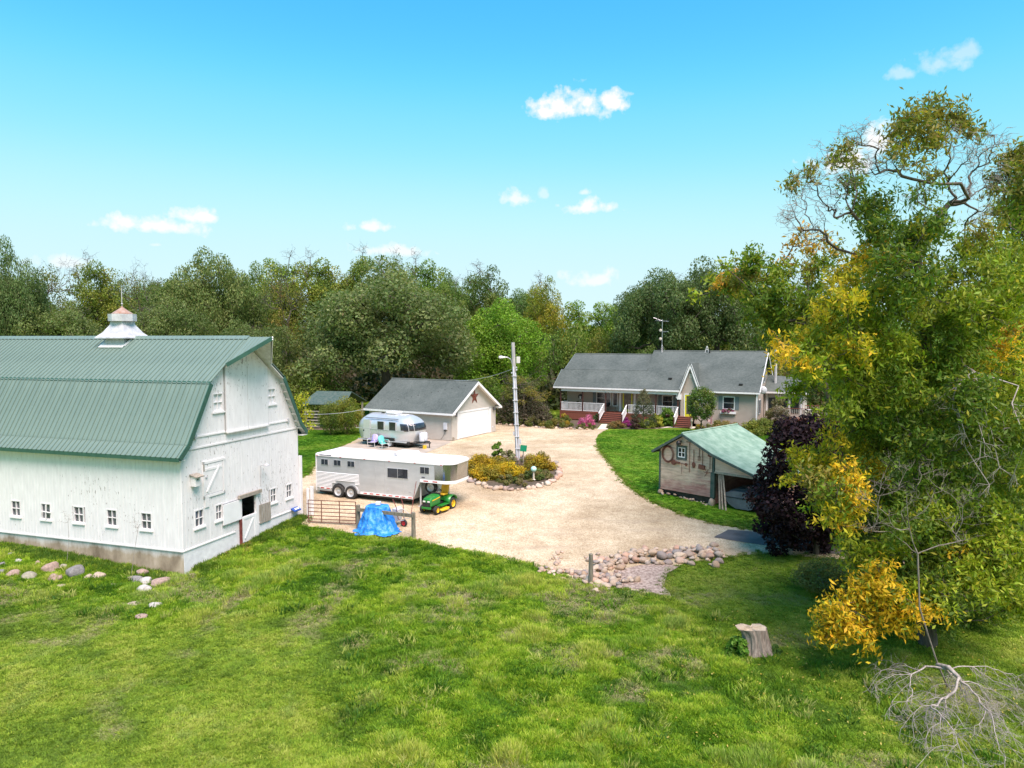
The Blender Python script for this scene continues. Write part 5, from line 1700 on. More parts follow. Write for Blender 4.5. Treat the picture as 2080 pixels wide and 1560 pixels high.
# wrap-around front windows follow the rounded front
def front_glass(a0, a1, z0, z1, nm, n=8):
    m_ = MB(); cx, hx = (AL0+AL1)/2, (AL1-AL0)/2; cy_, hy = AWD/2, AWD/2; vs = []; fs = []
    for k, z in enumerate(np.linspace(z0, z1, 5)):
        t = (z-AB)/(AT-AB)
        ky = 1.0 if t < .55 else (1-((t-.55)/.45)**2.6)**.5
        kx = 1-.32*max(0, (t-.45)/.55)**2.2
        for i in range(n+1):
            a = a0+(a1-a0)*i/n; c, s = math.cos(a), math.sin(a); den = (abs(c)**4.2+abs(s)**4.2)**(1/4.2)
            vs.append((cx+(hx*kx+.015)*c/den, cy_+(hy*ky+.015)*s/den, z))
    for k in range(4):
        for i in range(n): b = k*(n+1)+i; fs.append((b,b+1,b+n+2,b+n+1))
    m_.add(vs, fs); o = m_.build(nm, M['glass'], av, smooth=True)
    s = o.modifiers.new('thick','SOLIDIFY'); s.thickness = .012; s.offset = 0
front_glass(R(-57), R(-45), 1.30, 1.83, 'front_window')
front_glass(R(-43.5), R(-33), 1.34, 1.85, 'front_window')
front_glass(R(-31), R(31), 1.34, 1.85, 'front_window')
m_ = MB(); m_.box(-1.75,-.75,.75,1.6,2.40,2.62); m_.build('air_conditioner', M['white_roof'], av, bevel=.09)
m_ = MB(); m_.lathe([(.14,2.36),(.14,2.46),(.0,2.48)],14,(-2.3,1.1,0)); m_.build('roof_vent', M['black'], av)
m_ = MB(); m_.box(-.4,.1,.8,1.3,2.38,2.45); m_.build('roof_vent', M['white_roof'], av)
for x in (-1.5,-.8): wheel(av, x, .12, .34, .34, .2, M['rubber'], M['rim_silver'])
m_ = MB(); m_.box(-1.95,-.35,-.004,.2,.44,.74); m_.build('wheel_well', M['black'], av)
m_ = MB(); m_.box(-3.6,.9,.2,AWD-.2,.26,AB); m_.build('chassis', M['black'], av)
m_ = MB(); m_.bar((.95,.5,.42),(2.15,AWD/2,.42),.05,6); m_.bar((.95,AWD-.5,.42),(2.15,AWD/2,.42),.05,6); m_.bar((2.05,AWD/2,.02),(2.05,AWD/2,.55),.04,8); m_.build('tow_hitch', M['black'], av)
for y in (.85, 1.2):
    m_ = MB(); m_.lathe([(.0,.48),(.19,.50),(.21,.6),(.21,1.05),(.16,1.16),(.0,1.2)],16,(1.60,y,0)); m_.build('gas_bottle', M['conduit'], av, smooth=True)
m_ = MB(); m_.box(1.33,1.85,.55,1.5,.44,.50); m_.build('bottle_tray', M['black'], av)
m_ = MB(); m_.box(1.85,2.03,.62,.85,.0,.28); m_.build('wheel_chock', M['jd_yellow'], av)

# two metal lawn chairs
def lawn_chair(label, mat, loc, rz):
    c = thing('lawn_chair', label, 'chair', loc, rz, 'metal lawn chairs by the travel trailer')
    m_ = MB(); vs = []; fs = []
    for j in range(9):
        t = j/8; y = -.24+.46*t; z = .40-.05*math.sin(t*math.pi)
        for x in (-.25,0,.25): vs.append((x, y, z+.02*(abs(x) > .1)))
    for j in range(8):
        for i in range(2): a = j*3+i; fs.append((a,a+1,a+4,a+3))
    m_.add(vs, fs); s = m_.build('seat', mat, c, smooth=True); q = s.modifiers.new('t','SOLIDIFY'); q.thickness = .015
    m_ = MB(); vs = []; fs = []
    for j in range(9):
        t = j/8; z = .42+.50*t; y = .22+.16*t; w = .26*(1-.0*t)*(1 if t < .75 else 1-.55*(t-.75)/.25)
        for x in (-w,-w/3,w/3,w): vs.append((x, y+.04*(abs(x) > .15), z))
    for j in range(8):
        for i in range(3): a = j*4+i; fs.append((a,a+1,a+5,a+4))
    m_.add(vs, fs); s = m_.build('backrest', mat, c, smooth=True); q = s.modifiers.new('t','SOLIDIFY'); q.thickness = .015
    for e in (-1,1):
        m_ = MB(); m_.path([(e*.29,.36,.62),(e*.30,-.22,.60),(e*.30,-.28,.5),(e*.29,-.22,.03),(e*.29,.34,.02)],.016,6); m_.build('tube_leg', M['white_trim'], c)
        m_ = MB(); m_.obox((e*.30,.04,.625),(.06,.46,.02)); m_.build('armrest', mat, c, bevel=.008)
    m_ = MB(); m_.bar((-.29,-.24,.36),(.29,-.24,.36),.012,6); m_.bar((-.29,.3,.40),(.29,.3,.40),.012,6); m_.build('cross_bar', M['white_trim'], c)
    return c
lawn_chair('lilac metal lawn chair in front of the travel trailer', M['lilac'], (-10.45, 52.9, .04), R(-20))
lawn_chair('turquoise metal lawn chair in front of the travel trailer', M['aqua'], (-9.50, 52.2, .04), R(42))

# ================================================================== garden tractor
tx, ty = -3.72, 34.75
gt = thing('lawn_tractor', 'green lawn tractor with yellow seat, wheels and mower deck', 'tractor', (tx, ty, gz(tx, ty)+.02), R(-118))
# local +x is forward
def loft(secs, name, mat, parent, bevel=0, smooth=False):
    """secs: list of lists of points, equal length"""
    n = len(secs[0]); vs = [p for s in secs for p in s]; fs = []
    for k in range(len(secs)-1):
        for i in range(n): fs.append((k*n+i, k*n+(i+1)%n, (k+1)*n+(i+1)%n, (k+1)*n+i))
    fs += [tuple(range(n-1,-1,-1)), tuple((len(secs)-1)*n+i for i in range(n))]
    m_ = MB(); m_.add(vs, fs); return m_.build(name, mat, parent, bevel=bevel, smooth=smooth)
def hood_sec(x, w, zb, zt, dome=.06):
    return [(x,-w,zb),(x,w,zb),(x,w,zt-.10),(x,w*.82,zt-.02),(x,w*.4,zt),(x,-w*.4,zt),(x,-w*.82,zt-.02),(x,-w,zt-.10)]
hd_ = loft([hood_sec(.12,.27,.42,.86), hood_sec(.45,.27,.40,.84), hood_sec(.80,.255,.38,.78), hood_sec(.90,.23,.40,.72)], 'hood', M['jd_green'], gt, bevel=.012)
m2 = MB(); m2.box(.885,.93,-.21,.21,.36,.57); m2.build('grille', M['black'], hd_, bevel=.012)
for e in (-1,1):
    m2 = MB(); m2.box(.90,.925,e*.13-.07,e*.13+.07,.585,.655); m2.build('headlamp', M['lamp_glass'], hd_, bevel=.008)
    m2 = MB(); m2.bar((.14,e*.276,.73),(.78,e*.262,.66),.02,sq=(.012,.045)); m2.build('side_stripe', M['jd_yellow'], hd_)
m2 = MB(); m2.box(.86,.96,-.26,.26,.25,.36); m2.build('front_bumper', M['jd_green'], gt, bevel=.02)
m2 = MB(); m2.box(-.75,.9,-.16,.16,.24,.40); m2.build('frame', M['black'], gt)
m2 = MB(); m2.box(.05,.13,-.26,.26,.42,.92); m2.build('dashboard', M['black'], gt, bevel=.02)
m2 = MB(); m2.bar((.05,0,.88),(-.12,0,1.02),.022,8); sw2 = m2.build('steering_column', M['black'], gt)
m3 = MB()
ctr = Vector((-.13,0,1.03)); ax = Vector((-.55,0,.83)).normalized(); e1 = Vector((0,1,0)); e2 = ax.cross(e1)
pts = [ctr+(e1*math.cos(t)+e2*math.sin(t))*.17 for t in np.linspace(0,2*math.pi,17)]
m3.path([tuple(p) for p in pts],.017,6); m3.bar(tuple(ctr-e1*.16),tuple(ctr+e1*.16),.012,5); m3.build('steering_wheel', M['black'], sw2)
for e in (-1,1):
    m2 = MB(); m2.box(-.42,.42,e*.40-.14,e*.40+.14,.34,.375); m2.build('footrest', M['jd_green'], gt, bevel=.01)
    # rear fender
    vs = []; fs = []
    for i in range(11):
        t = math.pi*(.02+.90*i/10); x = -.66+.36*math.cos(t)*1.05; z = .30+.36*math.sin(t)
        for yy in (e*.20, e*.56): vs.append((x,yy,z+.06))
    for i in range(10): fs.append((2*i,2*i+1,2*i+3,2*i+2))
    m2 = MB(); m2.add(vs, fs); o = m2.build('rear_fender', M['jd_green'], gt, smooth=True); q = o.modifiers.new('t','SOLIDIFY'); q.thickness = .025
    wheel(gt, -.66, e*.42, .285, .29, .25, M['rubber'], M['jd_yellow'])
    wheel(gt, .62, e*.40, .19, .195, .16, M['rubber'], M['jd_yellow'])
m2 = MB(); m2.box(-1.0,-.35,-.22,.22,.45,.66); m2.build('seat_base', M['jd_green'], gt, bevel=.02)
m2 = MB(); m2.box(.55,.68,-.38,.38,.16,.24); m2.build('front_axle', M['black'], gt)
m2 = MB(); m2.obox((-.48,0,.74),(.46,.46,.10),(0,R(-5),0)); se = m2.build('seat', M['seat_yellow'], gt, bevel=.045)
m2 = MB(); m2.obox((-.74,0,.99),(.10,.44,.46),(0,R(-14),0)); m2.build('seat_back', M['seat_yellow'], gt, bevel=.045)
dpl = [(.42,-.58),(.36,-.66),(-.05,-.68),(-.30,-.60),(-.34,0),(-.30,.56),(-.05,.62),(.34,.58),(.46,.42),(.46,-.42)]
m2 = MB(); m2.prism(dpl, .09, .20, 'z'); m2.build('mower_deck', M['jd_yellow'], gt, bevel=.03)
m2 = MB(); m2.prism([(x*.8,y*.82) for x, y in dpl], .201, .235, 'z'); m2.build('deck_cover', M['jd_yellow'], gt, bevel=.02)
for e in (-1,1):
    m2 = MB(); m2.lathe([(.0,-.02),(.07,-.02),(.07,.02),(.0,.02)],12,(.46,e*.5,.08),'y'); m2.build('gauge_wheel', M['black'], gt)

# ================================================================== gate, fence, tarp, wheelbarrow
def rail_obj(parent, name, a, b, r, mat, n=8): return MB().bar(a, b, r, n).build(name, mat, parent)
g0, g1 = Vector((-9.52, 32.75, -.47)), Vector((-7.22, 32.35, -.50))
gt_ = thing('tube_gate', 'rusty brown tubular farm gate beside the barn corner', 'gate', tuple(g0), math.atan2(g1.y-g0.y, g1.x-g0.x))
gl_ = (g1-g0).length
zs_ = [.06,.20,.36,.54,.72,.90,1.08]
for z in zs_: rail_obj(gt_, 'rail', (0,0,z), (gl_,0,z), .020, M['rust_dark'])
for x in (0, gl_*.28, gl_*.66, gl_): rail_obj(gt_, 'upright', (x,-.002,.05), (x,-.002,1.09), .022, M['rust_dark'])
for z in (.3,.9): rail_obj(gt_, 'hinge', (-.08,0,z), (.02,0,z), .018, M['rust_dark'])
def post(label, x, y, h, r, grp='weathered fence posts', z=None, lean=0):
    z0 = gz(x, y) if z is None else z
    m_ = MB(); m_.lathe([(r,-.15),(r*1.02,.3),(r*.96,h*.7),(r*.92,h-.02),(r*.7,h)],10); o = m_.build('fence_post', M['post_wood'])
    o.location = (x, y, z0); o.rotation_euler = (0, R(lean), 0)
    tag(o, label, 'post', grp); return o
post('weathered fence post left of the blue tarp, holding a rail', -7.02, 31.98, 1.12, .10)
post('weathered fence post right of the blue tarp, at the grass edge', -4.33, 30.75, 1.16, .095)
post('lone weathered fence post beside the rock pile', 2.89, 25.56, 1.15, .085)
rl_ = MB(); rl_.bar((-7.02,31.85,.38),(-4.33,30.62,.40),.06, sq=(.07,.15)); o = rl_.build('fence_rail', M['post_wood']); tag(o, 'sagging grey wooden rail running in front of the blue tarp', 'rail')
# tarp draped over something narrow with a flat top
tp_ = thing('tarp', 'crumpled bright blue tarpaulin draped over a covered machine', 'tarp', (-6.10, 31.75, gz(-6.1,31.75)), R(-15))
nu, nv = 84, 34; vs = []; fs = []
rt_ = np.random.default_rng(3)
phs = rt_.uniform(0, 6.28, 8)
for j in range(nv+1):
    t = j/nv
    for i in range(nu):
        a = 2*math.pi*i/nu; c, s = math.cos(a), math.sin(a)
        den = (abs(c)**3+abs(s)**3)**(1/3)
        rx = .50+.40*t**1.3; ry = .40+.30*t**1.2
        fold = t*(.055*math.sin(a*7+phs[0]+t*2.2)+.040*math.sin(a*13+phs[1]-t*3)+.025*math.sin(a*21+phs[2]+t*5))
        if t < .14: rr = (t/.14)**.8; z = 1.18-.03*rr+.02*math.sin(a*3)*rr; k = rr*.92; fold = 0
        else:
            u = (t-.14)/.86; z = 1.15*(1-u)+.015+.03*math.sin(a*5+phs[3])*u*(1-u)*4; k = .92+.08*u
            if u > .86: k += (u-.86)*1.2*(1+.6*math.sin(a*6+phs[4]))
            if u > .86: z = max(z*.5, .012+.035*(1+math.sin(a*11+phs[5]))*(u-.84)*4)
        cr_ = t*(.030*math.sin(a*31+9*t+phs[6])*math.sin(17*t+a*3)+.022*math.sin(a*45-23*t+phs[7]))+t*t*.05*math.sin(a*4+phs[3]+6*t)
        vs.append((c/den*(rx*k+fold+cr_)+.05*t, s/den*(ry*k+fold+cr_)-.12*t*t, z+.5*cr_*(t < .98)))
for j in range(nv):
    for i in range(nu): fs.append((j*nu+i, j*nu+(i+1)%nu, (j+1)*nu+(i+1)%nu, (j+1)*nu+i))
fs.append(tuple(range(nu-1,-1,-1)))
m_ = MB(); m_.add(vs, fs); o = m_.build('cloth', M['tarp'], tp_, smooth=True)
m_ = MB(); m_.obox((.05,.0,1.26),(.22,.26,.14),(0,0,.3)); m_.build('weight_block', M['conduit'], tp_, bevel=.02)
wb = thing('wheelbarrow', 'grey wheelbarrow tipped up behind the blue tarp', 'wheelbarrow', (-5.35, 32.45, gz(-5.35,32.45)), R(-28))
m_ = MB(); m_.add([(-.10,-.24,.18),(-.10,.24,.18),(-.02,.30,.86),(-.02,-.30,.86),(.16,-.18,.26),(.16,.18,.26),(.20,.22,.78),(.20,-.22,.78)], [(4,5,6,7),(0,4,7,3),(1,2,6,5),(0,1,5,4),(3,7,6,2)])
o = m_.build('tray', M['galv'], wb); q = o.modifiers.new('t','SOLIDIFY'); q.thickness = .012
wheel(wb, .42, 0, .17, .17, .09, M['rubber'], M['red_lens'])
for e in (-1,1):
    m_ = MB(); m_.path([(.42,e*.07,.17),(.25,e*.2,.40),(.20,e*.26,.9),(.02,e*.30,1.30)],.018,6); m_.build('handle', M['red_post'], wb)
    m_ = MB(); m_.path([(.22,e*.22,.75),(.62,e*.2,.55),(.55,e*.2,.35),(.25,e*.2,.3)],.014,6); m_.build('leg_bracket', M['galv'], wb)
tl = MB(); tl.bar((-4.92,34.05,gz(-4.92,34.05)),(-4.78,35.05,1.02),.016,6); o = tl.build('broom_handle', M['red_post']); tag(o, 'thin wooden handle leaning on the horse trailer near its front', 'pole')

# ================================================================== utility pole with yard lamp
up = thing('utility_pole', 'leaning grey utility pole with meter conduit rising from the flower island', 'pole', (.40, 46.6, 0), 0)
def pp(t): return Vector((-.34*t/7.9, .05*t/7.9, t))
m_ = MB()
m_.bar(pp(-.3), pp(7.9), .155, 12, .115); m_.build('shaft', M['pole_wood'], up)
m_ = MB(); m_.bar(pp(.3)+Vector((-.06,-.16,0)), pp(6.3)+Vector((-.04,-.13,0)), .05, 8); cd = m_.build('conduit', M['conduit'], up)
m_ = MB(); m_.bar(pp(.3)+Vector((.10,-.14,0)), pp(5.9)+Vector((.08,-.12,0)), .035, 8); m_.build('conduit', M['conduit'], up)
for t in np.arange(.9, 5.9, .8):
    m_ = MB(); c_ = pp(t); m_.obox((c_.x, c_.y-.15, c_.z), (.34,.14,.05)); m_.build('strap', M['galv'], up)
for (t, dx, s) in ((1.35,.20,(.14,.14,.30)),(1.9,-.20,(.12,.12,.24)),(.95,.22,(.14,.14,.22))):
    m_ = MB(); c_ = pp(t); m_.obox((c_.x+dx, c_.y-.08, c_.z), s); m_.build('switch_box', M['galv'], up)
m_ = MB(); c_ = pp(6.75); m_.obox((c_.x+.30,c_.y-.02,c_.z),(.24,.24,.42)); m_.build('transformer_box', M['soffit'], up, bevel=.02)
m_ = MB(); c_ = pp(6.6); m_.path([(c_.x-.10,c_.y-.05,c_.z-.15),(c_.x-.18,c_.y-.1,c_.z+.18),(c_.x-.40,c_.y-.15,c_.z+.33),(c_.x-.62,c_.y-.2,c_.z+.34)],.025,8); la = m_.build('lamp_arm', M['galv_thin'], up)
m2 = MB(); m2.lathe([(.0,-.03),(.05,-.02),(.06,.10),(.10,.22),(.09,.36),(.0,.42)],12,(c_.x-.58,c_.y-.2,c_.z+.33),'x'); o = m2.build('lamp_head', M['white_trim'], la, smooth=True)
o.scale = (-1,1,1); o.location = (2*(c_.x-.58),0,0)
for t in (5.9,6.1,6.25):
    m_ = MB(); c_ = pp(t); m_.lathe([(.04,-.05),(.055,0),(.04,.05)],8,(c_.x+(.16 if t > 6 else -.16),c_.y-.14,c_.z)); m_.build('insulator', M['galv'], up)
def wire(name, label, a, b, sag, r=.011):
    pts = []
    for i in range(15):
        t = i/14; p = Vector(a).lerp(Vector(b), t); p.z -= sag*4*t*(1-t); pts.append(tuple(p))
    m_ = MB(); m_.path(pts, r, 5); o = m_.build(name, M['conduit']); tag(o, label, 'cable')
wire('service_cable', 'pale cable sagging from the utility pole to the garage ridge', (.40-.27, 46.5, 6.2), local(gar, GW/2, 2.0, APX+.08), .25)
wire('service_cable', 'pale cable running from the garage eave towards the barn', local(gar, -.35, 8.4, GE-.2), (-16.6, 50.5, 2.9), .3)
sg = thing('small_sign', 'small green square sign on a stake behind the yellow shrubs', 'sign', (.72, 44.6, 0), R(15))
m_ = MB(); m_.box(-.03,.03,-.02,.02,0,1.05); m_.build('stake', M['grey_wood'], sg)
m_ = MB(); m_.obox((0,-.035,1.22),(.42,.03,.40),(0,R(8),0)); m_.build('panel', M['sign_green'], sg)

# ================================================================== pavilion behind the barn
pv = thing('pavilion', 'small open shelter with dark green roof half hidden under the oaks', 'shelter', (-16.7, 64.5, 0), R(-14))
m_ = MB(); m_.add([(-1.9,-1.6,2.35),(2.4,-1.6,2.35),(2.0,.6,3.35),(-1.5,.6,3.35),(-1.9,-1.6,2.28),(2.4,-1.6,2.28),(2.0,.6,3.28),(-1.5,.6,3.28)], [(0,1,2,3),(7,6,5,4),(0,4,5,1),(1,5,6,2),(2,6,7,3),(3,7,4,0)])
m_.add([(-1.9,2.8,2.35),(2.4,2.8,2.35),(2.0,.6,3.35),(-1.5,.6,3.35),(-1.9,2.8,2.28),(2.4,2.8,2.28),(2.0,.6,3.28),(-1.5,.6,3.28)], [(0,3,2,1),(4,5,6,7),(0,1,5,4),(1,2,6,5),(3,0,4,7)])
m_.build('roof', M['shed_green'], pv)
for x in (-1.6,2.1):
    for y in (-1.3,2.5):
        m_ = MB(); m_.box(x-.07,x+.07,y-.07,y+.07,0,2.3); m_.build('post', M['grey_wood'], pv)
for k in range(6):
    m_ = MB(); m_.box(-1.55,-.2,-1.36,-1.32,.25+k*.27,.36+k*.27); m_.build('rail', M['grey_wood'], pv)
m_ = MB(); m_.box(-1.9,2.4,-1.6,2.8,.0,.08); m_.build('floor', M['dirt'], pv)


# ================================================================== boulders below the barn
BOULDERS = [
 ('pinkish boulder right at the foot of the barn corner', 'b_pink', -12.05, 26.221, -0.868, 0.251, 0.6),
 ('broad flat pink boulder, largest of the group near the barn corner', 'b_pink', -12.937, 25.614, -0.882, 0.375, 0.55),
 ('whitish boulder touching another white one below the barn corner', 'b_pale', -13.547, 25.709, -0.86, 0.285, 0.6),
 ('pale grey boulder just below the whitish one', 'b_pale', -13.197, 24.925, -0.893, 0.287, 0.62),
 ('pale rounded boulder lying alone in the mown grass', 'b_pale', -12.086, 23.518, -0.93, 0.262, 0.55),
 ('small pale pink boulder, the lowest and nearest one', 'b_pink', -12.072, 22.625, -0.948, 0.226, 0.5),
 ('salmon pink boulder against the footing behind the white ones', 'b_pink', -14.137, 26.602, -0.807, 0.261, 0.55),
 ('grey boulder left of the whitish boulder', 'b_grey', -13.938, 25.866, -0.84, 0.234, 0.7),
 ('half buried brown boulder left of the white pair', 'b_olive', -14.256, 25.981, -0.824, 0.172, 0.6),
 ('large dark grey angular boulder midway along the barn footing', 'b_grey', -16.419, 26.19, -0.726, 0.379, 0.85),
 ('low tan boulder right of the dark grey angular one', 'b_tan', -15.469, 26.05, -0.772, 0.241, 0.6),
 ('thin tan slab just right of the dark grey boulder', 'b_tan', -15.806, 25.967, -0.763, 0.209, 0.45),
 ('big round pinkish boulder, upper one of the left row', 'b_pink', -17.576, 26.494, -0.656, 0.343, 0.85),
 ('brown rounded boulder below the big pinkish one', 'b_pink', -16.841, 25.636, -0.742, 0.266, 0.8),
 ('mossy olive boulder second from the left row end', 'b_olive', -17.838, 25.772, -0.696, 0.293, 0.75),
 ('pink-brown boulder third from the left picture edge', 'b_pink', -18.536, 25.887, -0.661, 0.252, 0.8),
 ('dark grey boulder cut by the left picture edge', 'b_grey', -19.048, 26.067, -0.628, 0.197, 0.7),
 ('small dark boulder at the left edge above the grey one', 'b_grey', -19.63, 26.805, -0.566, 0.167, 0.8),
 ('small pink boulder up near the footing on the left', 'b_pink', -18.317, 26.936, -0.589, 0.152, 0.8),
 ('small pale stone in the weeds at the far left', 'b_pale', -19.281, 27.203, -0.538, 0.155, 0.5),
 ('small grey stone near the footing at the far left', 'b_grey', -20.018, 27.899, -0.499, 0.135, 0.8),
 ('thin pale slab in the grass below the brown boulder', 'b_tan', -16.244, 25.147, -0.791, 0.195, 0.35),
 ('flat tan stone half sunk below the grey boulder', 'b_tan', -13.905, 24.964, -0.871, 0.187, 0.35),
 ('small brown stone left of the flat tan stone', 'b_pink', -14.509, 25.286, -0.84, 0.106, 0.8),
 ('long thin pale stone sunk in the grass', 'b_tan', -12.916, 23.731, -0.925, 0.257, 0.25),
 ('small grey boulder between the pink and dark grey ones', 'b_olive', -17.201, 26.731, -0.658, 0.16, 0.8),
]
for i, (lab, mt, x, y, z, r, fl) in enumerate(BOULDERS):
    me = rock_mesh(100+i, 3, .16, 1.0); me.name = 'boulder'; me.materials.append(M[mt])
    o = link('boulder', me)
    o.location = (x, y, z + r*fl*.12); o.scale = (r, r*.85, r*fl); o.rotation_euler = (0, 0, i*1.3)
    tag(o, lab, 'boulder', 'boulders below the barn')

# ------------------------------------------------------------------ rock border of the driveway
rw_ = thing('rock_border', 'curved pile of rounded field stones edging the gravel drive', 'rock wall')
ROCKLINE = [
 (1.147, 27.068, -0.846),
 (1.705, 26.802, -0.855),
 (2.344, 26.535, -0.861),
 (2.978, 26.325, -0.866),
 (3.416, 26.118, -0.871),
]
ROCKLINE2 = [
 (3.229, 27.374, -0.829),
 (3.895, 27.581, -0.817),
 (4.646, 28.005, -0.793),
 (5.62, 28.442, -0.768),
 (6.687, 28.721, -0.752),
 (7.7, 28.721, -0.752),
 (8.647, 28.497, -0.765),
]
ROCKPILE = [
 (3.131, 26.856, -0.853),
 (3.47, 26.535, -0.861),
 (3.679, 26.015, -0.873),
 (3.91, 25.713, -0.88),
 (4.136, 25.418, -0.887),
 (3.219, 26.015, -0.873),
 (3.527, 25.565, -0.883),
 (2.943, 26.015, -0.873),
]
r_ = random.Random(11)
def strew(line, n, width, s0, s1, heap=.0, parent=rw_):
    L_ = [Vector(p) for p in line]
    segs = [(a, b, (b-a).length) for a, b in zip(L_[:-1], L_[1:])]; tot = sum(s[2] for s in segs)
    for k in range(n):
        d = r_.uniform(0, tot)
        for a, b, l in segs:
            if d <= l: break
            d -= l
        p = a.lerp(b, d/l); off = r_.gauss(0, width)
        nrm = Vector((-(b-a).y, (b-a).x, 0)).normalized()
        p = p+nrm*off; s = r_.uniform(s0, s1)
        h = max(0, heap*(1-abs(off)/(2*width)))*r_.random()
        stone(parent, p.x, p.y, gz(p.x, p.y)+s*.45+h, s, s < .16)
strew(ROCKLINE2, 185, .42, .08, .20, .18)
strew(ROCKLINE, 66, .22, .07, .15, .08)
strew(ROCKPILE, 80, .40, .08, .18, .12)
ROCKLINE3 = [
 (1.985, 29.007, -0.736),
 (1.766, 28.442, -0.768),
 (1.828, 27.844, -0.802),
 (1.766, 27.477, -0.823),
]
rs = thing('rock_spill', 'short row of small grey stones lying in the gravel', 'rocks')
strew(ROCKLINE3, 26, .10, .06, .11, 0, rs)

# ================================================================== foliage kit
def leaves_arrays(cen, nrm, length, width, cols, rg, droop=0.0):
    N_ = len(cen)
    nrm = nrm/np.maximum(np.linalg.norm(nrm, axis=1, keepdims=True), 1e-6)
    ref = rg.normal(0, 1, (N_, 3))
    if droop: ref[:, 2] -= droop*2
    t = np.cross(nrm, np.cross(ref, nrm)); t /= np.maximum(np.linalg.norm(t, axis=1, keepdims=True), 1e-6)
    b = np.cross(nrm, t)
    Lh = (length*.5)[:, None]; Wh = (width*.5)[:, None]
    v = np.stack([cen-t*Lh, cen+b*Wh-nrm*Wh*.25, cen+t*Lh, cen-b*Wh-nrm*Wh*.25], 1).reshape(-1, 3)
    f = np.arange(N_*4).reshape(-1, 4)
    c = np.repeat(cols, 4, axis=0)
    return v, f, c
def clump_leaves(clusters, per, lsize, aspect, rg, shell=.55, up=.25, rand=.75, droop=0.0, squash=.8, soft=0.0):
    """clusters rows: x,y,z,r,cr,cg,cb,density"""
    C_, Nn, S_, K_ = [], [], [], []
    for (x, y, z, r, cr, cg, cb, dn) in clusters:
        n = max(3, int(per*dn*(r/1.0)**1.7))
        d = rg.normal(0, 1, (n, 3)); d /= np.linalg.norm(d, axis=1, keepdims=True)
        rad = r*(shell+(1.08-shell)*rg.random(n)**.7)
        p = d*rad[:, None]; p[:, 2] *= squash
        if soft:   # loose drooping sprays instead of a round clump
            k = max(3, n//26); sc = rg.normal(0, .46*r, (k, 3)); sc[:, 2] *= .8
            ax = rg.normal(0, 1, (k, 3)); ax[:, 2] = ax[:, 2]*.4-.55; ax /= np.linalg.norm(ax, axis=1, keepdims=True)
            w = rg.integers(0, k, n); u = rg.uniform(-.5, 1.0, n)
            p = sc[w]+ax[w]*(u*soft*rg.uniform(.25, .5, n))[:, None]+rg.normal(0, .09*soft, (n, 3))
            d = d*.6+p/np.maximum(np.linalg.norm(p, axis=1, keepdims=True), 1e-6)*.4
        C_.append(p+np.array([x, y, z]))
        Nn.append(d+np.array([0, 0, up])+rg.normal(0, rand, (n, 3)))
        S_.append(lsize*rg.uniform(.5, 1.4, n))
        jit = rg.normal(1, .16, (n, 1))*np.array([[cr, cg, cb]])*(1+rg.normal(0, .07, (n, 3)))
        if soft:
            alt = np.array([(.15,.215,.024), (.23,.29,.024), (.11,.175,.020), (.34,.32,.024)])[rg.integers(0, 4, n)]
            m_ = (rg.random(n) < .22)[:, None]
            jit = np.where(m_, alt*rg.normal(1, .14, (n, 1)), jit)
        K_.append(np.clip(jit, .004, 1))
    cen = np.concatenate(C_); nn = np.concatenate(Nn); sz = np.concatenate(S_); kk = np.concatenate(K_)
    return leaves_arrays(cen, nn, sz, sz*aspect, kk, rg, droop)
def tubes(segs):
    """segs: list of (p, q, r0, r1, sides) -> arrays of quads"""
    V, F = [], []; base = 0
    for p, q, r0, r1, n in segs:
        p = np.asarray(p, float); q = np.asarray(q, float); d = q-p; l = np.linalg.norm(d)
        if l < 1e-5: continue
        d = d/l; up = np.array([0,0,1.]) if abs(d[2]) < .95 else np.array([0,1.,0])
        a = np.cross(d, up); a /= np.linalg.norm(a); b = np.cross(a, d)
        t = np.arange(n)*2*math.pi/n
        ring = np.cos(t)[:, None]*a+np.sin(t)[:, None]*b
        V.append(p-d*r0*.3+ring*r0); V.append(q+ring*r1)
        i = np.arange(n); F.append(np.stack([base+i, base+(i+1) % n, base+n+(i+1) % n, base+n+i], 1)); base += 2*n
    return np.concatenate(V), np.concatenate(F)
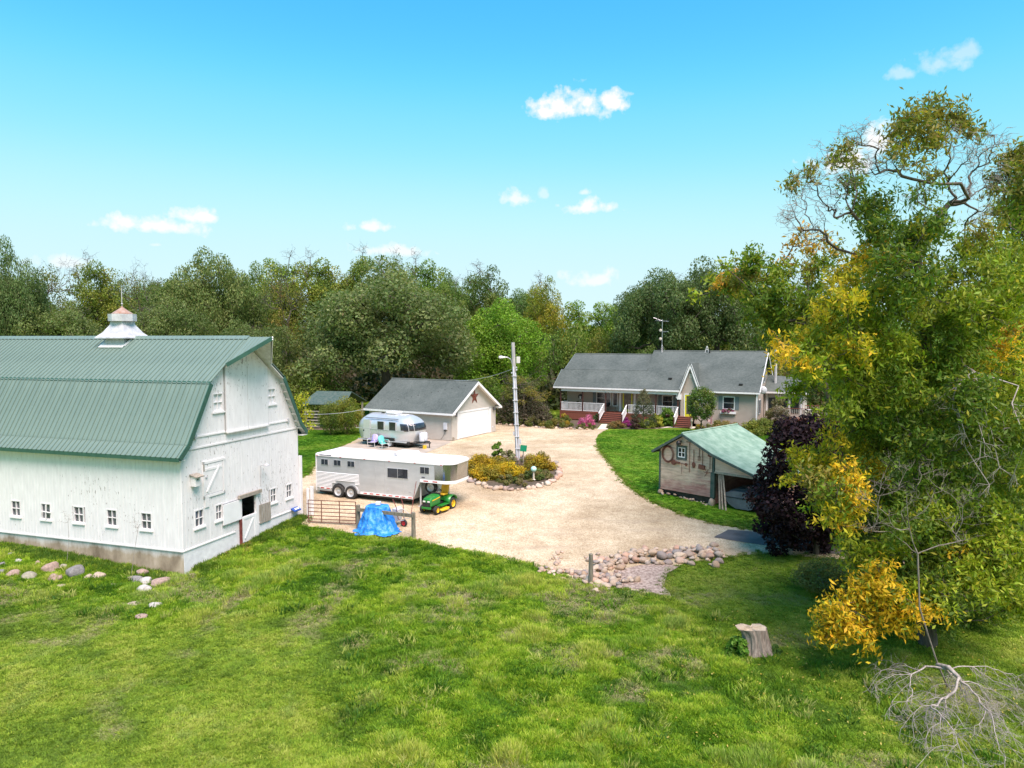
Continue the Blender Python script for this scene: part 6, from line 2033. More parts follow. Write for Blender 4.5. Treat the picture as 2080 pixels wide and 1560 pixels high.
def skeleton(trunk, targets, rg, tip=.018, power=.47, bend=.16, minr=0.0, up=.25, trunk_k=1.0, step=.7, wts=None):
    """trunk polyline + branch targets -> tapered segments (pipe model)"""
    pos = [np.array(p, float) for p in trunk]; par = [-1]+list(range(len(trunk)-1))
    order = sorted(range(len(targets)), key=lambda i: min(np.linalg.norm(np.array(targets[i][:3])-p) for p in pos))
    ends = []; ew = []
    for i in order:
        t = np.array(targets[i][:3], float)
        P = np.array(pos)
        d = t-P; dist = np.linalg.norm(d, axis=1)
        cost = dist + np.maximum(0, -d[:, 2])*1.2 + (np.arange(len(P)) == 0)*1e3
        # prefer not to leave from the very base
        cost += np.maximum(0, trunk[0][2]+.18*(t[2]-trunk[0][2])-P[:, 2])*3
        par_ = np.array(par); dj = P-P[np.maximum(par_, 0)]; dj /= np.maximum(np.linalg.norm(dj, axis=1, keepdims=True), 1e-6)
        cosv = (dj*d).sum(1)/np.maximum(dist, 1e-6)
        cost += dist*np.clip(.75-cosv, 0, 2)*.9
        j = int(np.argmin(cost)); a = P[j]
        k = max(2, int(dist[j]/step)); prev = j
        side = rg.normal(0, 1, 3); side[2] = abs(side[2])*.5
        for s in range(1, k+1):
            u = s/k
            p = a+(t-a)*u + side*bend*dist[j]*.35*math.sin(u*math.pi) + np.array([0,0,-up*.25*dist[j]*math.sin(u*math.pi)]) + rg.normal(0, .035*min(dist[j],2)*min(1, step/.5), 3)*(u < 1)
            pos.append(p); par.append(prev); prev = len(pos)-1
        ends.append(prev); ew.append(1.0 if wts is None else wts[i])
    n = len(pos); w = np.zeros(n)
    for e, q in zip(ends, ew): w[e] += q
    for i in range(n-1, 0, -1):
        if w[i] == 0: w[i] = .2
        w[par[i]] += w[i]
    r = np.maximum(tip*np.maximum(w, .15)**power, minr)
    r[:len(trunk)] *= np.linspace(trunk_k, 1.0, len(trunk))
    segs = []
    for i in range(1, n):
        j = par[i]; segs.append((pos[j], pos[i], min(r[j], r[i]*1.35), r[i], 7 if r[i] > .08 else 5 if r[i] > .03 else 4))
    return segs, pos, ends
def twigs(x, y, z, r, n, rg, rad=.012, sub=3, squash=.85, bias=None):
    out = []
    c = np.array([x, y, z])
    for _ in range(n):
        d = rg.normal(0, 1, 3)
        if bias is not None: d = d+np.array(bias)*1.4
        d /= np.linalg.norm(d); d[2] *= squash
        s = c.copy(); e = s+d*r*rg.uniform(.7, 1.15); m = (s+e)/2+rg.normal(0, .09*r, 3)
        out += [(s, m, rad, rad*.75, 4), (m, e, rad*.75, rad*.35, 3)]
        for _ in range(sub):
            u = rg.uniform(.25, .95); q = s+(e-s)*u; dd = d+rg.normal(0, .6, 3); dd /= np.linalg.norm(dd)
            out.append((q, q+dd*r*rg.uniform(.22, .5), rad*.5, rad*.22, 3))
    return out
def make_tree(name, label, trunk, clusters, seed, group=None, cat='tree', per=260, lsize=.3, aspect=.55, tip=.03, bark='bark', bare=(), bare_n=16, origin=None, droop=0.0, color=None, twig_n=3, twig_r=.012, squash=.8, up=.25, power=.47, bare_bark=None, rand=.75, shell=.55, trunk_k=1.0, soft=0.0, step=.7, bare_len=.4, bend=.16):
    rg = np.random.default_rng(seed)
    o0 = np.array(trunk[0], float) if origin is None else np.array(origin, float)
    tk = [tuple(np.array(p, float)-o0) for p in trunk]
    cl = [tuple(np.array(c[:3], float)-o0)+tuple(c[3:]) for c in clusters]
    br = [tuple(np.array(c[:3], float)-o0)+tuple(c[3:]) for c in bare]
    bt = []
    for b in br:
        bias = np.array(b[4:7] if len(b) >= 7 else (0, 0, .5))
        for _ in range(bare_n):
            d = rg.normal(0, 1, 3)+bias; d /= np.linalg.norm(d)
            bt.append(tuple(np.array(b[:3])+d*b[3]*rg.uniform(.25, 1.2)))
    segs, pos, ends = skeleton(tk, [c[:3] for c in cl]+[b[:3] for b in br]+bt, rg, tip=tip, power=power, trunk_k=trunk_k, step=step, bend=bend, wts=[1.0]*(len(cl)+len(br))+[.12]*len(bt))
    for c in cl:
        if twig_n: segs += twigs(c[0], c[1], c[2], c[3], twig_n, rg, twig_r, 1)
    root = thing(name, label, cat, tuple(o0), 0, group)
    bsegs = []
    for t in bt: bsegs += twigs(t[0], t[1], t[2], bare_len, 2, rg, twig_r*.6, 1)
    V, F = tubes(segs)
    link('trunk', np_mesh('trunk', V, F, mat=M[bark], smooth=True), root)
    if bsegs:
        V, F = tubes(bsegs); link('bare_twigs', np_mesh('bare_twigs', V, F, mat=M[bare_bark or bark]), root)['kind'] = 'stuff'
    if cl:
        v, f, c = clump_leaves(cl, per, lsize, aspect, rg, droop=droop, squash=squash, up=up, rand=rand, shell=shell, soft=soft)
        cr = link('crown', np_mesh('crown', v, f, c, M['leaf']), root)
        if color: cr.color = (*color, 1)
    return root

# ------------------------------------------------------------------ trees of the wood behind, a few kinds each copied
def crown_clusters(n, rx, rz, zc, rg, cmin, cmax, cols, flat_bottom=.45, inner=.25, shape=2.0, dens=(1,1)):
    out = []
    gold = math.pi*(3-math.sqrt(5)); f1, f2, f3 = rg.uniform(0, 6.28, 3)
    for i in range(n):
        t = (i+.5)/n; zz = 1-(1+flat_bottom)*t; ph = i*gold+rg.normal(0, .25)
        rr = math.sqrt(max(0, 1-abs(zz)**shape))
        k = rg.uniform(.70, .96) if rg.random() > inner else rg.uniform(.3, .65)
        k *= .88+.20*math.sin(2*ph+f1+2.2*zz)+.12*math.sin(5*ph+f2)*rr+.08*math.sin(7*zz+f3)
        c = cols[rg.integers(len(cols))]
        r = rg.uniform(cmin, cmax)*rg.uniform(.75, 1.15)
        out.append((rx*rr*k*math.cos(ph), rx*rr*k*math.sin(ph), zc+rz*zz*k, r, *c, rg.uniform(*dens)))
    return out
OAK = [(0.157,0.203,0.065), (0.187,0.230,0.082), (0.131,0.176,0.056), (0.208,0.248,0.093)]
GRN = [(0.143,0.245,0.026), (0.180,0.285,0.036), (0.117,0.205,0.023), (0.212,0.302,0.040)]
MIX = [(0.163,0.220,0.039), (0.202,0.236,0.052), (0.130,0.181,0.037), (0.241,0.253,0.054)]
protos = {}
def proto(kind, seed, n, rx, rz, zc, cmin, cmax, cols, per, lsize, htr, bare=0, tip=.035, inner=.25, fb=.45, dens=(.8,1.1), aspect=.6, power=.47):
    rg = np.random.default_rng(seed)
    cl = crown_clusters(n, rx, rz, zc, rg, cmin, cmax, cols, fb, inner, dens=dens)
    bt = []
    for i in range(bare):
        a = rg.uniform(0, 6.28); bt.append((rx*.8*math.cos(a)*rg.random(), rx*.8*math.sin(a)*rg.random(), zc+rz*rg.uniform(.3,.95), rg.uniform(1.0,1.7)))
    tr_ = [(0,0,-.3), (rg.normal(0,.1), rg.normal(0,.1), htr*.35), (rg.normal(0,.2), rg.normal(0,.2), htr*.7), (rg.normal(0,.3), rg.normal(0,.3), htr)]
    t = make_tree('tree', 'x', tr_, cl, seed+1, per=per, lsize=lsize, aspect=aspect, tip=tip, power=power, bare=bt, bare_n=14, twig_n=1, origin=(0,0,0), twig_r=.018, bare_len=.8)
    protos[kind] = [t, 0, rx, zc+rz+ (cmin+cmax)*.4]
proto('oak', 21, 96, 7.4, 6.2, 6.6, 1.30, 2.1, OAK, 330, .25, 6.0, tip=.045)
proto('oak2', 33, 80, 7.0, 6.0, 8.0, 1.2, 1.9, OAK, 310, .25, 7.5, tip=.034, power=.52, bare=3)
proto('open', 45, 46, 6.4, 6.4, 9.0, 1.0, 1.7, MIX, 280, .25, 9.0, bare=6, tip=.028, power=.52, inner=.45, dens=(.5,1.0))
proto('round', 57, 74, 5.6, 6.0, 6.2, 1.1, 1.7, GRN, 360, .23, 6.0, tip=.04, fb=.75)
proto('tall', 69, 50, 3.8, 7.0, 9.0, .95, 1.5, MIX, 300, .24, 11.0, bare=3, tip=.03, power=.5, inner=.35, dens=(.6,1.05))
proto('narrow', 81, 34, 2.0, 6.4, 7.6, .7, 1.15, GRN, 280, .23, 9.0, tip=.035, fb=.9, dens=(.7,1.1))
proto('thin', 93, 26, 4.6, 5.6, 8.4, .9, 1.4, MIX, 210, .23, 9.5, bare=12, tip=.022, power=.52, inner=.5, dens=(.4,.9))
proto('bush', 105, 40, 3.2, 2.5, 2.4, .75, 1.2, MIX, 300, .20, 2.2, tip=.03, fb=.9)
WOOD = 'trees of the wood behind the farm'
TREES = [
 ('oak', -52.85, 74.0, 18.1, 7.7, (0.82, 0.95, 0.92), 'dark grey-green oak cut by the left picture edge'),
 ('thin', -63.21, 98.0, 18.27, 8.83, (0.95, 0.85, 0.8), 'half bare olive tree between the leftmost oak and a slim tree'),
 ('tall', -58.28, 100.0, 20.25, 7.63, (1.05, 1.05, 0.75), 'slim loose tree with a yellowish top left of the cupola'),
 ('thin', -54.34, 104.0, 18.4, 7.93, (0.9, 0.9, 0.85), 'wispy tree directly behind the barn cupola'),
 ('oak', -37.46, 88.0, 18.79, 12.21, (0.95, 0.98, 0.8), 'broad olive oak rising above the barn roof'),
 ('oak2', -36.11, 74.0, 12.75, 9.75, (0.88, 0.92, 0.8), 'lower dark oak just right of the barn cupola'),
 ('oak2', -49.67, 78.0, 12.89, 11.36, (0.9, 0.95, 0.82), 'lower spreading oak behind the left part of the barn roof'),
 ('tall', -34.76, 108.0, 21.66, 8.99, (1.1, 1.2, 0.8), 'bright green treetop behind the olive oak'),
 ('tall', -29.69, 110.0, 21.77, 9.15, (1.25, 1.2, 0.7), 'yellow-green treetop left of the highest loose tree'),
 ('thin', -25.47, 80.0, 15.2, 6.1, (0.95, 0.75, 0.7), 'brownish half bare tree beside the big oak'),
 ('oak2', -25.91, 72.0, 10.55, 8.49, (0.8, 0.85, 0.72), 'dark oak behind the barn gable'),
 ('oak', -13.06, 74.0, 15.93, 19.24, (1.0, 1.0, 1.0), 'huge rounded grey-green oak behind the garage'),
 ('tall', -23.64, 112.0, 22.62, 8.54, (0.95, 1.05, 0.85), 'loose treetop poking out above the huge oak'),
 ('thin', -18.65, 110.0, 21.24, 6.87, (0.9, 0.9, 0.85), 'bare wispy treetop right above the huge oak'),
 ('tall', -12.32, 100.0, 20.39, 7.63, (1.0, 1.2, 0.8), 'tall loose green tree right behind the huge oak'),
 ('open', -3.6, 104.0, 20.17, 11.9, (0.62, 0.75, 0.72), 'dark blue-green tree with an open crown and visible limbs'),
 ('tall', -7.77, 92.0, 16.27, 5.74, (0.7, 0.85, 0.7), 'dark narrow tree between the huge oak and the bright tree'),
 ('round', -1.37, 79.0, 12.95, 10.68, (1.12, 1.2, 0.9), 'bright green rounded tree behind the utility pole'),
 ('open', 4.42, 94.0, 17.54, 8.15, (1.45, 1.25, 0.7), 'tree with an orange-yellow top and a slanting bare trunk'),
 ('narrow', 9.32, 102.0, 15.41, 4.24, (1.05, 1.05, 0.9), 'narrow yellowish poplar, leftmost of three behind the house'),
 ('narrow', 12.57, 105.0, 15.41, 4.51, (1.1, 1.05, 0.85), 'narrow poplar, middle of three behind the house'),
 ('narrow', 15.33, 103.0, 14.71, 4.29, (1.0, 1.0, 0.85), 'narrow poplar, rightmost of three behind the house'),
 ('bush', 6.85, 90.0, 10.23, 7.49, (0.75, 0.95, 0.75), 'dark green thicket behind the left end of the house roof'),
 ('bush', 11.88, 88.0, 9.76, 6.71, (0.85, 0.85, 0.7), 'olive thicket behind the low house ridge'),
 ('oak2', 18.15, 86.0, 17.61, 12.23, (0.66, 0.78, 0.74), 'dark spreading oak behind the television antenna'),
 ('oak2', 25.28, 88.0, 18.79, 14.34, (0.64, 0.72, 0.7), 'open dark oak with bare limbs behind the house ridge'),
 ('thin', 33.43, 92.0, 15.96, 9.57, (0.72, 0.66, 0.64), 'grey half bare tree beyond the right house gable'),
 ('bush', 24.2, 92.0, 8.05, 9.57, (0.8, 0.9, 0.7), 'low shrubs seen under the open oak'),
 ('bush', 29.07, 84.0, 7.19, 6.99, (1.0, 0.95, 0.7), 'low yellowish shrubs beyond the house flue'),
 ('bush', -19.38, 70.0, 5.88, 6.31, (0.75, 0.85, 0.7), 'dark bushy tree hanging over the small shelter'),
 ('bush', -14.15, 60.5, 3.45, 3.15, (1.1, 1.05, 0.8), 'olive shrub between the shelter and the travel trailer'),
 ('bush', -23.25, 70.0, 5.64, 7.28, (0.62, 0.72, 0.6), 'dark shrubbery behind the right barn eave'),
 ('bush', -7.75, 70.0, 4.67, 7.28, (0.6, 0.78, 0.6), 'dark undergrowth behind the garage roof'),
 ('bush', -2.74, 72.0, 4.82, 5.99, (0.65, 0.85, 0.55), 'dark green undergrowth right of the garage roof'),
 ('round', 25.95, 50.0, 11.51, 7.98, (0.72, 0.8, 0.9), 'dense green tree filling the back behind the big ash'),
 ('round', 34.38, 54.0, 12.9, 9.74, (0.75, 0.85, 0.9), 'dense tree behind the right side of the big ash'),
 ('round', 33.27, 46.0, 11.71, 7.66, (0.8, 0.85, 0.9), 'dense tree cut by the right picture edge'),
 ('oak2', 26.09, 58.0, 9.27, 6.44, (0.8, 0.9, 0.8), 'oak beyond the deck, left of the big ash'),
 ('bush', 17.16, 31.0, 3.55, 4.3, (0.75, 0.9, 0.8), 'large green shrub behind the ash trunk'),
 ('bush', 18.8, 28.0, 3.39, 4.27, (0.8, 0.95, 0.8), 'large green shrub at the right picture edge'),
 ('bush', 11.02, 24.5, 0.5, 2.55, (1.0, 0.9, 1.2), 'greyish olive shrub at the edge of the lawn under the purple maple'),
 ('bush', 14.53, 30.0, 1.89, 3.12, (0.85, 0.95, 0.85), 'green shrub between the purple maple and the ash trunk'),
 ('oak2', -75.97, 112.0, 17.66, 11.65, (0.85, 0.95, 0.8), 'far oak crown filling the gap right of the leftmost oak'),
 ('oak', -63.02, 116.0, 17.21, 12.07, (0.9, 1.0, 0.85), 'far olive crown behind the slim tree and the cupola'),
 ('oak2', -53.49, 112.0, 19.19, 11.65, (0.85, 1.0, 0.8), 'far dark crown left of the broad olive oak'),
 ('oak', -41.42, 114.0, 19.78, 11.86, (1.0, 1.1, 0.75), 'far green crown between broad olive oak and bright treetop'),
 ('oak2', -27.13, 112.0, 19.57, 12.43, (0.9, 1.05, 0.75), 'far crown rising behind the left shoulder of the huge oak'),
 ('oak', -10.65, 114.0, 18.61, 11.86, (0.8, 1.0, 0.8), 'far crown between the tall loose tree and the blue-green tree'),
 ('oak2', 1.55, 112.0, 16.9, 10.87, (0.75, 0.95, 0.7), 'far dark crown behind the bright rounded tree'),
 ('oak', 20.42, 118.0, 15.35, 10.64, (0.85, 1.0, 0.8), 'far crown between the poplars and the antenna oak'),
 ('oak2', 40.83, 100.0, 14.24, 10.4, (0.7, 0.85, 0.7), 'far dark crown behind the leaning young ash'),
 ('bush', -15.45, 60.0, 2.99, 2.58, (0.8, 0.85, 0.7), 'small dark shrub in front of the open shelter'),
]
def plant(kind, x, y, h, w, col, lab, rz, group=WOOD, name=None, z=None, cat='tree'):
    p = protos[kind]
    t = p[0] if p[1] == 0 else dup(p[0])
    p[1] += 1
    if name: t.name = name
    else: t.name = {'oak':'oak_tree','oak2':'oak_tree','open':'oak_tree','round':'leafy_tree','tall':'tall_tree','narrow':'poplar_tree','thin':'thin_tree','bush':'bush'}[kind]
    t.location = (x, y, gz(x, y) if z is None else z)
    sz_ = 1.07*h/p[3]; sxy = w/(2*p[2]*1.02)
    t.scale = (sxy, sxy, sz_); t.rotation_euler = (0, 0, rz)
    t['label'] = lab; t['category'] = cat; t['group'] = group
    for ch in t.children:
        if ch.name.startswith('crown'): ch.color = (*col, 1)
    return t
for i, (k, x, y, top_z, w, col, lab) in enumerate(TREES):
    plant(k, x, y, top_z-gz(x, y), w, col, lab, i*2.1)


# ================================================================== the big ash and its neighbours
ASH_CL = [
 (10.33, 18.79, 13.82, 0.52, 0.231, 0.209, 0.042, 1.0),
 (12.8, 21.93, 14.89, 0.64, 0.231, 0.209, 0.042, 1.0),
 (13.32, 21.56, 14.66, 0.54, 0.231, 0.209, 0.042, 1.0),
 (11.04, 19.32, 13.47, 0.56, 0.231, 0.209, 0.042, 1.0),
 (10.92, 20.38, 13.92, 0.4, 0.231, 0.209, 0.042, 1.0),
 (12.82, 20.18, 13.84, 0.36, 0.231, 0.209, 0.042, 0.5),
 (11.77, 21.07, 13.25, 0.44, 0.231, 0.209, 0.042, 0.4),
 (12.71, 21.67, 13.1, 0.45, 0.231, 0.209, 0.042, 0.35),
 (10.62, 18.61, 11.96, 0.41, 0.106, 0.174, 0.022, 0.5),
 (9.92, 18.32, 12.95, 0.36, 0.231, 0.209, 0.042, 0.6),
 (8.51, 21.88, 13.01, 0.39, 0.231, 0.209, 0.042, 0.5),
 (8.23, 20.1, 12.81, 0.33, 0.231, 0.209, 0.042, 0.4),
 (9.9, 21.55, 13.8, 0.42, 0.231, 0.209, 0.042, 0.8),
 (8.06, 18.21, 12.61, 0.25, 0.231, 0.209, 0.042, 0.4),
 (9.62, 20.16, 13.03, 0.31, 0.231, 0.209, 0.042, 0.3),
 (10.67, 21.37, 12.03, 0.62, 0.106, 0.174, 0.022, 1.0),
 (9.74, 19.21, 10.98, 0.56, 0.106, 0.174, 0.022, 1.0),
 (11.67, 22.36, 10.85, 0.78, 0.161, 0.241, 0.025, 1.0),
 (12.31, 22.17, 11.28, 0.74, 0.106, 0.174, 0.022, 1.0),
 (10.8, 18.33, 11.04, 0.51, 0.106, 0.174, 0.022, 0.8),
 (10.33, 18.31, 9.73, 0.7, 0.106, 0.174, 0.022, 1.0),
 (12.47, 20.58, 9.93, 0.74, 0.161, 0.241, 0.025, 1.0),
 (14.1, 22.33, 11.0, 0.7, 0.23, 0.293, 0.03, 0.8),
 (13.08, 19.88, 11.08, 0.48, 0.231, 0.209, 0.042, 0.6),
 (10.44, 19.15, 9.01, 0.8, 0.23, 0.293, 0.03, 1.0),
 (11.92, 20.06, 8.64, 0.83, 0.106, 0.174, 0.022, 1.0),
 (11.64, 18.33, 8.97, 0.7, 0.23, 0.293, 0.03, 1.0),
 (12.8, 19.18, 9.8, 0.64, 0.23, 0.293, 0.03, 1.0),
 (10.26, 20.13, 9.47, 0.7, 0.23, 0.293, 0.03, 1.0),
 (11.88, 20.38, 7.38, 0.88, 0.161, 0.241, 0.025, 1.0),
 (10.25, 19.23, 7.96, 0.8, 0.291, 0.358, 0.025, 1.0),
 (12.12, 19.22, 7.69, 0.8, 0.161, 0.241, 0.025, 1.0),
 (10.66, 19.16, 6.63, 0.8, 0.161, 0.241, 0.025, 1.0),
 (12.11, 20.22, 6.12, 0.84, 0.106, 0.174, 0.022, 1.0),
 (10.02, 19.48, 6.74, 0.74, 0.23, 0.293, 0.03, 1.0),
 (11.71, 18.29, 6.69, 0.76, 0.106, 0.174, 0.022, 1.0),
 (15.06, 21.89, 6.57, 0.83, 0.23, 0.293, 0.03, 1.0),
 (9.74, 20.65, 7.37, 0.79, 0.291, 0.358, 0.025, 1.0),
 (10.24, 21.03, 6.19, 0.76, 0.23, 0.293, 0.03, 1.0),
 (10.75, 19.02, 5.57, 0.73, 0.106, 0.174, 0.022, 1.0),
 (14.03, 22.57, 4.78, 0.94, 0.106, 0.174, 0.022, 1.0),
 (11.66, 21.98, 5.18, 0.76, 0.161, 0.241, 0.025, 1.0),
 (12.55, 18.73, 5.61, 0.78, 0.106, 0.174, 0.022, 1.0),
 (12.68, 19.66, 4.1, 0.75, 0.106, 0.174, 0.022, 1.0),
 (14.96, 21.37, 4.21, 0.82, 0.161, 0.241, 0.025, 1.0),
 (13.0, 21.33, 3.91, 0.59, 0.106, 0.174, 0.022, 1.0),
 (10.65, 22.32, 8.24, 0.77, 0.515, 0.426, 0.025, 1.0),
 (13.99, 20.06, 5.72, 0.7, 0.161, 0.241, 0.025, 1.0),
 (10.97, 21.85, 10.34, 0.73, 0.515, 0.426, 0.025, 1.0),
 (9.9, 21.15, 9.98, 0.62, 0.515, 0.426, 0.025, 1.0),
 (8.89, 19.53, 9.3, 0.65, 0.515, 0.426, 0.025, 1.0),
 (9.19, 20.79, 8.81, 0.61, 0.515, 0.426, 0.025, 1.0),
 (10.6, 22.08, 8.85, 0.8, 0.291, 0.358, 0.025, 1.0),
 (10.99, 21.92, 8.39, 0.68, 0.515, 0.426, 0.025, 1.0),
 (8.77, 20.42, 7.95, 0.59, 0.291, 0.358, 0.025, 1.0),
 (8.49, 20.79, 8.09, 0.46, 0.515, 0.426, 0.025, 1.0),
 (7.2, 18.35, 7.61, 0.38, 0.672, 0.452, 0.025, 0.8),
 (7.28, 19.27, 7.62, 0.21, 0.672, 0.452, 0.025, 0.7),
 (9.77, 21.71, 8.01, 0.68, 0.291, 0.358, 0.025, 1.0),
 (8.33, 20.02, 7.4, 0.5, 0.291, 0.358, 0.025, 1.0),
 (9.9, 18.96, 10.3, 0.26, 0.52, 0.3, 0.04, 0.6),
 (11.51, 20.61, 10.35, 0.29, 0.52, 0.3, 0.04, 0.6),
 (10.31, 21.29, 10.57, 0.35, 0.672, 0.452, 0.025, 0.6),
 (10.75, 21.17, 10.92, 0.32, 0.52, 0.3, 0.04, 0.5),
 (11.42, 19.85, 11.28, 0.33, 0.515, 0.426, 0.025, 0.6),
 (7.81, 20.13, 7.95, 0.25, 0.672, 0.452, 0.025, 0.5),
 (10.05, 20.44, 5.53, 0.57, 0.23, 0.293, 0.03, 1.0),
 (10.88, 21.63, 4.92, 0.63, 0.161, 0.241, 0.025, 1.0),
 (8.74, 20.49, 4.66, 0.57, 0.515, 0.426, 0.025, 1.0),
 (8.08, 19.93, 4.89, 0.3, 0.515, 0.426, 0.025, 0.8),
 (9.41, 20.35, 4.32, 0.64, 0.515, 0.426, 0.025, 1.0),
 (8.94, 18.33, 4.11, 0.48, 0.672, 0.452, 0.025, 1.0),
 (8.53, 18.39, 3.58, 0.48, 0.515, 0.426, 0.025, 1.0),
 (10.11, 21.29, 4.97, 0.53, 0.515, 0.426, 0.025, 1.0),
 (10.27, 22.53, 3.2, 0.56, 0.231, 0.209, 0.042, 1.0),
 (10.52, 20.81, 4.31, 0.43, 0.672, 0.452, 0.025, 0.8),
 (9.61, 19.93, 2.84, 0.3, 0.672, 0.452, 0.025, 0.6),
 (8.1, 18.95, 4.38, 0.39, 0.231, 0.209, 0.042, 1.0),
 (10.11, 20.41, 3.08, 0.34, 0.515, 0.426, 0.025, 0.6),
 (15.17, 22.52, 7.59, 0.66, 0.672, 0.452, 0.025, 1.0),
 (15.02, 21.59, 8.06, 0.39, 0.672, 0.452, 0.025, 0.9),
 (13.56, 20.57, 7.31, 0.43, 0.515, 0.426, 0.025, 1.0),
 (14.0, 21.99, 8.09, 0.73, 0.291, 0.358, 0.025, 1.0),
 (12.88, 19.22, 8.75, 0.64, 0.291, 0.358, 0.025, 1.0),
 (14.32, 20.46, 9.36, 0.62, 0.291, 0.358, 0.025, 1.0),
 (15.32, 22.39, 8.71, 0.28, 0.52, 0.3, 0.04, 0.7),
 (14.51, 20.74, 8.4, 0.26, 0.52, 0.3, 0.04, 0.7),
 (14.32, 20.22, 7.11, 0.5, 0.291, 0.358, 0.025, 1.0),
 (12.8, 18.9, 2.37, 0.66, 0.291, 0.358, 0.025, 1.0),
 (13.32, 18.9, 2.64, 0.59, 0.291, 0.358, 0.025, 1.0),
 (12.11, 18.6, 2.06, 0.54, 0.291, 0.358, 0.025, 1.0),
 (13.16, 18.8, 1.72, 0.55, 0.291, 0.358, 0.025, 1.0),
 (12.37, 18.4, 1.59, 0.46, 0.291, 0.358, 0.025, 1.0),
 (12.31, 19.4, 2.36, 0.4, 0.23, 0.293, 0.03, 1.0),
 (10.39, 19.4, 2.36, 0.54, 0.291, 0.358, 0.025, 0.9),
 (9.92, 19.4, 2.11, 0.38, 0.291, 0.358, 0.025, 0.9),
 (9.48, 19.4, 1.94, 0.27, 0.291, 0.358, 0.025, 0.8),
 (14.03, 19.4, 0.68, 0.46, 0.291, 0.358, 0.025, 0.9),
 (12.07, 18.9, 2.3, 0.24, 0.672, 0.452, 0.025, 0.5),
 (9.38, 18.4, 1.46, 0.51, 0.672, 0.452, 0.025, 1.0),
 (9.71, 18.3, 1.76, 0.38, 0.672, 0.452, 0.025, 1.0),
 (9.0, 18.4, 1.04, 0.56, 0.672, 0.452, 0.025, 1.0),
 (9.89, 18.6, 0.85, 0.62, 0.672, 0.452, 0.025, 1.0),
 (10.44, 18.4, 0.8, 0.46, 0.672, 0.452, 0.025, 0.8),
 (8.53, 18.2, 0.64, 0.5, 0.672, 0.452, 0.025, 1.0),
 (9.28, 18.4, 0.26, 0.46, 0.672, 0.452, 0.025, 1.0),
 (8.33, 18.2, 0.37, 0.3, 0.672, 0.452, 0.025, 1.0),
 (10.35, 18.6, 1.32, 0.39, 0.291, 0.358, 0.025, 0.9),
 (9.49, 18.4, 1.99, 0.28, 0.672, 0.452, 0.025, 0.8),
 (11.09, 19.38, 1.8, 0.67, 0.106, 0.174, 0.022, 1.0),
 (12.54, 20.61, 0.96, 0.69, 0.106, 0.174, 0.022, 1.0),
 (14.45, 22.41, -0.47, 0.65, 0.106, 0.174, 0.022, 1.0),
 (10.26, 18.23, 3.36, 0.63, 0.106, 0.174, 0.022, 1.0),
 (15.37, 21.65, 2.77, 0.83, 0.106, 0.174, 0.022, 1.0),
 (14.56, 21.81, 2.73, 0.76, 0.161, 0.241, 0.025, 1.0),
 (11.77, 21.9, 0.51, 0.61, 0.106, 0.174, 0.022, 1.0),
 (15.04, 22.1, -0.51, 0.54, 0.106, 0.174, 0.022, 0.8),
 (11.73, 19.4, 3.33, 0.61, 0.161, 0.241, 0.025, 1.0),
 (11.04, 19.2, 4.06, 0.6, 0.161, 0.241, 0.025, 1.0),
 (12.29, 19.6, 2.58, 0.57, 0.106, 0.174, 0.022, 1.0),
 (11.14, 19.5, 2.33, 0.57, 0.161, 0.241, 0.025, 0.8),
 (12.03, 19.6, 2.02, 0.52, 0.106, 0.174, 0.022, 0.8),
 (11.3, 21.2, 3.49, 0.66, 0.106, 0.174, 0.022, 1.0),
 (11.25, 21.6, 2.32, 0.67, 0.106, 0.174, 0.022, 1.0),
 (12.74, 20.9, 0.11, 0.49, 0.106, 0.174, 0.022, 0.7),
 (14.0, 21.4, 2.53, 0.74, 0.106, 0.174, 0.022, 1.0),
 (10.8, 21.9, 1.77, 0.55, 0.161, 0.241, 0.025, 0.9),
 (14.23, 19.9, 4.05, 0.69, 0.161, 0.241, 0.025, 1.0),
 (14.65, 20.4, 5.68, 0.71, 0.161, 0.241, 0.025, 1.0),
 (14.11, 19.4, 1.94, 0.54, 0.291, 0.358, 0.025, 0.9),
 (11.3, 19.2, 1.45, 0.51, 0.106, 0.174, 0.022, 1.0),
 (11.64, 19.3, 2.25, 0.54, 0.161, 0.241, 0.025, 1.0),
 (11.14, 19.4, 0.61, 0.43, 0.106, 0.174, 0.022, 0.9),
 (12.17, 19.6, 0.25, 0.43, 0.106, 0.174, 0.022, 0.8),
 (11.5, 19.2, 0.83, 0.4, 0.106, 0.174, 0.022, 0.8),
 (10.2, 21.46, 12.77, 0.46, 0.161, 0.241, 0.025, 0.75),
 (10.85, 21.76, 12.13, 0.54, 0.106, 0.174, 0.022, 0.75),
 (11.3, 20.48, 10.77, 0.6, 0.161, 0.241, 0.025, 0.75),
 (11.51, 20.67, 11.1, 0.67, 0.106, 0.174, 0.022, 0.75),
 (11.24, 20.07, 10.85, 0.45, 0.106, 0.174, 0.022, 0.75),
 (9.78, 18.45, 10.11, 0.51, 0.106, 0.174, 0.022, 0.75),
 (14.43, 22.03, 10.78, 0.59, 0.23, 0.293, 0.03, 0.75),
 (11.85, 20.71, 9.16, 0.75, 0.23, 0.293, 0.03, 0.75),
 (11.85, 19.08, 8.72, 0.59, 0.106, 0.174, 0.022, 0.75),
 (12.67, 20.42, 9.29, 0.7, 0.23, 0.293, 0.03, 0.75),
 (13.27, 20.33, 10.13, 0.53, 0.23, 0.293, 0.03, 0.75),
 (10.7, 19.77, 9.38, 0.55, 0.291, 0.358, 0.025, 0.75),
 (9.8, 19.72, 8.32, 0.65, 0.291, 0.358, 0.025, 0.75),
 (13.19, 20.57, 8.26, 0.84, 0.161, 0.241, 0.025, 0.75),
 (12.39, 20.94, 7.03, 0.64, 0.161, 0.241, 0.025, 0.75),
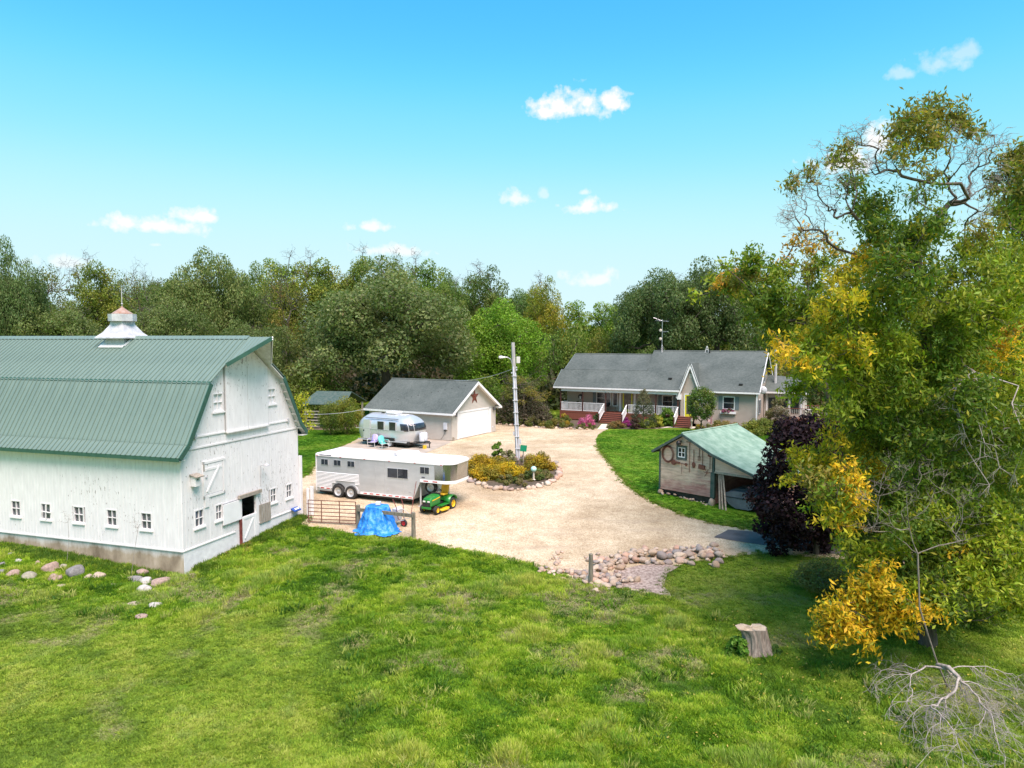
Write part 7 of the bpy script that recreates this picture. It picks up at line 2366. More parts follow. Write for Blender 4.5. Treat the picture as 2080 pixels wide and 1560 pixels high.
 (13.06, 20.89, 5.95, 0.84, 0.106, 0.174, 0.022, 0.75),
 (10.24, 20.22, 7.34, 0.56, 0.23, 0.293, 0.03, 0.75),
 (11.97, 18.32, 6.32, 0.65, 0.106, 0.174, 0.022, 0.75),
 (13.56, 19.21, 6.05, 0.53, 0.23, 0.293, 0.03, 0.75),
 (8.79, 18.98, 7.33, 0.67, 0.291, 0.358, 0.025, 0.75),
 (10.35, 20.77, 6.22, 0.54, 0.161, 0.241, 0.025, 0.75),
 (11.87, 21.99, 5.45, 0.7, 0.291, 0.358, 0.025, 0.75),
 (13.06, 21.71, 4.39, 0.85, 0.106, 0.174, 0.022, 0.75),
 (11.89, 21.71, 4.97, 0.69, 0.161, 0.241, 0.025, 0.75),
 (15.32, 21.79, 5.1, 0.86, 0.106, 0.174, 0.022, 0.75),
 (11.77, 19.32, 4.75, 0.56, 0.106, 0.174, 0.022, 0.75),
 (16.03, 21.9, 3.85, 0.79, 0.161, 0.241, 0.025, 0.75),
 (13.32, 21.16, 3.94, 0.54, 0.291, 0.358, 0.025, 0.75),
 (8.91, 18.57, 7.87, 0.58, 0.515, 0.426, 0.025, 0.75),
 (13.33, 18.27, 5.59, 0.62, 0.161, 0.241, 0.025, 0.75),
 (8.63, 18.26, 9.07, 0.43, 0.515, 0.426, 0.025, 0.75),
 (9.74, 21.52, 8.09, 0.59, 0.515, 0.426, 0.025, 0.75),
 (9.24, 19.3, 8.93, 0.61, 0.161, 0.241, 0.025, 0.75),
 (7.87, 18.68, 7.37, 0.47, 0.291, 0.358, 0.025, 0.75),
 (8.84, 20.95, 7.95, 0.42, 0.515, 0.426, 0.025, 0.75),
 (8.24, 19.72, 7.92, 0.3, 0.291, 0.358, 0.025, 0.75),
 (6.87, 18.51, 8.18, 0.19, 0.672, 0.452, 0.025, 0.75),
 (8.94, 18.9, 8.02, 0.46, 0.291, 0.358, 0.025, 0.75),
 (8.34, 20.52, 6.65, 0.48, 0.291, 0.358, 0.025, 0.75),
 (8.7, 18.94, 6.2, 0.46, 0.23, 0.293, 0.03, 0.75),
 (10.34, 19.4, 5.97, 0.43, 0.161, 0.241, 0.025, 0.75),
 (9.04, 21.33, 4.24, 0.46, 0.515, 0.426, 0.025, 0.75),
 (7.99, 20.2, 4.09, 0.22, 0.515, 0.426, 0.025, 0.75),
 (9.62, 19.62, 4.22, 0.5, 0.161, 0.241, 0.025, 0.75),
 (9.18, 20.28, 3.23, 0.41, 0.291, 0.358, 0.025, 0.75),
 (8.5, 18.3, 4.15, 0.44, 0.161, 0.241, 0.025, 0.75),
 (9.07, 19.9, 5.35, 0.41, 0.515, 0.426, 0.025, 0.75),
 (8.71, 20.05, 4.06, 0.38, 0.231, 0.209, 0.042, 0.75),
 (8.96, 19.03, 4.55, 0.36, 0.672, 0.452, 0.025, 0.75),
 (8.54, 18.68, 4.09, 0.33, 0.231, 0.209, 0.042, 0.75),
 (13.93, 22.16, 8.65, 0.68, 0.291, 0.358, 0.025, 0.75),
 (13.94, 20.44, 9.12, 0.64, 0.291, 0.358, 0.025, 0.75),
 (13.72, 19.12, 9.46, 0.51, 0.291, 0.358, 0.025, 0.75),
 (14.82, 20.86, 8.62, 0.21, 0.291, 0.358, 0.025, 0.75),
 (14.66, 21.79, 7.86, 0.23, 0.52, 0.3, 0.04, 0.75),
 (13.0, 18.53, 2.38, 0.53, 0.23, 0.293, 0.03, 0.75),
 (12.99, 18.91, 3.33, 0.57, 0.291, 0.358, 0.025, 0.75),
 (11.16, 18.11, 1.51, 0.5, 0.291, 0.358, 0.025, 0.75),
 (13.26, 18.86, 1.5, 0.52, 0.291, 0.358, 0.025, 0.75),
 (12.43, 18.88, 1.52, 0.38, 0.291, 0.358, 0.025, 0.75),
 (11.83, 19.27, 2.6, 0.32, 0.291, 0.358, 0.025, 0.75),
 (10.68, 19.61, 3.01, 0.4, 0.291, 0.358, 0.025, 0.75),
 (9.14, 19.27, 2.55, 0.3, 0.291, 0.358, 0.025, 0.75),
 (9.83, 19.64, 1.42, 0.25, 0.291, 0.358, 0.025, 0.75),
 (14.08, 19.35, 0.7, 0.44, 0.291, 0.358, 0.025, 0.75),
 (9.33, 18.36, 1.54, 0.45, 0.672, 0.452, 0.025, 0.75),
 (9.68, 17.89, 1.77, 0.35, 0.672, 0.452, 0.025, 0.75),
 (8.52, 18.02, 1.07, 0.42, 0.672, 0.452, 0.025, 0.75),
 (10.02, 18.68, 1.09, 0.57, 0.672, 0.452, 0.025, 0.75),
 (10.46, 17.9, 1.2, 0.43, 0.672, 0.452, 0.025, 0.75),
 (8.66, 18.61, 0.66, 0.51, 0.672, 0.452, 0.025, 0.75),
 (9.43, 18.5, 0.35, 0.37, 0.672, 0.452, 0.025, 0.75),
 (8.24, 18.4, 0.34, 0.26, 0.672, 0.452, 0.025, 0.75),
 (10.32, 18.31, 1.32, 0.31, 0.291, 0.358, 0.025, 0.75),
 (9.52, 18.06, 2.24, 0.27, 0.672, 0.452, 0.025, 0.75),
 (11.43, 18.29, 1.7, 0.58, 0.106, 0.174, 0.022, 0.75),
 (11.56, 18.28, 1.25, 0.47, 0.106, 0.174, 0.022, 0.75),
 (11.21, 18.84, 3.44, 0.48, 0.291, 0.358, 0.025, 0.75),
 (14.88, 21.36, 2.72, 0.73, 0.106, 0.174, 0.022, 0.75),
 (11.91, 18.91, 3.72, 0.53, 0.161, 0.241, 0.025, 0.75),
 (11.34, 21.81, 0.65, 0.58, 0.106, 0.174, 0.022, 0.75),
 (14.64, 21.3, -0.09, 0.47, 0.106, 0.174, 0.022, 0.75),
 (11.73, 19.18, 3.96, 0.6, 0.161, 0.241, 0.025, 0.75),
 (11.15, 19.08, 4.72, 0.48, 0.161, 0.241, 0.025, 0.75),
 (11.84, 19.73, 2.56, 0.54, 0.106, 0.174, 0.022, 0.75),
 (11.85, 21.37, 2.82, 0.57, 0.106, 0.174, 0.022, 0.75),
 (11.24, 21.57, 2.5, 0.56, 0.106, 0.174, 0.022, 0.75),
 (13.18, 21.1, -0.11, 0.42, 0.106, 0.174, 0.022, 0.75),
 (13.52, 21.65, 2.37, 0.59, 0.291, 0.358, 0.025, 0.75),
 (10.75, 21.68, 1.53, 0.48, 0.23, 0.293, 0.03, 0.75),
 (14.71, 20.09, 5.81, 0.63, 0.161, 0.241, 0.025, 0.75),
 (13.99, 19.0, 2.38, 0.4, 0.291, 0.358, 0.025, 0.75),
 (11.43, 19.14, 1.73, 0.46, 0.106, 0.174, 0.022, 0.75),
 (11.63, 19.24, 2.16, 0.47, 0.161, 0.241, 0.025, 0.75),
 (10.91, 19.47, 0.39, 0.37, 0.106, 0.174, 0.022, 0.75),
 (12.36, 19.79, 0.01, 0.38, 0.106, 0.174, 0.022, 0.75),
 (11.26, 18.88, 1.07, 0.28, 0.106, 0.174, 0.022, 0.75),
]
ASH_BARE = [
 (8.96, 21.86, 12.41, 0.64, -1.2, 0, 0.2),
 (9.67, 21.83, 13.36, 0.7, -0.4, 0, 0.9),
 (9.04, 18.98, 13.25, 0.53, -0.2, 0, 1.2),
 (9.49, 19.07, 12.57, 0.58, 0, 0, 1),
 (8.45, 21.47, 11.76, 0.45, -1.3, 0, -0.2),
 (8.99, 21.16, 11.42, 0.56, -1, 0, -0.3),
 (9.46, 20.94, 11.95, 0.61, -1, 0, 0.2),
 (12.4, 19.79, 12.93, 0.66, 0.5, 0, 0.9),
 (13.69, 20.74, 13.58, 0.6, 0.8, 0, 0.8),
 (13.6, 20.74, 12.47, 0.69, 1, 0, 0.5),
 (12.85, 20.66, 12.18, 0.57, 0.5, 0, 0.6),
 (10.26, 19.31, 12.75, 0.48, -0.3, 0, 1),
 (12.15, 20.18, 13.57, 0.5, 0.3, 0, 1),
 (8.42, 20.06, 12.46, 0.5, -0.8, 0, 0.6),
 (13.6, 21.11, 13.12, 0.59, 0.8, 0, 0.6),
 (14.07, 21.98, 11.84, 0.55, 1, 0, 0.2),
 (12.25, 21.84, 12.26, 0.45, 0, 0, 1),
 (9.54, 20.54, 12.43, 0.51, -0.4, 0, 0.9),
]
ASH_TRUNK = [
 (12.386, 20.6, -1.098),
 (12.201, 20.6, 0.37),
 (12.067, 20.6, 2.444),
 (12.004, 20.7, 4.183),
 (12.162, 20.8, 6.211),
 (12.069, 20.7, 7.947),
 (11.816, 20.6, 9.365),
 (11.578, 20.5, 10.48),
]
ASH_DEAD = [
 (12.191, 20.3, 7.105),
 (12.301, 19.6, 7.48),
 (12.305, 18.9, 7.24),
 (12.157, 18.4, 6.686),
 (12.27, 18.3, 6.054),
 (12.362, 18.2, 5.298),
]
ASH_DEAD_T = [
 (11.322, 18.5, 6.678),
 (11.406, 18.3, 6.31),
 (11.611, 18.4, 5.914),
 (11.557, 18.0, 5.709),
 (12.093, 18.2, 5.042),
 (12.378, 18.2, 4.334),
 (12.905, 18.5, 5.772),
 (13.0, 18.4, 6.429),
 (12.544, 18.1, 4.803),
 (12.003, 17.9, 5.47),
 (12.916, 18.3, 5.283),
 (11.885, 18.4, 7.07),
 (13.073, 18.3, 4.637),
]
ash = make_tree('ash_tree', 'tall ash with green and golden leaves, bare upper limbs and a dark trunk', ASH_TRUNK, ASH_CL, 501, per=2000, lsize=.16, aspect=.34, tip=.0082, power=.54, trunk_k=1.45, step=.35, bare_len=.26, bend=.09,
                bare=ASH_BARE, bare_n=40, droop=.5, twig_n=6, twig_r=.010, squash=.85, bare_bark='bark_grey', rand=.9, shell=.15, soft=1.0)
rg = np.random.default_rng(77)
o0 = np.array(ASH_TRUNK[0])
segs, pos, ends = skeleton([tuple(np.array(p)-o0) for p in ASH_DEAD], [tuple(np.array(p)-o0) for p in ASH_DEAD_T], rg, tip=.012, power=.5, bend=.4)
for e in ends: segs += twigs(*pos[e], .45, 5, rg, .007, 3, bias=(0,0,-.9))
V, F_ = tubes(segs); link('hanging_dead_branch', np_mesh('hanging_dead_branch', V, F_, mat=M['bark_grey']), ash)
# young ash behind, with orange tips
ASH2_CL = [
 (9.62, 28.56, 11.22, 0.67, 0.161, 0.241, 0.025, 1.0),
 (10.61, 29.66, 10.73, 0.82, 0.161, 0.241, 0.025, 1.0),
 (9.43, 29.03, 10.68, 0.52, 0.231, 0.209, 0.042, 1.0),
 (9.01, 29.87, 10.45, 0.41, 0.52, 0.3, 0.04, 0.9),
 (8.77, 29.95, 10.31, 0.25, 0.52, 0.3, 0.04, 0.9),
 (9.63, 27.94, 9.62, 0.77, 0.106, 0.174, 0.022, 1.0),
 (10.52, 27.75, 9.8, 0.77, 0.161, 0.241, 0.025, 1.0),
 (11.89, 30.71, 8.72, 0.98, 0.106, 0.174, 0.022, 1.0),
 (10.29, 28.63, 8.88, 0.71, 0.161, 0.241, 0.025, 1.0),
 (11.82, 28.54, 9.46, 0.87, 0.106, 0.174, 0.022, 1.0),
 (9.92, 31.28, 10.24, 0.52, 0.23, 0.293, 0.03, 1.0),
 (11.69, 29.39, 12.31, 0.53, 0.52, 0.3, 0.04, 0.4),
 (12.86, 30.71, 12.08, 0.6, 0.52, 0.3, 0.04, 0.4),
 (11.32, 29.41, 11.51, 0.45, 0.52, 0.3, 0.04, 0.35),
 (12.38, 30.0, 10.97, 0.71, 0.231, 0.209, 0.042, 0.5),
 (12.4, 28.24, 12.15, 0.43, 0.52, 0.3, 0.04, 0.35),
 (13.59, 29.99, 11.78, 0.5, 0.231, 0.209, 0.042, 0.4),
 (13.17, 30.82, 10.2, 0.81, 0.23, 0.293, 0.03, 0.7),
 (13.1, 29.58, 8.29, 0.94, 0.161, 0.241, 0.025, 1.0),
 (11.35, 30.37, 8.08, 0.63, 0.23, 0.293, 0.03, 1.0),
 (14.31, 30.12, 7.04, 0.84, 0.106, 0.174, 0.022, 1.0),
 (10.76, 27.93, 10.58, 0.58, 0.23, 0.293, 0.03, 0.6),
 (9.42, 30.43, 10.8, 0.38, 0.52, 0.3, 0.04, 0.8),
 (9.25, 29.83, 10.54, 0.49, 0.161, 0.241, 0.025, 0.75),
 (9.96, 28.78, 9.71, 0.73, 0.161, 0.241, 0.025, 0.75),
 (8.21, 27.81, 10.98, 0.28, 0.291, 0.358, 0.025, 0.75),
 (8.01, 30.82, 9.94, 0.24, 0.291, 0.358, 0.025, 0.75),
 (12.06, 29.4, 7.82, 0.87, 0.106, 0.174, 0.022, 0.75),
 (11.5, 30.29, 9.07, 0.65, 0.106, 0.174, 0.022, 0.75),
 (8.93, 30.86, 10.82, 0.47, 0.23, 0.293, 0.03, 0.75),
 (13.0, 30.27, 11.26, 0.58, 0.161, 0.241, 0.025, 0.75),
 (12.7, 31.02, 9.02, 0.92, 0.23, 0.293, 0.03, 0.75),
 (14.82, 29.12, 8.07, 0.7, 0.291, 0.358, 0.025, 0.75),
 (10.64, 30.58, 9.67, 0.28, 0.52, 0.3, 0.04, 0.75),
]
ASH2_TRUNK = [
 (13.857, 29.8, -0.401),
 (13.828, 29.8, 2.039),
 (13.455, 29.7, 4.78),
 (12.891, 29.5, 7.064),
 (12.193, 29.4, 8.694),
 (11.519, 29.3, 9.699),
]
make_tree('ash_tree', 'leaning young ash with orange leaf tips left of the tall ash', ASH2_TRUNK, ASH2_CL, 502, per=1300, lsize=.21, aspect=.36, tip=.016, droop=.5, twig_n=4, twig_r=.013, squash=.85, rand=.9, shell=.15, soft=1.2)
ASH3_CL = [
 (18.05, 25.94, 14.79, 0.68, 0.231, 0.209, 0.042, 1.0),
 (17.99, 26.37, 14.15, 0.62, 0.231, 0.209, 0.042, 0.7),
 (18.82, 26.56, 13.88, 0.74, 0.291, 0.358, 0.025, 1.0),
 (18.91, 27.09, 13.08, 0.71, 0.231, 0.209, 0.042, 0.8),
 (17.86, 26.36, 12.73, 0.48, 0.231, 0.209, 0.042, 0.5),
 (19.08, 27.02, 12.15, 0.75, 0.291, 0.358, 0.025, 0.8),
 (16.43, 23.8, 11.03, 0.63, 0.23, 0.293, 0.03, 1.0),
 (18.18, 25.38, 10.7, 0.79, 0.291, 0.358, 0.025, 1.0),
 (19.07, 27.1, 10.32, 0.75, 0.161, 0.241, 0.025, 1.0),
 (18.89, 26.04, 9.52, 0.9, 0.161, 0.241, 0.025, 1.0),
 (19.54, 26.94, 13.05, 0.84, 0.23, 0.293, 0.03, 1.0),
 (17.58, 24.11, 13.99, 0.75, 0.231, 0.209, 0.042, 1.0),
 (18.82, 25.39, 11.39, 0.88, 0.161, 0.241, 0.025, 1.0),
 (17.58, 24.59, 8.77, 0.77, 0.161, 0.241, 0.025, 1.0),
 (17.18, 25.66, 13.42, 0.39, 0.231, 0.209, 0.042, 0.4),
 (17.97, 25.77, 8.98, 0.36, 0.52, 0.3, 0.04, 0.6),
 (17.45, 23.75, 7.6, 0.91, 0.161, 0.241, 0.025, 1.0),
 (17.2, 24.48, 13.13, 0.61, 0.231, 0.209, 0.042, 0.75),
 (17.47, 24.71, 12.12, 0.53, 0.291, 0.358, 0.025, 0.75),
 (18.7, 27.0, 10.47, 0.71, 0.291, 0.358, 0.025, 0.75),
 (18.79, 26.46, 9.82, 0.77, 0.161, 0.241, 0.025, 0.75),
 (17.48, 24.27, 12.79, 0.66, 0.23, 0.293, 0.03, 0.75),
 (20.52, 26.57, 11.47, 0.86, 0.161, 0.241, 0.025, 0.75),
 (17.21, 24.2, 8.81, 0.68, 0.161, 0.241, 0.025, 0.75),
 (18.48, 25.92, 8.47, 0.78, 0.23, 0.293, 0.03, 0.75),
]
ASH3_TRUNK = [
 (19.45, 25.5, -0.181),
 (19.19, 25.5, 3.455),
 (18.772, 25.4, 7.032),
 (18.46, 25.5, 9.666),
 (18.189, 25.5, 11.753),
 (18.214, 25.5, 13.132),
]
make_tree('ash_tree', 'yellowing ash at the right picture edge behind the tall ash', ASH3_TRUNK, ASH3_CL, 503, per=1500, lsize=.19, aspect=.36, tip=.016, droop=.5, twig_n=4, twig_r=.012, squash=.85, rand=.9, shell=.15, soft=1.1)
# purple-leaved maple
MAPLE_CL = [
 (12.17, 28.8, 4.5, 0.42, 0.026, 0.012, 0.017, 1.0),
 (11.76, 29.14, 4.51, 0.44, 0.026, 0.012, 0.017, 1.0),
 (11.75, 28.24, 4.3, 0.49, 0.026, 0.012, 0.017, 1.0),
 (12.68, 29.49, 4.72, 0.61, 0.026, 0.012, 0.017, 1.0),
 (11.08, 28.64, 4.62, 0.45, 0.026, 0.012, 0.017, 1.0),
 (12.4, 28.29, 4.42, 0.46, 0.026, 0.012, 0.017, 1.0),
 (12.1, 29.68, 3.9, 0.44, 0.026, 0.012, 0.017, 1.0),
 (11.21, 27.93, 4.1, 0.6, 0.026, 0.012, 0.017, 1.0),
 (13.14, 29.23, 4.23, 0.6, 0.026, 0.012, 0.017, 1.0),
 (11.1, 29.3, 4.12, 0.45, 0.026, 0.012, 0.017, 1.0),
 (11.92, 27.74, 3.97, 0.53, 0.026, 0.012, 0.017, 1.0),
 (12.86, 30.12, 3.78, 0.63, 0.026, 0.012, 0.017, 1.0),
 (10.57, 28.05, 4.07, 0.41, 0.026, 0.012, 0.017, 1.0),
 (12.99, 28.5, 3.78, 0.55, 0.026, 0.012, 0.017, 1.0),
 (11.72, 29.94, 3.43, 0.46, 0.026, 0.012, 0.017, 1.0),
 (11.23, 27.4, 3.74, 0.4, 0.026, 0.012, 0.017, 1.0),
 (13.52, 29.87, 3.46, 0.63, 0.026, 0.012, 0.017, 1.0),
 (10.71, 28.86, 3.38, 0.47, 0.026, 0.012, 0.017, 1.0),
 (12.45, 27.6, 3.63, 0.51, 0.026, 0.012, 0.017, 1.0),
 (12.6, 30.51, 3.06, 0.64, 0.026, 0.012, 0.017, 1.0),
 (10.66, 27.61, 3.33, 0.48, 0.026, 0.012, 0.017, 1.0),
 (13.43, 29.01, 3.04, 0.51, 0.026, 0.012, 0.017, 1.0),
 (11.3, 29.6, 2.73, 0.49, 0.026, 0.012, 0.017, 1.0),
 (11.62, 27.09, 3.27, 0.39, 0.026, 0.012, 0.017, 1.0),
 (13.18, 29.98, 2.49, 0.57, 0.026, 0.012, 0.017, 1.0),
 (10.38, 28.35, 2.77, 0.52, 0.026, 0.012, 0.017, 1.0),
 (13.13, 28.13, 2.77, 0.47, 0.026, 0.012, 0.017, 1.0),
 (11.93, 30.54, 2.3, 0.47, 0.026, 0.012, 0.017, 1.0),
 (10.85, 27.31, 2.77, 0.42, 0.026, 0.012, 0.017, 1.0),
 (13.88, 29.59, 2.26, 0.48, 0.026, 0.012, 0.017, 1.0),
 (10.62, 29.2, 2.24, 0.59, 0.026, 0.012, 0.017, 1.0),
 (12.25, 27.5, 2.5, 0.51, 0.026, 0.012, 0.017, 1.0),
 (13.09, 30.63, 1.79, 0.45, 0.026, 0.012, 0.017, 1.0),
 (10.55, 27.94, 2.27, 0.44, 0.026, 0.012, 0.017, 1.0),
 (13.71, 28.65, 2.03, 0.54, 0.026, 0.012, 0.017, 1.0),
 (11.4, 29.9, 1.71, 0.5, 0.026, 0.012, 0.017, 1.0),
 (11.4, 27.34, 2.19, 0.48, 0.026, 0.012, 0.017, 1.0),
 (13.4, 29.83, 1.6, 0.59, 0.026, 0.012, 0.017, 1.0),
 (10.11, 28.63, 1.66, 0.62, 0.026, 0.012, 0.017, 1.0),
 (12.91, 27.75, 1.8, 0.61, 0.026, 0.012, 0.017, 1.0),
 (12.31, 30.13, 1.32, 0.49, 0.026, 0.012, 0.017, 1.0),
 (10.43, 27.24, 1.7, 0.55, 0.026, 0.012, 0.017, 1.0),
 (13.7, 29.21, 1.29, 0.63, 0.026, 0.012, 0.017, 1.0),
 (10.83, 29.55, 1.07, 0.61, 0.026, 0.012, 0.017, 1.0),
 (11.93, 27.44, 1.59, 0.42, 0.026, 0.012, 0.017, 1.0),
 (13.21, 30.2, 0.8, 0.45, 0.026, 0.012, 0.017, 1.0),
 (10.46, 28.17, 1.23, 0.62, 0.026, 0.012, 0.017, 1.0),
 (13.19, 28.38, 1.13, 0.4, 0.026, 0.012, 0.017, 1.0),
 (11.81, 29.88, 0.8, 0.46, 0.026, 0.012, 0.017, 1.0),
 (11.07, 27.26, 1.07, 0.46, 0.026, 0.012, 0.017, 1.0),
 (13.46, 29.56, 0.62, 0.43, 0.026, 0.012, 0.017, 1.0),
 (10.51, 29.0, 0.35, 0.5, 0.026, 0.012, 0.017, 1.0),
 (12.41, 27.87, 0.95, 0.4, 0.026, 0.012, 0.017, 1.0),
 (12.54, 29.92, 0.43, 0.46, 0.026, 0.012, 0.017, 1.0),
 (10.72, 27.84, 0.55, 0.42, 0.026, 0.012, 0.017, 1.0),
 (13.11, 28.85, 0.57, 0.52, 0.026, 0.012, 0.017, 1.0),
 (11.47, 29.49, 0.2, 0.65, 0.026, 0.012, 0.017, 1.0),
 (11.76, 27.83, 0.66, 0.51, 0.026, 0.012, 0.017, 1.0),
 (13.13, 29.75, -0.39, 0.51, 0.026, 0.012, 0.017, 1.0),
 (10.83, 28.54, -0.28, 0.51, 0.026, 0.012, 0.017, 1.0),
 (12.6, 28.39, 0.21, 0.49, 0.026, 0.012, 0.017, 1.0),
 (12.1, 29.47, -0.01, 0.51, 0.026, 0.012, 0.017, 1.0),
 (11.52, 28.19, 0.12, 0.6, 0.026, 0.012, 0.017, 1.0),
 (12.81, 29.06, -0.68, 0.52, 0.026, 0.012, 0.017, 1.0),
]
MAPLE_TRUNK = [
 (12.604, 28.8, -1.004),
 (12.496, 28.8, -0.013),
 (12.307, 28.8, 1.015),
 (12.153, 28.8, 2.242),
]
make_tree('purple_maple', 'rounded maple with dark purple, almost black leaves beside the shed', MAPLE_TRUNK, MAPLE_CL, 504, per=950, lsize=.16, aspect=.75, tip=.02, twig_n=2, squash=.9, up=.5, shell=.4)
# dead sapling in front, its lower limbs trailing on the grass
DEAD_TRUNK = [
 (11.121, 17.6, -0.751),
 (10.817, 17.55, -0.146),
 (10.509, 17.5, 0.644),
 (10.272, 17.5, 1.343),
 (10.222, 17.5, 2.039),
 (10.173, 17.5, 2.731),
]
DEAD_UP = [
 (9.041, 17.2, 4.663),
 (9.533, 17.6, 4.271),
 (9.801, 17.5, 4.912),
 (10.083, 17.3, 4.765),
 (10.723, 17.8, 4.669),
 (10.954, 17.5, 4.23),
 (11.109, 17.2, 4.175),
 (11.571, 17.6, 3.645),
 (9.281, 17.8, 3.784),
 (9.251, 17.3, 3.536),
 (9.724, 17.1, 4.197),
 (11.107, 17.9, 3.416),
 (10.989, 17.3, 3.288),
 (9.883, 17.8, 3.721),
 (10.147, 17.0, 4.16),
 (8.793, 17.4, 4.191),
 (8.99, 17.5, 3.42),
 (11.608, 17.5, 4.168),
]
DEAD_LOW = [
 (9.062, 17.378, -0.767),
 (8.851, 16.271, -0.742),
 (8.91, 15.735, -0.8),
 (9.153, 15.188, -0.716),
 (9.248, 14.622, -0.823),
 (10.162, 15.411, -0.617),
 (11.293, 16.449, -0.596),
 (12.369, 17.319, -0.674),
 (11.172, 15.268, -0.762),
 (11.956, 15.977, -0.7),
 (9.92, 14.523, -0.87),
 (9.528, 16.449, -0.596),
 (10.613, 16.497, -0.5),
 (12.247, 17.888, -0.567),
 (9.888, 18.757, -0.645),
 (10.262, 18.229, -0.465),
 (10.442, 14.523, -0.87),
 (9.653, 15.681, -0.421),
 (11.024, 16.778, -0.399),
 (13.094, 17.817, -0.664),
 (9.628, 17.758, -0.57),
 (10.825, 15.411, -0.617),
 (8.508, 14.425, -0.917),
 (10.923, 14.611, -0.87),
]
rg = np.random.default_rng(99)
o0 = np.array(DEAD_TRUNK[0])
dead = thing('dead_sapling', 'grey leafless dead sapling whose long lower limbs trail on the foreground grass', 'tree', tuple(o0))
tk = [tuple(np.array(p)-o0) for p in DEAD_TRUNK]
up_t = [tuple(np.array(p)-o0) for p in DEAD_UP]
for p in list(up_t): up_t += [tuple(np.array(p)+rg.normal(0, .26, 3)) for _ in range(4)]
segs, pos, ends = skeleton(tk, up_t, rg, tip=.0026, power=.50, bend=.16, step=.16)
V, F_ = tubes(segs); link('trunk', np_mesh('trunk', V, F_, mat=M['bark_dead'], smooth=True), dead)
tw = []
for e in ends: tw += twigs(*pos[e], .26, 3, rg, .004, 2, bias=(0,0,.9))
V, F_ = tubes(tw); link('bare_twigs', np_mesh('bare_twigs', V, F_, mat=M['bark_dead']), dead)['kind'] = 'stuff'
low = [tk[1], tuple((np.array(tk[1])+np.array([.05,-.35,.10]))), tuple((np.array(tk[1])+np.array([.10,-.7,-.0])))]
lo_t = [tuple(np.array(p)-o0) for p in DEAD_LOW]
for p in list(lo_t): lo_t += [tuple(np.array(p)*rg.uniform(.45,1.0)+rg.normal(0, .22, 3)*np.array([1,1,.35])) for _ in range(4)]
segs, pos, ends = skeleton(low, lo_t, rg, tip=.0052, power=.50, bend=.25, up=-.5, step=.15)
for e in ends: segs += twigs(*pos[e], .42, 4, rg, .0045, 3, bias=(.1,-.45,-.25))
for i in range(5, len(pos), 6): segs += twigs(*pos[i], .4, 2, rg, .0045, 3, bias=(.1,-.5,-.15))
V, F_ = tubes(segs); link('trailing_limb', np_mesh('trailing_limb', V, F_, mat=M['bark_grey']), dead)
# two bare saplings against the barn footing
SAP = [
 [(-17.521, 27.463, -0.589), (-17.414, 27.463, 0.265), (-17.425, 27.463, 0.952)],
 [(-14.411, 26.367, -0.798), (-14.264, 26.367, 0.106), (-14.084, 26.367, 1.049)],
]
for i, (lab, tk) in enumerate(zip(('left of the two bare saplings standing against the barn wall', 'right of the two bare saplings standing against the barn wall'), SAP)):
    e = tk[-1]
    make_tree('bare_sapling', lab, tk, [], 520+i, group='bare saplings at the barn', tip=.004, bark='bark_grey', bare=[(e[0]-.12,e[1],e[2]-.05,.42,0,0,1.2),(e[0]+.14,e[1],e[2]+.12,.40,0,0,1.2)], bare_n=7, twig_r=.006, step=.12, bare_len=.12)
# yellow-leaved sapling behind the barn's far eave
YSAP = [
 (-14.009, 47.0, 1.691),
 (-13.988, 47.0, 2.845),
 (-14.005, 47.0, 3.668),
]
make_tree('yellow_sapling', 'small yellow-green sapling behind the far barn eave', YSAP, [(YSAP[2][0]+dx,47+dy,YSAP[2][2]+dz,.5,.40,.40,.03,1) for dx,dy,dz in ((0,0,.2),(.3,.2,-.5),(-.2,.1,-.9),(.4,-.1,-1.3),(.1,0,.6),(-.5,0,-.2))], 530, per=420, lsize=.16, tip=.012)

# ================================================================== shrubs and flowers
def shrub(name, label, x, y, w, h, cols, seed, n=26, lsize=.14, per=420, cat='shrub', group=None, aspect=.6, z=None, stem=True, d=None, dome=1.0, dens=1.0, shape=2.0):
    rg = np.random.default_rng(seed); cl = []
    z0 = gz(x, y) if z is None else z
    d = d or w
    gold = 2.39996
    cr = .30*min(w/2, h)
    for i in range(n):
        t = (i+.5)/n; zz = 1-1.15*t; ph = i*gold+rg.normal(0,.2)
        rr = math.sqrt(max(0, 1-abs(zz)**shape)); k = rg.uniform(.7, .95) if rg.random() > .2 else rg.uniform(.2,.6)
        c = cols[rg.integers(len(cols))]
        cl.append((x+(w/2-cr*.5)*rr*k*math.cos(ph), y+(d/2-cr*.5)*rr*k*math.sin(ph), z0+max(.05, (h-cr*.6)*(.12+.88*max(0,zz)*k)), cr*rg.uniform(.75,1.25), *c, dens*rg.uniform(.8,1.1)))
    return make_tree(name, label, [(x,y,z0-.05),(x,y,z0+h*.25),(x,y,z0+h*.5)], cl, seed+1, group=group, cat=cat, per=per/max(cr,.15)**1.2, lsize=lsize, aspect=aspect, tip=.006, twig_n=1, twig_r=.005, up=.5, shell=.4)
YEL = [(.46,.32,.02),(.36,.28,.025),(.52,.36,.02),(.28,.24,.03)]
YEB = [(.30,.21,.03),(.38,.26,.025),(.22,.19,.03)]
GRS = [(.12,.16,.035),(.17,.17,.05),(.10,.13,.03),(.20,.17,.06)]
ISL = 'plants in the gravel island'
isl = ground_sheet('island_bed', [(2.85*math.cos(t), 43.6+4.9*math.sin(t)) for t in np.linspace(0, 2*math.pi, 30)[:-1]], M['soil'], .05, kind='structure')
shrub('spirea_shrub', 'golden shrub at the left end of the gravel island', -2.0, 43.3, 1.9, 1.25, YEB+YEL, 601, 34, .10, group=ISL)
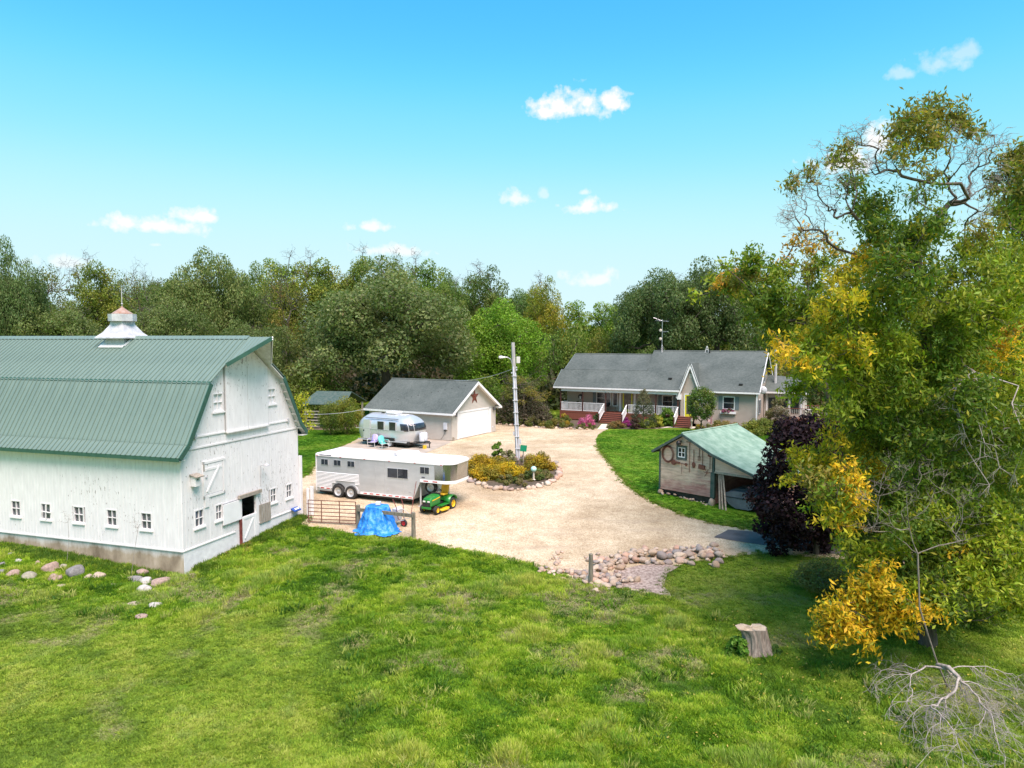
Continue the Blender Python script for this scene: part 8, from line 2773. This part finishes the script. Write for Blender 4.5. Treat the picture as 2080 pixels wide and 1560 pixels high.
shrub('spirea_shrub', 'broad golden shrub at the front left of the gravel island', -1.45, 41.3, 2.2, 1.0, YEL, 603, 36, .10, group=ISL)
shrub('spirea_shrub', 'brightest yellow shrub at the front middle of the gravel island', -.2, 41.8, 2.3, 1.0, YEL+[(.58,.42,.02)], 605, 36, .10, group=ISL)
shrub('spirea_shrub', 'golden shrub left of the utility pole base', -.75, 43.9, 1.9, 1.0, YEB+YEL, 606, 30, .10, group=ISL)
shrub('spirea_shrub', 'rounded golden shrub right of the utility pole', 1.65, 43.8, 2.3, 1.25, YEL+YEB, 607, 38, .10, group=ISL)
shrub('low_perennials', 'low greenish brown perennials at the front of the gravel island', .1, 40.2, 2.7, .55, GRS, 609, 26, .09, group=ISL)
shrub('low_perennials', 'low grassy perennials at the right front of the gravel island', 1.45, 41.4, 2.3, .65, GRS+[(.15,.20,.04)], 611, 26, .09, group=ISL)
shrub('hydrangea', 'pale pink hydrangea in front of the utility pole', -.22, 46.0, 1.25, .95, [(.48,.36,.36),(.42,.33,.30),(.30,.30,.16),(.16,.17,.05)], 613, 24, .10, group=ISL)
shrub('tall_leafy_plant', 'tall bright green leafy plant left of the utility pole', -.95, 46.3, .75, 1.65, [(.13,.24,.03),(.17,.28,.04)], 615, 16, .22, group=ISL, shape=6)
shrub('pink_flowers', 'small faded pink flowers right of the utility pole foot', .62, 45.3, .7, .5, [(.36,.27,.22),(.22,.20,.08)], 617, 12, .08, group=ISL)
gb = MB(); gb.lathe([(.0,-.17)]+[(.17*math.cos(t),.17*math.sin(t)) for t in np.linspace(-1.4,1.4,11)]+[(.0,.17)],18,(0,0,.62)); gbt = thing('gazing_ball', 'pale aqua glass gazing ball among the island plants', 'ball', (1.25,40.55,gz(1.25,40.55)+.12))
gb.build('globe', pm('aqua_glass', (.42,.70,.62), (.50,.76,.68), 2, .12, spec=.7), gbt, smooth=True)
m_ = MB(); m_.lathe([(.12,0),(.06,.05),(.05,.40),(.11,.47)],12); m_.build('pedestal', M['walk'], gbt)
ed = thing('stone_edging', 'ring of rounded field stones around the gravel island', 'stone edging')
r_ = random.Random(21)
for k in range(64):
    t = -math.pi+2*math.pi*k/64+r_.uniform(-.03,.03)
    x, y = 3.0*math.cos(t), 43.6+5.05*math.sin(t)
    s = r_.uniform(.13,.24); stone(ed, x+r_.uniform(-.1,.1), y+r_.uniform(-.1,.1), gz(x,y)+s*.4, s, s < .16)
for k in range(22):
    t = r_.uniform(-math.pi, 0); x, y = 2.85*math.cos(t), 43.6+4.75*math.sin(t); s = r_.uniform(.08,.15)
    stone(ed, x, y, gz(x,y)+s*.4+.05, s)

# garden along the house
GARDEN = [
 ('chrysanthemum', 'round pink chrysanthemum clump left of the porch steps', 6.98, 65.85, 1.28, 0.68, [(0.55, 0.12, 0.3), (0.62, 0.2, 0.38), (0.45, 0.08, 0.24)], 18, 0.09),
 ('chrysanthemum', 'magenta chrysanthemum clump right of the porch steps', 10.76, 65.1, 0.9, 0.63, [(0.4, 0.05, 0.28), (0.5, 0.1, 0.34), (0.28, 0.05, 0.2)], 16, 0.09),
 ('lily_clump', 'yellow-green lily clump just above the pink flowers', 7.48, 71.55, 0.89, 0.55, [(0.42, 0.42, 0.05), (0.34, 0.36, 0.05)], 12, 0.12),
 ('hosta', 'lime hosta at the left of the porch bed', 3.94, 68.99, 0.81, 0.67, [(0.3, 0.38, 0.05), (0.22, 0.32, 0.04)], 12, 0.16),
 ('hosta', 'lime hosta under the brown crabapple', 2.35, 70.25, 0.88, 0.54, [(0.36, 0.4, 0.06), (0.28, 0.34, 0.05)], 12, 0.16),
 ('dark_shrub', 'purplish dark shrub under the porch railing', 6.77, 72.45, 1.0, 1.41, [(0.1, 0.085, 0.09), (0.13, 0.11, 0.11), (0.08, 0.1, 0.06)], 20, 0.12),
 ('dark_shrub', 'blackish purple shrub beside the crabapple stem', 2.9, 68.18, 0.85, 0.76, [(0.05, 0.04, 0.05), (0.08, 0.06, 0.06)], 14, 0.12),
 ('perennials', 'green perennials at the left front of the porch bed', -0.47, 67.78, 1.97, 0.61, [(0.1, 0.14, 0.03), (0.13, 0.15, 0.04)], 18, 0.12),
 ('perennials', 'green perennials below the crabapple', 1.62, 66.22, 2.02, 0.6, [(0.12, 0.15, 0.03), (0.16, 0.16, 0.05)], 18, 0.12),
 ('perennials', 'mixed green perennials left of the pink chrysanthemum', 3.86, 65.1, 2.08, 0.63, [(0.12, 0.15, 0.03), (0.2, 0.17, 0.04)], 18, 0.12),
 ('goldenrod', 'yellow-orange flowering clump under the porch railing', 5.05, 65.85, 1.1, 0.82, [(0.4, 0.28, 0.03), (0.16, 0.18, 0.04), (0.12, 0.15, 0.03)], 16, 0.1),
 ('perennials', 'brownish low plants in front of the pink chrysanthemum', 6.79, 64.02, 1.6, 0.36, [(0.2, 0.17, 0.05), (0.15, 0.16, 0.05)], 14, 0.1),
 ('green_shrub', 'small dark green shrub beside the porch steps newel', 8.18, 68.99, 0.67, 0.57, [(0.06, 0.1, 0.03)], 12, 0.12),
 ('perennials', 'rusty brown plants right of the porch steps', 9.52, 64.38, 1.34, 0.49, [(0.24, 0.15, 0.05), (0.16, 0.15, 0.05)], 14, 0.1),
 ('dark_shrub', 'dark red leafy clump beside the magenta chrysanthemum', 11.1, 63.67, 0.71, 0.71, [(0.07, 0.04, 0.03), (0.1, 0.07, 0.04)], 12, 0.1),
 ('hosta', 'pale yellow-green hosta bed in front of the conifer', 12.28, 64.74, 1.35, 0.58, [(0.36, 0.38, 0.06), (0.26, 0.3, 0.05)], 18, 0.13),
 ('hydrangea', 'yellow-green hydrangea right of the conifer', 13.31, 65.1, 1.08, 0.9, [(0.38, 0.38, 0.05), (0.28, 0.32, 0.05)], 18, 0.12),
 ('green_shrub', 'bright green rounded bush next to the side steps', 14.51, 65.85, 1.28, 1.19, [(0.1, 0.2, 0.02), (0.13, 0.24, 0.03)], 22, 0.13),
 ('brown_bush', 'round brownish bush below the window box', 21.25, 65.1, 1.9, 1.44, [(0.13, 0.11, 0.04), (0.17, 0.13, 0.05), (0.1, 0.12, 0.04)], 26, 0.14),
 ('perennials', 'straw-coloured flower bed below the window box', 18.69, 62.29, 2.59, 0.6, [(0.26, 0.22, 0.08), (0.32, 0.24, 0.1), (0.2, 0.2, 0.05)], 22, 0.12),
 ('perennials', 'yellow-green shrubs behind the shed ridge', 21.27, 60.34, 2.51, 0.92, [(0.24, 0.26, 0.04), (0.18, 0.22, 0.04)], 22, 0.14),
 ('perennials', 'tangled pale flowering plants by the right house corner', 24.52, 65.1, 1.81, 1.9, [(0.32, 0.28, 0.22), (0.2, 0.2, 0.1), (0.38, 0.36, 0.2)], 24, 0.13),
 ('yellow_flowers', 'small yellow flowers at the garden post', 16.92, 63.67, 0.71, 0.35, [(0.45, 0.35, 0.03), (0.2, 0.2, 0.05)], 10, 0.09),
]
for i, (nm, lab, x, y, w, h, cols, n, ls) in enumerate(GARDEN):
    shrub(nm, lab, x, y, w*1.4, h*1.7, cols, 700+i*2, n, ls, cat='plant', group='garden plants along the house')
x, y, _ = local(hs, 17.1, .25)
shrub('window_flowers', 'mauve and pink flowers filling the window box', x, y, 1.35, .42, [(.36,.12,.22),(.24,.09,.16),(.12,.14,.05),(.40,.20,.28)], 760, 16, .09, cat='plant', z=1.52, d=.35)
cr = plant('thin', 1.15, 66.85, 4.9, 6.0, (1.05,.85,.85), 'low brownish-grey crabapple tree between garage and house', 1.0, group='small trees by the house', name='crabapple_tree')
shrub('crabapple_bush', 'dense grey-brown bush under the crabapple between garage and house', 1.16, 68.1, 5.6, 4.2, [(.13,.11,.07),(.16,.13,.09),(.11,.105,.06)], 770, 60, .17, cat='shrub', group='small trees by the house', dens=.62)
# conifer by the porch: tiers of drooping boughs
rg = np.random.default_rng(88); cl = []
cx, cy_ = 12.04, 64.67999999999999
for k in range(46):
    t = k/45; z = .35+3.1*t; rr = 1.35*(1-t)**.8+.12
    a = k*2.4; cl.append((cx+rr*.75*math.cos(a), cy_+rr*.75*math.sin(a), z, .30*(1-.5*t)+.08, *((.075,.105,.05) if t < .6 else (.16,.16,.08)), 1.0))
make_tree('conifer', 'young grey-green conifer standing in front of the porch', [(cx,cy_,0),(cx,cy_,1.5),(cx,cy_,3.4)], cl, 780, per=900, lsize=.13, aspect=.3, tip=.008, group='small trees by the house', shell=.2)
rg = np.random.default_rng(89); cl = []
cx, cy_ = 16.34, 60.97
for k in range(40):
    t = (k+.5)/40; zz = 1-1.9*t; rr = math.sqrt(1-zz*zz); a = k*2.4
    cl.append((cx+1.0*rr*math.cos(a), cy_+1.0*rr*math.sin(a), 2.55+1.25*zz, rg.uniform(.30,.48), *((.085,.15,.03),(.11,.18,.035),(.15,.19,.04))[k % 3], 1.0))
make_tree('round_tree', 'small round-headed green tree in front of the house entry', [(cx,cy_,0),(cx,cy_,1.0),(cx,cy_,2.2)], cl, 790, per=700, lsize=.15, aspect=.55, tip=.010, group='small trees by the house', shell=.3)
# stones edging the house beds
he = thing('stone_edging', 'broken row of small stones edging the house flower beds', 'stone edging')
r_ = random.Random(31)
HOUSE_EDGE = [(-1.4, 66.99, 0.0), (0.69, 65.85, 0.0), (2.26, 64.74, 0.0), (4.02, 64.02, 0.0), (6.18, 63.32, 0.0), (7.6, 63.32, 0.0)]
strew(HOUSE_EDGE, 46, .12, .07, .19, 0, he)

# ================================================================== stump with a leafy weed
sp = thing('tree_stump', 'weathered grey tree stump with a heart-shaped cut top', 'stump', (7.12, 20.1, gz(7.12,20.1)-.03))
nu, nv = 40, 10; vs = []; fs = []
def heart(a):
    r = .30*(1+.10*math.cos(2*a)) - .13*math.exp(-((a-math.pi*.55)/.22)**2)
    return r
for j in range(nv+1):
    t = j/nv; z = .80*t
    fl = 1+.42*(1-t)**3
    for i in range(nu):
        a = 2*math.pi*i/nu
        r = 1.08*heart(a)*fl*(1+.05*math.sin(a*9+1)+.03*math.sin(a*17+t*3))
        lean = -.11*t**1.5
        ex = -.16*max(0, -math.cos(a))*max(0, (t-.72)/.28)**1.5
        vs.append((math.cos(a)*r+lean+ex, math.sin(a)*r, z+.015*math.sin(a*3)*(t > .95)))
for j in range(nv):
    for i in range(nu): fs.append((j*nu+i, j*nu+(i+1)%nu, (j+1)*nu+(i+1)%nu, (j+1)*nu+i))
m_ = MB(); m_.add(vs, fs); m_.build('bark', M['stump'], sp)
tv = vs[-nu:]; c_ = (sum(p[0] for p in tv)/nu, sum(p[1] for p in tv)/nu, .74)
m_ = MB(); m_.add([(p[0]*.99+c_[0]*.01, p[1]*.99, p[2]-.004) for p in tv]+[(c_[0]+(p[0]-c_[0])*.55, c_[1]+(p[1]-c_[1])*.55, p[2]-.035+.02*math.sin(i*1.7)) for i, p in enumerate(tv)]+[c_],
      [(i,(i+1)%nu,nu+(i+1)%nu,nu+i) for i in range(nu)]+[(nu+i,nu+(i+1)%nu,2*nu) for i in range(nu)])
m_.build('cut_top', M['stump_top'], sp)
shrub('leafy_weed', 'bright green leafy weed growing against the left of the stump', 6.62, 20.1, .75, .55, [(.10,.22,.02),(.13,.26,.03)], 800, 18, .11, cat='plant')
shrub('leafy_weed', 'dark green weed growing at the right foot of the stump', 7.6, 20.05, .5, .32, [(.06,.13,.02)], 802, 12, .10, cat='plant')


# ================================================================== grass
def vnoise(x, y, s, seed):
    r = np.random.default_rng(seed); T = r.random((64, 64))
    u, v = np.asarray(x)*s+100, np.asarray(y)*s+100
    i, j = np.floor(u).astype(int), np.floor(v).astype(int); fu, fv = u-i, v-j
    fu = fu*fu*(3-2*fu); fv = fv*fv*(3-2*fv)
    g = lambda a, b: T[a % 64, b % 64]
    return (g(i,j)*(1-fu)+g(i+1,j)*fu)*(1-fv)+(g(i,j+1)*(1-fu)+g(i+1,j+1)*fu)*fv
def fbm(x, y, s, seed): return .55*vnoise(x,y,s,seed)+.3*vnoise(x,y,s*2.1,seed+1)+.15*vnoise(x,y,s*4.3,seed+2)
def grass_material():
    m, nt, bs = nmat('grass_blades')
    at = nt.nodes.new('ShaderNodeAttribute'); at.attribute_type = 'INSTANCER'; at.attribute_name = 'tint'
    nt.links.new(at.outputs['Color'], bs.inputs['Base Color'])
    bs.inputs['Roughness'].default_value = .6; bs.inputs['Specular IOR Level'].default_value = .2
    tr_ = nt.nodes.new('ShaderNodeBsdfTranslucent'); nt.links.new(at.outputs['Color'], tr_.inputs[0])
    ms = nt.nodes.new('ShaderNodeMixShader'); ms.inputs[0].default_value = .3
    nt.links.new(bs.outputs[0], ms.inputs[1]); nt.links.new(tr_.outputs[0], ms.inputs[2]); nt.links.new(ms.outputs[0], nt.nodes['Material Output'].inputs[0])
    return m
M['blade'] = grass_material()
tufts = bpy.data.collections.new('tuft_shapes')      # shapes to instance, not in the scene itself
for k in range(6):
    r = np.random.default_rng(900+k); nb = 34; V = []; F_ = []
    for b in range(nb):
        a = r.uniform(0, 6.28); rad = .5*math.sqrt(r.random()); bx_, by_ = rad*math.cos(a), rad*math.sin(a)
        h = r.uniform(.45, 1.0); la = a+r.normal(0, .9); ln = r.uniform(.1, .55)*h
        w = r.uniform(.030, .055); wa = r.uniform(0, 3.14); wx, wy = w*math.cos(wa), w*math.sin(wa)
        dx, dy = math.cos(la)*ln, math.sin(la)*ln; i0 = len(V)
        V += [(bx_-wx, by_-wy, 0), (bx_+wx, by_+wy, 0), (bx_+dx*.4+wx*.7, by_+dy*.4+wy*.7, h*.6), (bx_+dx*.4-wx*.7, by_+dy*.4-wy*.7, h*.6), (bx_+dx, by_+dy, h)]
        F_ += [(i0,i0+1,i0+2,i0+3), (i0+3,i0+2,i0+4)]
    me = bpy.data.meshes.new('tuft'); me.from_pydata(V, [], F_); me.materials.append(M['blade'])
    tufts.objects.link(bpy.data.objects.new('tuft', me))
def tuft_tree():
    ng = bpy.data.node_groups.new('scatter_tufts', 'GeometryNodeTree')
    ng.interface.new_socket('Geometry', in_out='INPUT', socket_type='NodeSocketGeometry')
    ng.interface.new_socket('Geometry', in_out='OUTPUT', socket_type='NodeSocketGeometry')
    n = ng.nodes; l = ng.links
    gi = n.new('NodeGroupInput'); go = n.new('NodeGroupOutput')
    ci = n.new('GeometryNodeCollectionInfo'); ci.inputs['Collection'].default_value = tufts
    ci.inputs['Separate Children'].default_value = True; ci.inputs['Reset Children'].default_value = True
    ip = n.new('GeometryNodeInstanceOnPoints'); ip.inputs['Pick Instance'].default_value = True
    sc = n.new('GeometryNodeInputNamedAttribute'); sc.data_type = 'FLOAT_VECTOR'; sc.inputs['Name'].default_value = 'size'
    ro = n.new('GeometryNodeInputNamedAttribute'); ro.data_type = 'FLOAT_VECTOR'; ro.inputs['Name'].default_value = 'turn'
    ix = n.new('GeometryNodeInputNamedAttribute'); ix.data_type = 'INT'; ix.inputs['Name'].default_value = 'pick'
    l.new(gi.outputs[0], ip.inputs['Points']); l.new(ci.outputs[0], ip.inputs['Instance'])
    l.new(sc.outputs[0], ip.inputs['Scale']); l.new(ro.outputs[0], ip.inputs['Rotation']); l.new(ix.outputs[0], ip.inputs['Instance Index'])
    l.new(ip.outputs[0], go.inputs[0])
    return ng
TUFT_TREE = tuft_tree()
def scatter(name, label, x, y, z, height, width, tint, rg):
    n = len(x)
    me = bpy.data.meshes.new(name); me.vertices.add(n)
    me.vertices.foreach_set('co', np.stack([x, y, z], 1).astype(np.float32).ravel())
    a = me.attributes.new('size', 'FLOAT_VECTOR', 'POINT'); a.data.foreach_set('vector', np.stack([width, width, height], 1).astype(np.float32).ravel())
    a = me.attributes.new('turn', 'FLOAT_VECTOR', 'POINT'); tn = np.zeros((n, 3), np.float32); tn[:, 2] = rg.uniform(0, 6.28, n); tn[:, :2] = rg.normal(0, .12, (n, 2)); a.data.foreach_set('vector', tn.ravel())
    a = me.attributes.new('pick', 'INT', 'POINT'); a.data.foreach_set('value', rg.integers(0, 6, n).astype(np.int32))
    a = me.attributes.new('tint', 'FLOAT_COLOR', 'POINT'); c = np.ones((n, 4), np.float32); c[:, :3] = tint; a.data.foreach_set('color', c.ravel())
    o = link(name, me); o.modifiers.new('scatter', 'NODES').node_group = TUFT_TREE
    o['kind'] = 'stuff'; o['label'] = label; o['category'] = 'grass'
    return o
def pal(t, stops):
    ts = [s[0] for s in stops]
    return np.stack([np.interp(t, ts, [s[1][k] for s in stops]) for k in range(3)], 1)
rg = np.random.default_rng(2024)
BARN_FOOT = [local(barn, -.02, -.05)[:2], local(barn, W+.1, -.05)[:2], local(barn, W+.1, L)[:2], local(barn, -.02, L)[:2]]
n = 150000
y = 12.5+22*rg.random(n)**1.15; x = (rg.random(n)*2-1)*(.76*y+1.5)
pts = np.stack([x, y], 1)
ok = ~inside(pts, GRAVEL) & ~inside(pts, MULCH) & ~inside(pts, BARN_FOOT) & ~((x > -8.8) & (y > 33.2))
ok &= rg.random(n) < np.clip(1.25-(y-12)/40, .3, 1)
x, y = x[ok], y[ok]
mown = 1/(1+np.exp((x+4.2+.25*(y-18))/.7)) * 1/(1+np.exp((y-22.6-.8*np.sin(x*.7))/.45))
lawnF = inside(np.stack([x, y], 1), LAWN_F)
mown = np.maximum(mown, lawnF*1.0)
mown = np.maximum(mown, 1/(1+np.exp(-(x-6.5-.3*(20-y))/.6))*.75)
n1 = fbm(x, y, .55, 1); n2 = fbm(x, y, 1.6, 5); n3 = fbm(x, y, .28, 9)
tus = np.clip((n2-.50)*5, 0, 1)
hgt = (.075+.05*n1+.20*tus*np.clip((n1-.28)*3, .25, 1))*(1-mown)+mown*(.045+.02*n1)
hgt *= rg.uniform(.75, 1.25, len(x))
wid = np.clip(.20+.35*hgt, .16, .34)*rg.uniform(.8, 1.25, len(x))
t = np.clip(.5*n1+.55*n2+rg.normal(0, .10, len(x)), 0, 1)
tint = pal(t, [(.28,(.050,.120,.006)), (.40,(.110,.215,.009)), (.51,(.205,.315,.014)), (.62,(.33,.405,.030)), (.78,(.44,.43,.085))])
dark = (tus > .75) & (n3 < .47); tint[dark] = tint[dark]*np.array([.66,.80,.8])
straw = np.clip((fbm(x, y, .62, 20)-.58)*7, 0, 1)*(rg.random(len(x)) < .75)
tint = tint*(1-straw[:, None])+straw[:, None]*np.array([.36,.30,.15]); hgt *= 1-.35*straw
tint = tint*(1-.35*mown[:, None])+.35*mown[:, None]*np.array([.22,.245,.045])
tint *= rg.uniform(1.0, 1.34, (len(x), 1))*np.array([.90, 1.0, 1.0])
scatter('meadow_grass', 'tussocky green meadow grass over the whole foreground', x, y, zmeadow(x, y)-.01, hgt, wid, tint, rg)
# bigger tussocks standing out of it
n = 2600
y2 = 13+19*rg.random(n); x2 = (rg.random(n)*2-1)*(.75*y2+1)
k = ~inside(np.stack([x2, y2], 1), GRAVEL) & ~inside(np.stack([x2, y2], 1), MULCH) & ~inside(np.stack([x2, y2], 1), BARN_FOOT) & ~inside(np.stack([x2, y2], 1), LAWN_F)
k &= (x2 > -4.5-.25*(y2-18)) | (y2 > 22.5); k &= x2 < 6.5+.3*(20-y2)+3; k &= fbm(x2, y2, .8, 61) > .46
x2, y2 = x2[k], y2[k]; q = rg.random(len(x2))
tt = pal(q, [(0,(.035,.10,.010)), (.35,(.08,.19,.012)), (.7,(.17,.30,.018)), (1,(.36,.38,.10))])
scatter('tussock_grass', 'taller darker and paler grass tussocks in the meadow', x2, y2, zmeadow(x2, y2)-.01, rg.uniform(.14,.30,len(x2)), rg.uniform(.28,.55,len(x2)), tt, rg)
# rank weeds along the barn footing
n = 1500
s = rg.random(n)*13; off = -.1-np.abs(rg.normal(0, .55, n))
lx, ly = off, s
a = barn.rotation_euler[2]
x = barn.location[0]+math.cos(a)*lx-math.sin(a)*ly; y = barn.location[1]+math.sin(a)*lx+math.cos(a)*ly
hh = rg.uniform(.07, .24, n)
scatter('weeds', 'rank dark green weeds along the foot of the long barn wall', x, y, zmeadow(x, y)-.02, hh, hh*1.0+.1, pal(rg.random(n), [(0,(.05,.12,.012)), (.6,(.09,.18,.016)), (1,(.16,.23,.025))]), rg)
n = 700
lx = rg.random(n)*7.4; ly = -.12-np.abs(rg.normal(0, .35, n))
x = barn.location[0]+math.cos(a)*lx-math.sin(a)*ly; y = barn.location[1]+math.sin(a)*lx+math.cos(a)*ly
hay = (lx > 1.0) & (lx < 3.9) & (rg.random(n) < .8)
tint = pal(rg.random(n), [(0,(.05,.12,.012)), (1,(.13,.21,.02))]); tint[hay] = np.array([.42,.24,.10])*rg.uniform(.7, 1.2, (hay.sum(), 1))
scatter('weeds', 'weeds and brown old hay along the foot of the barn gable', x, y, zmeadow(x, y)-.02, np.where(hay, .09, rg.uniform(.10,.28,n)), np.where(hay, .32, .26), tint, rg)
# close-cut lawns
def lawn_tufts(poly, n, h, name, label, seed):
    rg = np.random.default_rng(seed); P_ = np.array(poly)
    x = rg.uniform(P_[:,0].min(), P_[:,0].max(), n); y = rg.uniform(P_[:,1].min(), P_[:,1].max(), n)
    k = inside(np.stack([x, y], 1), poly); x, y = x[k], y[k]
    sh_foot = [local(sh, -.1, -.1)[:2], local(sh, 6.1, -.3)[:2], local(sh, 6.1, SD)[:2], local(sh, -.1, SD)[:2]]
    k = ~inside(np.stack([x, y], 1), sh_foot) & ~inside(np.stack([x, y], 1), PATCH); x, y = x[k], y[k]
    t = np.clip(fbm(x, y, .5, seed+3)+rg.normal(0, .10, len(x)), 0, 1)
    tint = pal(t, [(.3,(.050,.15,.006)), (.5,(.095,.225,.010)), (.66,(.16,.28,.02)), (.8,(.24,.31,.05))])
    scatter(name, label, x, y, zg(x, y)+.005, h*rg.uniform(.7,1.3,len(x)), rg.uniform(.16,.30,len(x)), tint, rg)
lawn_tufts(LAWN_R, 26000, .05, 'lawn_grass', 'close-cut green lawn around the shed and before the house', 31)
lawn_tufts(LAWN_B, 9000, .05, 'lawn_grass', 'close-cut green lawn between barn and travel trailer', 41)
# ragged grass and weeds creeping over the edge of the gravel
rg = np.random.default_rng(58); ex, ey = [], []
for i in range(len(GRAVEL)):
    p, q = np.array(GRAVEL[i]), np.array(GRAVEL[(i+1) % len(GRAVEL)]); ln = np.linalg.norm(q-p)
    if ln > 12: continue
    k = int(ln*26); u = rg.random(k); e = p+(q-p)*u[:, None]+rg.normal(0, .13, (k, 2))
    ex.append(e[:, 0]); ey.append(e[:, 1])
x, y = np.concatenate(ex), np.concatenate(ey)
k = ~inside(np.stack([x, y], 1), PAD) & ~inside(np.stack([x, y], 1), ROAD) & ~((y > 54) & (x < 10.5)) & ~((y > 30) & (x < -6.8) & (y < 38)); x, y = x[k], y[k]
scatter('edge_grass', 'ragged grass and weeds along the edge of the gravel', x, y, zg(x, y)+.005, rg.uniform(.03,.11,len(x)), rg.uniform(.10,.24,len(x)), pal(rg.random(len(x)), [(0,(.07,.15,.01)), (.6,(.17,.27,.018)), (1,(.36,.34,.10))]), rg)
# fallen yellow leaves under the ash
rg = np.random.default_rng(55); n = 900
x = rg.normal(9.0, 3.6, n); y = rg.uniform(13.5, 23, n); k = (np.abs(x) < .75*y); x, y = x[k], y[k]
cen = np.stack([x, y, zmeadow(x, y)+rg.uniform(.04,.12,len(x))], 1)
v, f, c = leaves_arrays(cen, np.array([0,0,1.])+rg.normal(0,.4,(len(x),3)), rg.uniform(.05,.09,len(x)), rg.uniform(.03,.045,len(x)), pal(rg.random(len(x)), [(0,(.55,.40,.05)), (1,(.62,.52,.16))]), rg)
o = link('fallen_leaves', np_mesh('fallen_leaves', v, f, c, M['leaf'])); o['kind'] = 'stuff'; o['label'] = 'scattered yellow fallen leaves on the grass under the ash'; o['category'] = 'leaves'
# distant woodland edge and hills beyond the fields
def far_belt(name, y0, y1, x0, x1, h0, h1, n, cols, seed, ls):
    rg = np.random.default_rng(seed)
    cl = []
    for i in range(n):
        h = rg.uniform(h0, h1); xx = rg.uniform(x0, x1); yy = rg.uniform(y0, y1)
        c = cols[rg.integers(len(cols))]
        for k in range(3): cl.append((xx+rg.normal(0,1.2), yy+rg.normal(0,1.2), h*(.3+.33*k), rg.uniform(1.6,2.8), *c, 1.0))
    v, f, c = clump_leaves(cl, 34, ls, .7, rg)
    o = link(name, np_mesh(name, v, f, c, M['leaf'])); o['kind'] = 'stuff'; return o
o = far_belt('woodland', 118, 150, -110, 45, 5.5, 10.5, 190, MIX+OAK, 71, .9); o['label'] = 'distant woodland closing the gaps between the trees'; o['category'] = 'woodland'
o = far_belt('woodland', 120, 150, 45, 130, 6, 11, 80, MIX+GRN, 72, .9); o['label'] = 'distant woodland behind the ash trees at the right'; o['category'] = 'woodland'
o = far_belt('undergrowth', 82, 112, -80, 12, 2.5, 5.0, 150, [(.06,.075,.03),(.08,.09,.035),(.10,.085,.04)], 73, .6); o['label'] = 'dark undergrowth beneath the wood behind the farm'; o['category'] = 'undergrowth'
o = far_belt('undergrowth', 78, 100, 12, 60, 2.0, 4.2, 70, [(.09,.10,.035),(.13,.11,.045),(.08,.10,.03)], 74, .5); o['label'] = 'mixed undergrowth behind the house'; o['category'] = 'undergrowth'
hv = MB(); nn = 40
pts = []
for i in range(nn+1):
    xx = -2600+5200*i/nn; pts.append((xx, 2400, 6)); 
for i in range(nn+1):
    xx = -2600+5200*i/nn; pts.append((xx, 2700, 34+14*math.sin(i*.9)+8*math.sin(i*2.1)))
for i in range(nn+1):
    xx = -2600+5200*i/nn; pts.append((xx, 3000, 4))
fs = []
for r in range(2):
    for i in range(nn): a_ = r*(nn+1)+i; fs.append((a_,a_+1,a_+nn+2,a_+nn+1))
hv.add(pts, fs); o = hv.build('hills', pm('wooded_hills', (.05,.08,.05), (.09,.12,.07), .01, .95), smooth=True); o['kind'] = 'structure'
